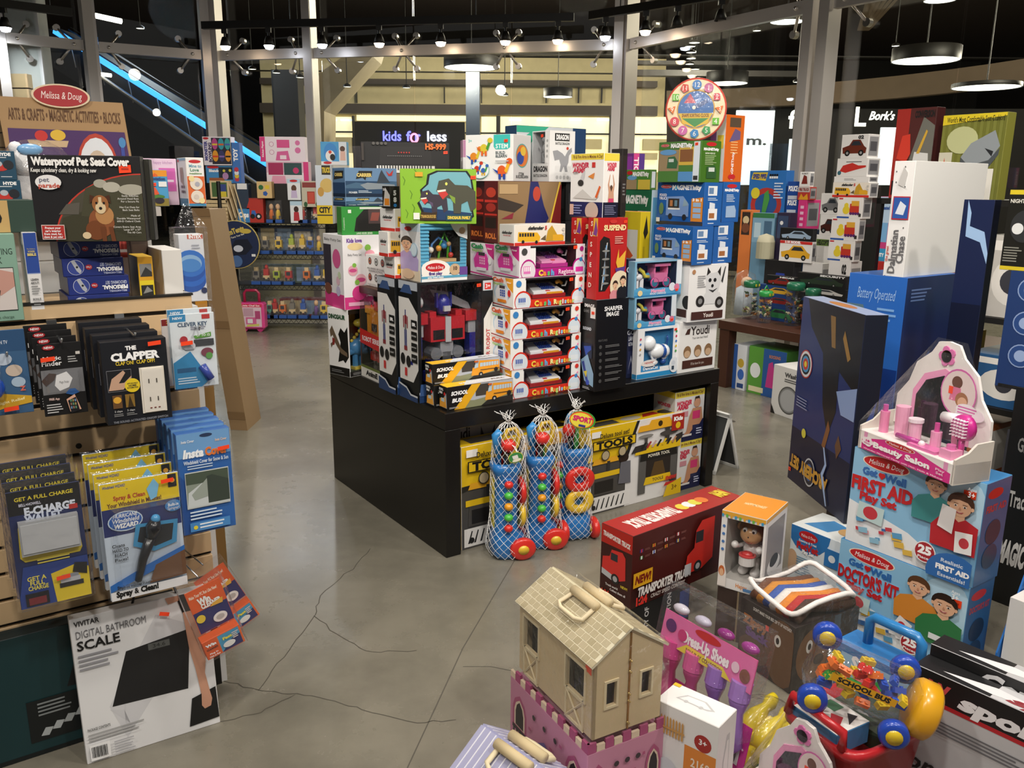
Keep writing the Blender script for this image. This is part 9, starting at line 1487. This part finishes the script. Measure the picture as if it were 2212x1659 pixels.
cstack(6.06,[('r3','stack of dark cartons at the back of the brown table',(1762,600),1612,None or 1776,497,'#22304a',[R(.05,.1,.45,.9,'#3a2a5a'),R(.5,.1,.95,.9,'#2a4a6a')],'shipping_carton'),('r2','pink accessory box with white icons',(1738,497),1720,1768,432,'#d83a80',[R(0,0,1,1,'#d83a80'),[R(.3,.1+.2*k,.7,.2+.2*k,'#f0c0d8')for k in range(4)]],'accessory_box'),('r1','fire truck box with flames',(1748,431),1722,1762,404,'#b8342c',[R(0,.6,1,1,'#c8c4c0'),T(.5,.8,.2,'FIRE TRUCK','#822','h',w=.8),P([(.1,.0),(.3,.5),(.5,.2),(.8,.5),(.9,0)],'#e0a02a')],'truck_toy_box'),('r0','small white robot box topmost behind the car boxes',(1748,403),1726,1757,371,w_,[P([(.2,.2),(.4,.8),(.7,.7),(.8,.2)],'#7a2a22'),T(.5,.88,.1,'ROBOT','#333','b',w=.6)],'robot_toy_box')])
z0=top('r3')
def onrow(key,label,C,xA,xB,yT,c,A,name,a=6.08):
    d=place(C,xA,xB,yT,z0,aplane=a);carton(key,label,'toy box',(d[0],d[1],.1,min(d[3],.45),d[4]),c,{'A':A},name=name)
pol=lambda:[R(0,0,1,1,'#1f4a9a')]+[T(.5,.85-.3*k,.1,'POLICE','#fff','h',w=.8)for k in range(3)]+[R(.1,.62-.3*k,.9,.7-.3*k,'#c8d0dc')for k in range(3)]
onrow('po','tall blue police toy box',(1718,497),1694,1722,392,'#1f4a9a',pol(),'police_toy_box');
onrow('pipes','blue and red speed pipes race track box',(1690,497),1612,1700,368,'#2a6ab0',[R(0,0,1,1,'#2f74c0'),E(.5,.4,.42,.3,'#b83a34'),E(.5,.4,.3,.2,'#2a5a9a'),R(0,0,1,.2,'#1a2a4a'),P([(.05,.85),(.1,.97),(.5,.97),(.45,.82)],'#e0c23a'),T(.28,.9,.07,'SPEED PIPES','#2a3a8a','h',w=.36),[R(.55+.06*i,.86+.04*((i+j)%2)-.0,.6+.06*i,.9+.04*((i+j)%2),'#111' if(i+j)%2 else '#eee')for i in range(4)for j in range(2)],P([(.4,.2),(.45,.6),(.55,.66),(.6,.5),(.5,.2)],'#4a9a4a'),O(.2,.6,.1,'#e0d23a'),LN(.7,.5,.95,.8,6,'#cfe0f4')],'race_track_box',6.09)
z0=WZ
for key,label,C,xA,yT,c,A in[('sn','orange window box with brown figures beside the blue magnet boxes',(1612,640),1586,454,'#d87a3a',[R(.15,.75,.85,.98,'#3a2c26'),O(.5,.9,.04,'#d8c49a'),O(.5,.82,.05,'#7a4a34')]),('gh','pale blue house puzzle box on the brown table',(1660,640),1612,461,'#6a94b0',[R(0,.7,1,1,'#7fa6c0'),R(.0,.95,1,1,'#3a7a4a'),R(.1,.75,.4,.9,'#b8d0dc'),R(.55,.75,.9,.92,'#4a6a86')]),('pu','dark purple box beside the house puzzle',(1692,640),1662,460,'#2c2440',[R(.1,.75,.9,.97,'#3a4a6a'),O(.4,.9,.02,'#e6e6e6')])]:
    d=place(C,xA,None,yT,z0,aplane=5.92,da=.1);carton(key,label,'toy box',(d[0],d[1],.1,d[3],d[4]),c,{'A':A},name='toy_box')
# clear domed toy, striped roll and animal jars
p=onp(1611,590,G(5.62,0),U);e=empty('domed_toy_pack',Vector((p.x,p.y,WZ)),YAW);tag(e,'clear domed pack with a plush face, by the brown table edge','toy pack')
q=MB();q.lathe([(.1,0),(.1,.26),(.08,.34),(1e-4,.38)],'#fff',20);q.obj('clear_dome',M['wrap'],e);q=MB();q.lathe([(1e-4,0),(.08,0),(.07,.22),(1e-4,.26)],'#b9c4cc',16);q.ball(0,-.02,.27,.05,'#caa98a',12);q.obj('plush','cloth',e)
p=onp(1651,566,G(5.84,0),U);e=empty('striped_drum',Vector((p.x,p.y,top('m3')+.001)),YAW);tag(e,'cream striped drum container among the toys','drum')
q=MB();q.cyl(0,0,0,.14,.075,'#a8a48a',20);q.lathe([(.075,.14),(.06,.19),(1e-4,.21)],'#b5b096',20);q.obj('drum_body','matte',e)
for i,(x,y,hpx,r,cap)in enumerate(((1606,690,80,.06,'#1f6a44'),(1639,698,66,.052,'#2f9a4a'),(1699,704,88,.066,'#1f6a4c'),(1738,713,84,.055,'#1f6a4c'))):
    p=atz(x,y,WZ);p=p+U*(r+.01);h=hpx/1800*p.length
    e=empty('animal_jar',p,YAW);tag(e,['clear jar of toy animals with a yellow label on its green lid','short clear jar of dinosaurs with a light green handled lid','large clear jar of toy animals with a toothed green lid','clear jar of toy animals tucked behind the large jar'][i],'toy jar','jars of toy animals')
    q=MB();q.lathe([(1e-4,.0),(r,.0),(r,h*.84)],'#fff',20);q.obj('jar',M['blister'],e);q=MB();q.lathe([(r*.95,h*.82),(r*1.06,h*.84),(r*1.06,h*.96),(r*.9,h),(1e-4,h)],cap,20);q.obj('lid','plastic',e)
    if i==1:q=MB();q.tube([(-.03,0,h),(0,0,h+.04),(.03,0,h)],.005,cap,6);q.obj('lid_handle','plastic',e)
    rnd=random.Random(i)
    for k in range(22):
        t_,rr=rnd.uniform(0,6.28),rnd.uniform(.3,.78)*r;z_=rnd.uniform(.02,h*.72);c_=rnd.choice(['#3a5a34','#6a4a2c','#2c2a26','#b87a3a','#8a9a4a','#cfc8a8'])
        q=MB();q.T=Matrix.Translation((rr*math.cos(t_),rr*math.sin(t_),z_))@Matrix.Rotation(t_,4,'Z')@Matrix.Rotation(rnd.uniform(-1,1),4,'X');q.ball(0,0,0,.011,c_,6,1.6,.8,1);q.ball(.016,0,.008,.006,c_,6)
        for s in(-1,1):q.tube([(s*.01,0,0),(s*.012,0,-.016)],.003,c_,4)
        q.obj('toy_animal','plastic',e)
    if i<2:q=MB();a=math.pi+.6;art(q,(-.03,-r-.002,h*.86),(1,0,0),(0,0,1),.06,.02,[R(0,0,1,1,'#d8d23a'),T(.5,.5,.5,'ANIMALS','#444','b',w=.8)]);q.obj('lid_label','print',e)
# under the brown table
for key,label,L,db,h,c,A,name in[('ub','white and blue beach toy box under the brown table',(1580,838),.13,.37,'#dfe4ea',[R(0,0,1,1,'#e0e4ea'),R(0,0,.3,1,'#2a5aa8'),E(.6,.6,.25,.1,'#c8a83a'),E(.65,.35,.25,.12,'#3a6ac0'),R(.4,.05,.9,.15,'#2a4a86')],'beach_toy_box'),('ug','green microscope toy box with pink figures under the brown table',(1612,846),.36,.38,'#4a8a3a',[R(0,0,.4,1,'#5a9a3a'),R(.4,0,1,1,'#2a5aa0'),E(.2,.5,.14,.16,'#e6ecec'),P([(.5,.2),(.55,.7),(.65,.75),(.7,.6),(.85,.65),(.8,.2)],'#c83a8a'),T(.7,.85,.06,'ROCKING','#e0862a','b',w=.3),R(.05,.05,.45,.16,'#e0d8b0')],'microscope_toy_box'),('uw','white cube box with a round grey porthole print',(1664,890),.34,.36,'#e6e5e2',[R(0,0,1,1,'#e6e5e2'),O(.5,.35,.28,'#5a5a58',28),O(.5,.35,.25,'#8d8f90',28),O(.5,.35,.22,'#b4b6b8',28),T(.6,.85,.08,'Washer','#555','h',w=.5),LN(.35,.7,.9,.78,2,'#555'),P([(0,0),(0,.2),(.14,0)],'#1a1a1a')],'washer_toy_box')]:
    d=leftbox(L,0,db,.3,h,0 if key!='uw' else-10);carton(key,label,'toy box',d,c,{'A':A,'TA':[R(0,0,1,1,c)]},name=name)
# ---- pink craft boxes right of the train stack 
d=place((1908,625),1862,None,566,WZ,aplane=5.3,da=.1);carton('rc','red shallow craft box with a white logo','toy box',d,'#b8302c',{'A':[R(0,0,1,1,'#b8302c'),R(.08,.6,.3,.9,'#e6e4e2'),E(.6,.3,.3,.2,'#d8c4b0')]},name='craft_box')
d=place((1912,566),1888,None,425,top('rc'),aplane=5.32,da=.08);carton('cm','pink and blue flower craft box with a red oval logo','toy box',d,'#d84a8a',{'A':[R(0,0,1,1,'#c8407e'),R(0,.6,1,1,'#b8d0e6'),R(.1,.3,.9,.6,'#7ab0dc'),R(0,0,1,.2,'#3a9ac8'),T(.5,.1,.05,'CITY','#fff','h',w=.6),E(.5,.93,.4,.04,'#c4242a'),T(.5,.83,.05,'Created','#3a5a9a','h',w=.8)]},name='craft_box')
# ---- purple doll boxes far behind the exerciser box
d=place((1368,366),1352,1386,331,1.62,bplane=4.3);d=(d[0],d[1],.1,.12,d[4]);carton('pd','purple and pink doll box seen past the exerciser box','toy box',d,'#6a2a7a',{'A':[R(.1,.1,.9,.9,'#8a3a9a')],'B':[R(0,0,.5,1,'#d84a90'),T(.25,.5,.2,'DOLL','#fff','b',rot=90),R(.5,0,1,1,'#5a3a8a')]},name='doll_box');support('pd','tall carton standing behind the table under the doll box',0,'#2e2a2c')

# ================================================================== black wire racks along the glass
RY=9.3;xl,xr=aty(452,600,RY).x,aty(775,600,RY).x
SH=[.12,.5,.84,1.18]
wr=empty('wire_rack',(0,0,0));tag(wr,'black wire shelving rack full of small wooden toys','wire rack')
for x in(xl,aty(486,600,RY).x,xr):
    for y in(RY,RY+.42):MB().cyl(x,y,0,1.62,.022,'#15130f',8).obj('post',M['black'],wr)
for z_ in SH:
    q=MB();q.box(xl,RY,z_-.012,xr,RY+.42,z_,'#222');q.obj('shelf_mesh',M['black'],wr)
    q=MB();n=60;q.tube([(xl+(xr-xl)*k/n,RY-.004,z_-.012-(.04 if k%2 else 0))for k in range(n+1)],.004,'#15130f',4);q.tube([(xl,RY-.004,z_-.054),(xr,RY-.004,z_-.054)],.005,'#15130f',5);q.obj('wire_truss',M['black'],wr)
def rbox(key,label,x0,y0,x1,yt,c,ops,name,Y=RY+.05,th=.12,z=None,cat='toy box',side=None):
    a,b=aty(x0,y0,Y),aty(x1,y0,Y);h=aty(x0,yt,Y).z-a.z;zz=a.z if z is None else z
    return carton(key,label,cat,(Vector((a.x,Y,zz)),0.0,b.x-a.x,th,h+a.z-zz),c,{'B':ops,'A':side or[R(0,0,1,1,c)]},name=name)
kit=[R(0,0,1,1,'#ecdfe6'),R(0,0,.12,1,'#d8387e'),T(.06,.5,.07,'Kitchen Playset','#fff','b',rot=90),[O(.26,.7-.32*k,.1,'#b8508a',12)for k in range(2)],[O(.26,.7-.32*k,.085,'#f0e0e8',12)for k in range(2)],R(.38,.56,.66,.88,'#d8508c'),P([(.34,.05),(.38,.4),(.62,.44),(.66,.05)],'#d8609a'),R(.44,.1,.58,.26,'#f0dce6'),O(.84,.76,.1,'#d870a4'),O(.84,.46,.12,'#d870a4')]
rbox('k2','pink kitchen playset window box, lower of two on the rack',577,398,668,349,'#dcb8c8',[R(0,0,.88,.5,'#e9dfe4'),R(.05,.4,.4,.95,'#a82a5a'),R(.42,.4,.84,.95,'#2a4a4a'),O(.7,.6,.14,'#c8346a'),R(.88,0,1,1,'#d8387e'),P([(.1,.0),(.14,.36),(.44,.36),(.46,0)],'#e8a0b8')],'kitchen_set_box',RY+.2,z=1.60)
rbox('k1','white and pink kitchen playset box, upper of two on the rack',563,349,660,295,'#ecdfe6',kit,'kitchen_set_box',RY+.2,z=top('k2'))
rbox('bl','blue toy blender set box on the rack',447,400,512,357,'#3f86c0',[R(0,0,1,1,'#4a94cc'),E(.24,.9,.2,.08,'#c4242a'),T(.3,.7,.14,'Blender','#fff','h',w=.4),R(.42,.2,.95,.9,'#1c2a34'),O(.6,.7,.08,'#d8c84a'),O(.8,.72,.08,'#d8c84a'),R(.1,.1,.6,.3,'#a8623a'),E(.64,.4,.1,.2,'#b88ab8')],'blender_toy_box',RY+.2,z=1.60)
rbox('mo','monster bowling box of striped plush monsters',441,357,503,295,'#e6dfe4',[R(0,0,1,1,'#e9e2e6'),R(.3,.04,.96,.96,'#2a2836'),T(.1,.5,.1,'MONSTER','#3a3a8a','h',rot=90),T(.24,.45,.1,'BOWLING','#3a2a5a','h',rot=90),E(.12,.94,.1,.04,'#c4242a')]+[[E(.42+.22*i,.75-.42*j,.1,.2,c1),R(.33+.22*i,.7-.42*j,.51+.22*i,.76-.42*j,c2)]for i,j,c1,c2 in((0,0,'#b84a8a','#e0c23a'),(1,0,'#3a9aa8','#d8602a'),(2,0,'#3aa0a0','#4a5ab0'),(0,1,'#e09a2a','#d8402a'),(1,1,'#3a3a6a','#8a6ab0'),(2,1,'#e0922a','#1a1a1a'))],'bowling_toy_box',RY+.18,z=top('bl'))
rbox('fa','narrow blue farm stack box next to the monster bowling box',504,400,522,308,'#3a6ab8',[R(0,0,1,1,'#3f74bc'),T(.5,.7,.1,'TOY','#fff','h',rot=90),[O(.5,.1+.08*k,.06,['#c83a4a','#e0c23a','#e6e6e6'][k%3],8)for k in range(4)]],'farm_toy_box',RY+.18,z=1.60)
rk_sup=MB().box(xl+.02,RY+.12,1.18,xr-.02,RY+.4,1.599,'#3a3a34');rk_sup.obj('shelf_riser',M['black'],wr)
rbox('dg','blue puppy face toy box with an orange nose',694,357,750,306,'#3f96cc',[R(0,0,1,1,'#4a9fd4'),E(.38,.55,.26,.4,'#3a8ad0'),E(.36,.4,.18,.24,'#e9e7e4'),O(.36,.56,.07,'#d8402c'),E(.45,.34,.1,.14,'#1a1a1a'),R(0,0,.7,.16,'#e6e4e4'),E(.25,.1,.16,.06,'#c4242a'),R(.7,0,1,1,'#dfe6ec'),E(.84,.7,.1,.12,'#5a3a2a'),P([(.74,.2),(.76,.6),(.94,.6),(.95,.2)],'#e2b8a8')],'puppy_toy_box',RY+.05,z=1.8-.0)
support('dg','carton column at the rack end under the puppy box',1.181,'#c8c4b8')
rbox('ex','pale excavator toy box below the puppy box',684,440,718,357,'#d5dce4',[R(0,0,1,1,'#d0d8e2'),R(.4,.84,.95,1,'#2a2418'),T(.68,.92,.08,'TRUCK','#e0c23a','h',w=.5),O(.7,.66,.12,'#d8b86a'),E(.3,.55,.2,.08,'#c89a4a'),R(0,0,1,.32,'#e0c02a'),T(.5,.24,.09,'CITY','#222','h',w=.7),R(0,.14,1,.16,'#333')],'excavator_toy_box',RY-.12,z=1.18)
for key,label,x0,y0,x1,yt,c,ops,nm in[('bp','red barn shaped wooden puzzle with a blue tractor',534,473,570,428,'#a83226',[R(0,0,1,.62,'#b8352a'),P([(0,.6),(.2,.95),(.8,.95),(1,.6)],'#b8352a'),P([(.25,.25),(.3,.5),(.5,.5),(.55,.38),(.75,.36),(.78,.22)],'#3a6ab8'),O(.34,.26,.1,'#1a1a1a'),O(.7,.26,.13,'#1a1a1a'),O(.7,.26,.06,'#e6e6e6')],'barn_puzzle'),('cu','natural wood activity cube with a green panel',455,429,496,390,'#d8c094',[R(.1,.1,.9,.9,'#4a6a3a'),R(.45,.2,.85,.8,'#3a4a8a'),R(.5,.1,.85,.4,'#d8c23a')],'activity_cube'),('shp','wooden shape board with green, yellow and blue pieces',556,428,588,392,'#d8b880',[R(0,0,1,1,'#d8b880'),O(.28,.65,.15,'#2f6a3a'),R(.55,.55,.85,.78,'#e0c23a'),O(.55,.28,.16,'#2f5aa8',5)],'shape_board'),('dh','grey wooden latch house with a red door',653,447,692,391,'#b9b2a0',[R(0,0,1,1,'#c4bda8'),R(.3,.12,.72,.6,'#a83226'),R(.34,.16,.68,.56,'#c8503c'),R(.05,.75,.95,.95,'#8a3a34'),E(.2,.1,.1,.1,'#2f5a34'),E(.85,.1,.1,.1,'#2f5a34')],'latch_house'),('wd','white toddler toy box in the rack, upper',622,432,650,386,'#e4e6e8',[R(0,.8,1,1,'#b8d4e4'),E(.5,.9,.3,.06,'#c4242a'),E(.5,.55,.2,.16,'#5a3a2a'),P([(.25,.1),(.3,.45),(.7,.45),(.75,.1)],'#c8b8d8')],'toddler_toy_box'),('wd2','white toddler toy box in the rack, lower',628,475,654,434,'#e4e6e8',[R(0,.8,1,1,'#b8d4e4'),E(.5,.62,.2,.14,'#3a2418'),P([(.25,.1),(.3,.5),(.7,.5),(.75,.1)],'#b8303a')],'toddler_toy_box'),('cups','blue cups game box standing in the rack',514,470,540,396,'#2c3a4c',[R(0,0,1,1,'#2c3a4c'),R(0,0,1,.35,'#3f86c0'),T(.5,.2,.12,'Cups','#fff','h',w=.8),R(.1,.85,.9,1,'#e6e6e6')],'cups_game_box')]:
    rbox(key,label,x0,y0,x1,yt,c,ops,nm,RY+(.02 if key not in('wd','cu','shp','dh')else .0),.1,1.18 if key not in('wd','cu','shp','dh')else None)
for k in range(4):
    q=MB();a=aty(503+k*9,473,RY+.04);q.T=Matrix.Translation((a.x,RY+.01,1.182))@Matrix.Rotation(-.24,4,'Y');q.box(0,0,0,.012,.1,.42,'#d8c29a');o=q.obj('puzzle_board','matte');tag(o,'thin wooden puzzle board leaning in a row beside the barn puzzle','puzzle board','leaning wooden puzzle boards')
q=MB();a,b=aty(447,473,RY),aty(492,473,RY)
cr2=empty('slatted_crate',(a.x,RY+.01,1.181));tag(cr2,'pale wooden slatted crate on the wire rack','crate');ww=b.x-a.x
for k in range(6):MB().box(0,0,.005+k*.04,ww,.02,.038+k*.04,'#d5bd90').obj('slat','matte',cr2)
for x in(0.002,ww-.03):MB().box(x,.0205,0,x+.028,.1,.24,'#c4aa7c').obj('crate_side','matte',cr2)
# small wooden vehicles in clear packs
def vehicle(label,x,shelf,c,kind,Y):
    p=aty(x,600,Y);e=empty('wooden_toy_pack',(p.x,Y,SH[shelf]));e.scale=(.72,1,1);tag(e,label,'wooden toy','wooden toys in clear packs on the wire rack')
    MB().box(-.07,0,.0,.07,.1,.035,'#2a56a0').obj('tray','card',e)
    q=MB()
    if kind==0:q.box(-.05,.02,.06,.05,.08,.1,'#d6bd8c');q.box(-.04,.02,.1,.035,.08,.17,c);q.ball(0,.05,.19,.03,c,8)
    elif kind==1:q.box(-.05,.02,.06,.05,.08,.15,c);q.box(-.03,.018,.1,.03,.021,.14,'#2c3038');q.box(-.03,.03,.15,.03,.07,.19,'#d6bd8c')
    else:q.lathe([(1e-4,.04),(.045,.04),(.03,.12),(.02,.14),(1e-4,.14)],c,12,'z',(0,.05,0));q.ball(0,.05,.17,.035,'#d8b088',10)
    for s in(-1,1):q.cyl(s*.035,.06,.015,.02,.018,'#2a2622',10,'y')
    q.obj('toy','matte',e)
    q=MB();q.add([(-.072,-.002,.03),(.072,-.002,.03),(.072,.1,.03),(-.072,.1,.03),(-.06,.03,.24),(.06,.03,.24),(.06,.06,.24),(-.06,.06,.24)],[(0,1,5,4),(1,2,6,5),(3,0,4,7),(4,5,6,7)],'#fff');q.obj('clear_wrap',M['wrap'],e)
CN=[('red','#b8322c'),('lime green','#a8b83a'),('blue','#2f5aa8'),('yellow','#dcb83a'),('orange','#d8702a'),('teal','#5aa08a'),('grey','#7a756a'),('purple','#6a4a8a')]
KN=['wooden car','wooden truck','wooden doll'];RN=['bottom wire shelf','second wire shelf','third wire shelf','top wire shelf']
VS=[(0,577,5,1),(0,605,4,1),(0,626,6,0),(0,650,2,0),(0,678,7,2),(0,695,3,1),(0,588,0,0),(1,552,6,1),(1,574,0,0),(1,596,1,1),(1,622,0,1),(1,643,0,0),(1,661,4,1),(1,684,2,0),(1,703,3,0),(2,575,6,1),(2,604,3,1),(2,632,1,0),(2,655,3,0),(2,672,2,1),(2,690,3,2),(2,555,5,0),(3,592,4,2),(3,606,3,2),(3,660,0,2),(3,688,0,2),(3,716,1,2)]
seen=set()
for sh,x,ci,ki in VS:
    key=(sh,ci,ki)
    if key in seen:ki=(ki+1)%3;key=(sh,ci,ki)
    if key in seen:continue
    seen.add(key);vehicle(f'{CN[ci][0]} {KN[ki]} in a clear pack on the {RN[sh]}',x,sh,CN[ci][1],ki,RY+.02)
for i,(sh,x0,x1,hh,c)in enumerate([(0,600,760,.2,'#7a2a2c'),(1,570,770,.2,'#5a6a64'),(2,562,680,.3,'#4a5a74'),(2,455,480,.28,'#8a3a6a'),(1,455,480,.2,'#a83a34'),(0,455,480,.2,'#b08a3a')]):
    a,b=aty(x0,600,RY+.2),aty(x1,600,RY+.2);q=MB();q.box(0,0,0,b.x-a.x,.15,hh,c);o=q.obj('long_toy_box','card',None,(a.x,RY+.22,SH[sh]));tag(o,['long maroon box behind the wooden cars on the bottom shelf','long grey green box behind the wooden trucks','long slate box on the third shelf','plum box at the rack end on the third shelf','red box at the rack end on the second shelf','mustard box at the rack end on the bottom shelf'][i],'toy box')
    a_=MB();art(a_,(0,0,0),(1,0,0),(0,0,1),b.x-a.x,hh,[R(.05,.1,.3,.9,'#c8b890'),R(.35,.1,.6,.9,'#8aa0b8'),R(.66,.2,.95,.8,'#d8d0c0')]);a_.obj('front_print','print',o)
# round tent disc hung on the rack
pc=aty(510,528.5,RY-.06);rr=50/1800*RY*1.02;e=empty('tent_disc',pc);tag(e,'round navy dream tent pack with gold lettering','toy tent')
q=MB();q.lathe([(1e-4,.01),(rr,.01),(rr,-.01),(rr*.97,-.012),(1e-4,-.012)],'#15203c',36,'y',cols=['#b8a45a','#b8a45a','#c8b46a','#15203c']);q.obj('disc','card',e)
a=MB();art(a,(-rr,-.0125,-rr),(1,0,0),(0,0,1),2*rr,2*rr,[O(.5,.5,.47,'#18264a',36),T(.42,.76,.1,'DreamTents','#d0b85a','h',w=.56,rot=18),T(.42,.64,.035,'The Tent That Turns Your Bed','#e0dcc8','b',w=.56,rot=18),E(.72,.78,.12,.05,'#c8b04a'),P([(.36,.4),(.5,.6),(.75,.62),(.85,.45),(.7,.3),(.45,.28)],'#0c1226'),E(.55,.42,.1,.07,'#c8ccd8'),O(.22,.44,.12,'#5a7aa8'),O(.27,.26,.13,'#3a5a8a'),O(.5,.16,.12,'#4a6a9a'),R(.82,.26,.9,.31,'#e6e6e6')]);a.obj('disc_print','print',e)
q=MB();q.tube([(0,.0,rr),(0,.056,rr+.02)],.005,'#222',5);q.obj('hook',M['black'],e)
# pink suitcase playset on the floor
p0,p1=atz(515,718,0),atz(568,720,0);ws=(p1-p0).length;hz_=2.0*(0)+(aty(540,655,p0.y).z)
e=empty('toy_suitcase',p0+Vector((0,.02,0)),0.0);tag(e,'hot pink toy suitcase kitchen set standing on the floor','toy suitcase')
q=MB();q.box(0,0,.03,ws,.14,hz_,'#dc4a8e');q.obj('case_body','plastic',e,bevel=.02)
q=MB();q.tube([(ws*.22,.07,hz_-.01),(ws*.22,.07,hz_+.1),(ws*.3,.07,hz_+.13),(ws*.7,.07,hz_+.13),(ws*.78,.07,hz_+.1),(ws*.78,.07,hz_-.01)],.016,'#a8244a',8);q.obj('handle','plastic',e)
for x in(.2,.8):q=MB();q.cyl(ws*x,.035,0.02,.12,.035,'#c83a7c',10,'y');q.obj('wheel','plastic',e);
a=MB();art(a,(0,-.0005,.03),(1,0,0),(0,0,1),ws,hz_-.03,[R(.12,.1,.9,.84,'#e6c8d4'),R(.06,.84,.94,.96,'#d83a5a'),T(.5,.9,.06,'Little Chef Set','#fff','b',w=.7),R(.22,.5,.6,.8,'#c8a0b0'),R(.3,.2,.7,.46,'#d86a9a'),R(.36,.24,.56,.4,'#ececec'),P([(.3,.1),(.8,.14),(.8,.22),(.34,.18)],'#d8d06a'),R(.66,.4,.86,.7,'#b84a7a')]);a.obj('front_print','print',e)
# dark wall closing the hall far behind
o=MB().box(-16,33.5,0,18,33.8,6.3,'#222').obj('wall_back',M['dark']);o['kind']='structure'
o=MB().box(-15.8,-3.8,0,-15.6,33.4,6.3,'#222').obj('wall_side',M['dark']);o['kind']='structure';o=MB().box(17.6,-3.8,0,17.8,33.4,6.3,'#222').obj('wall_right',M['dark']);o['kind']='structure'
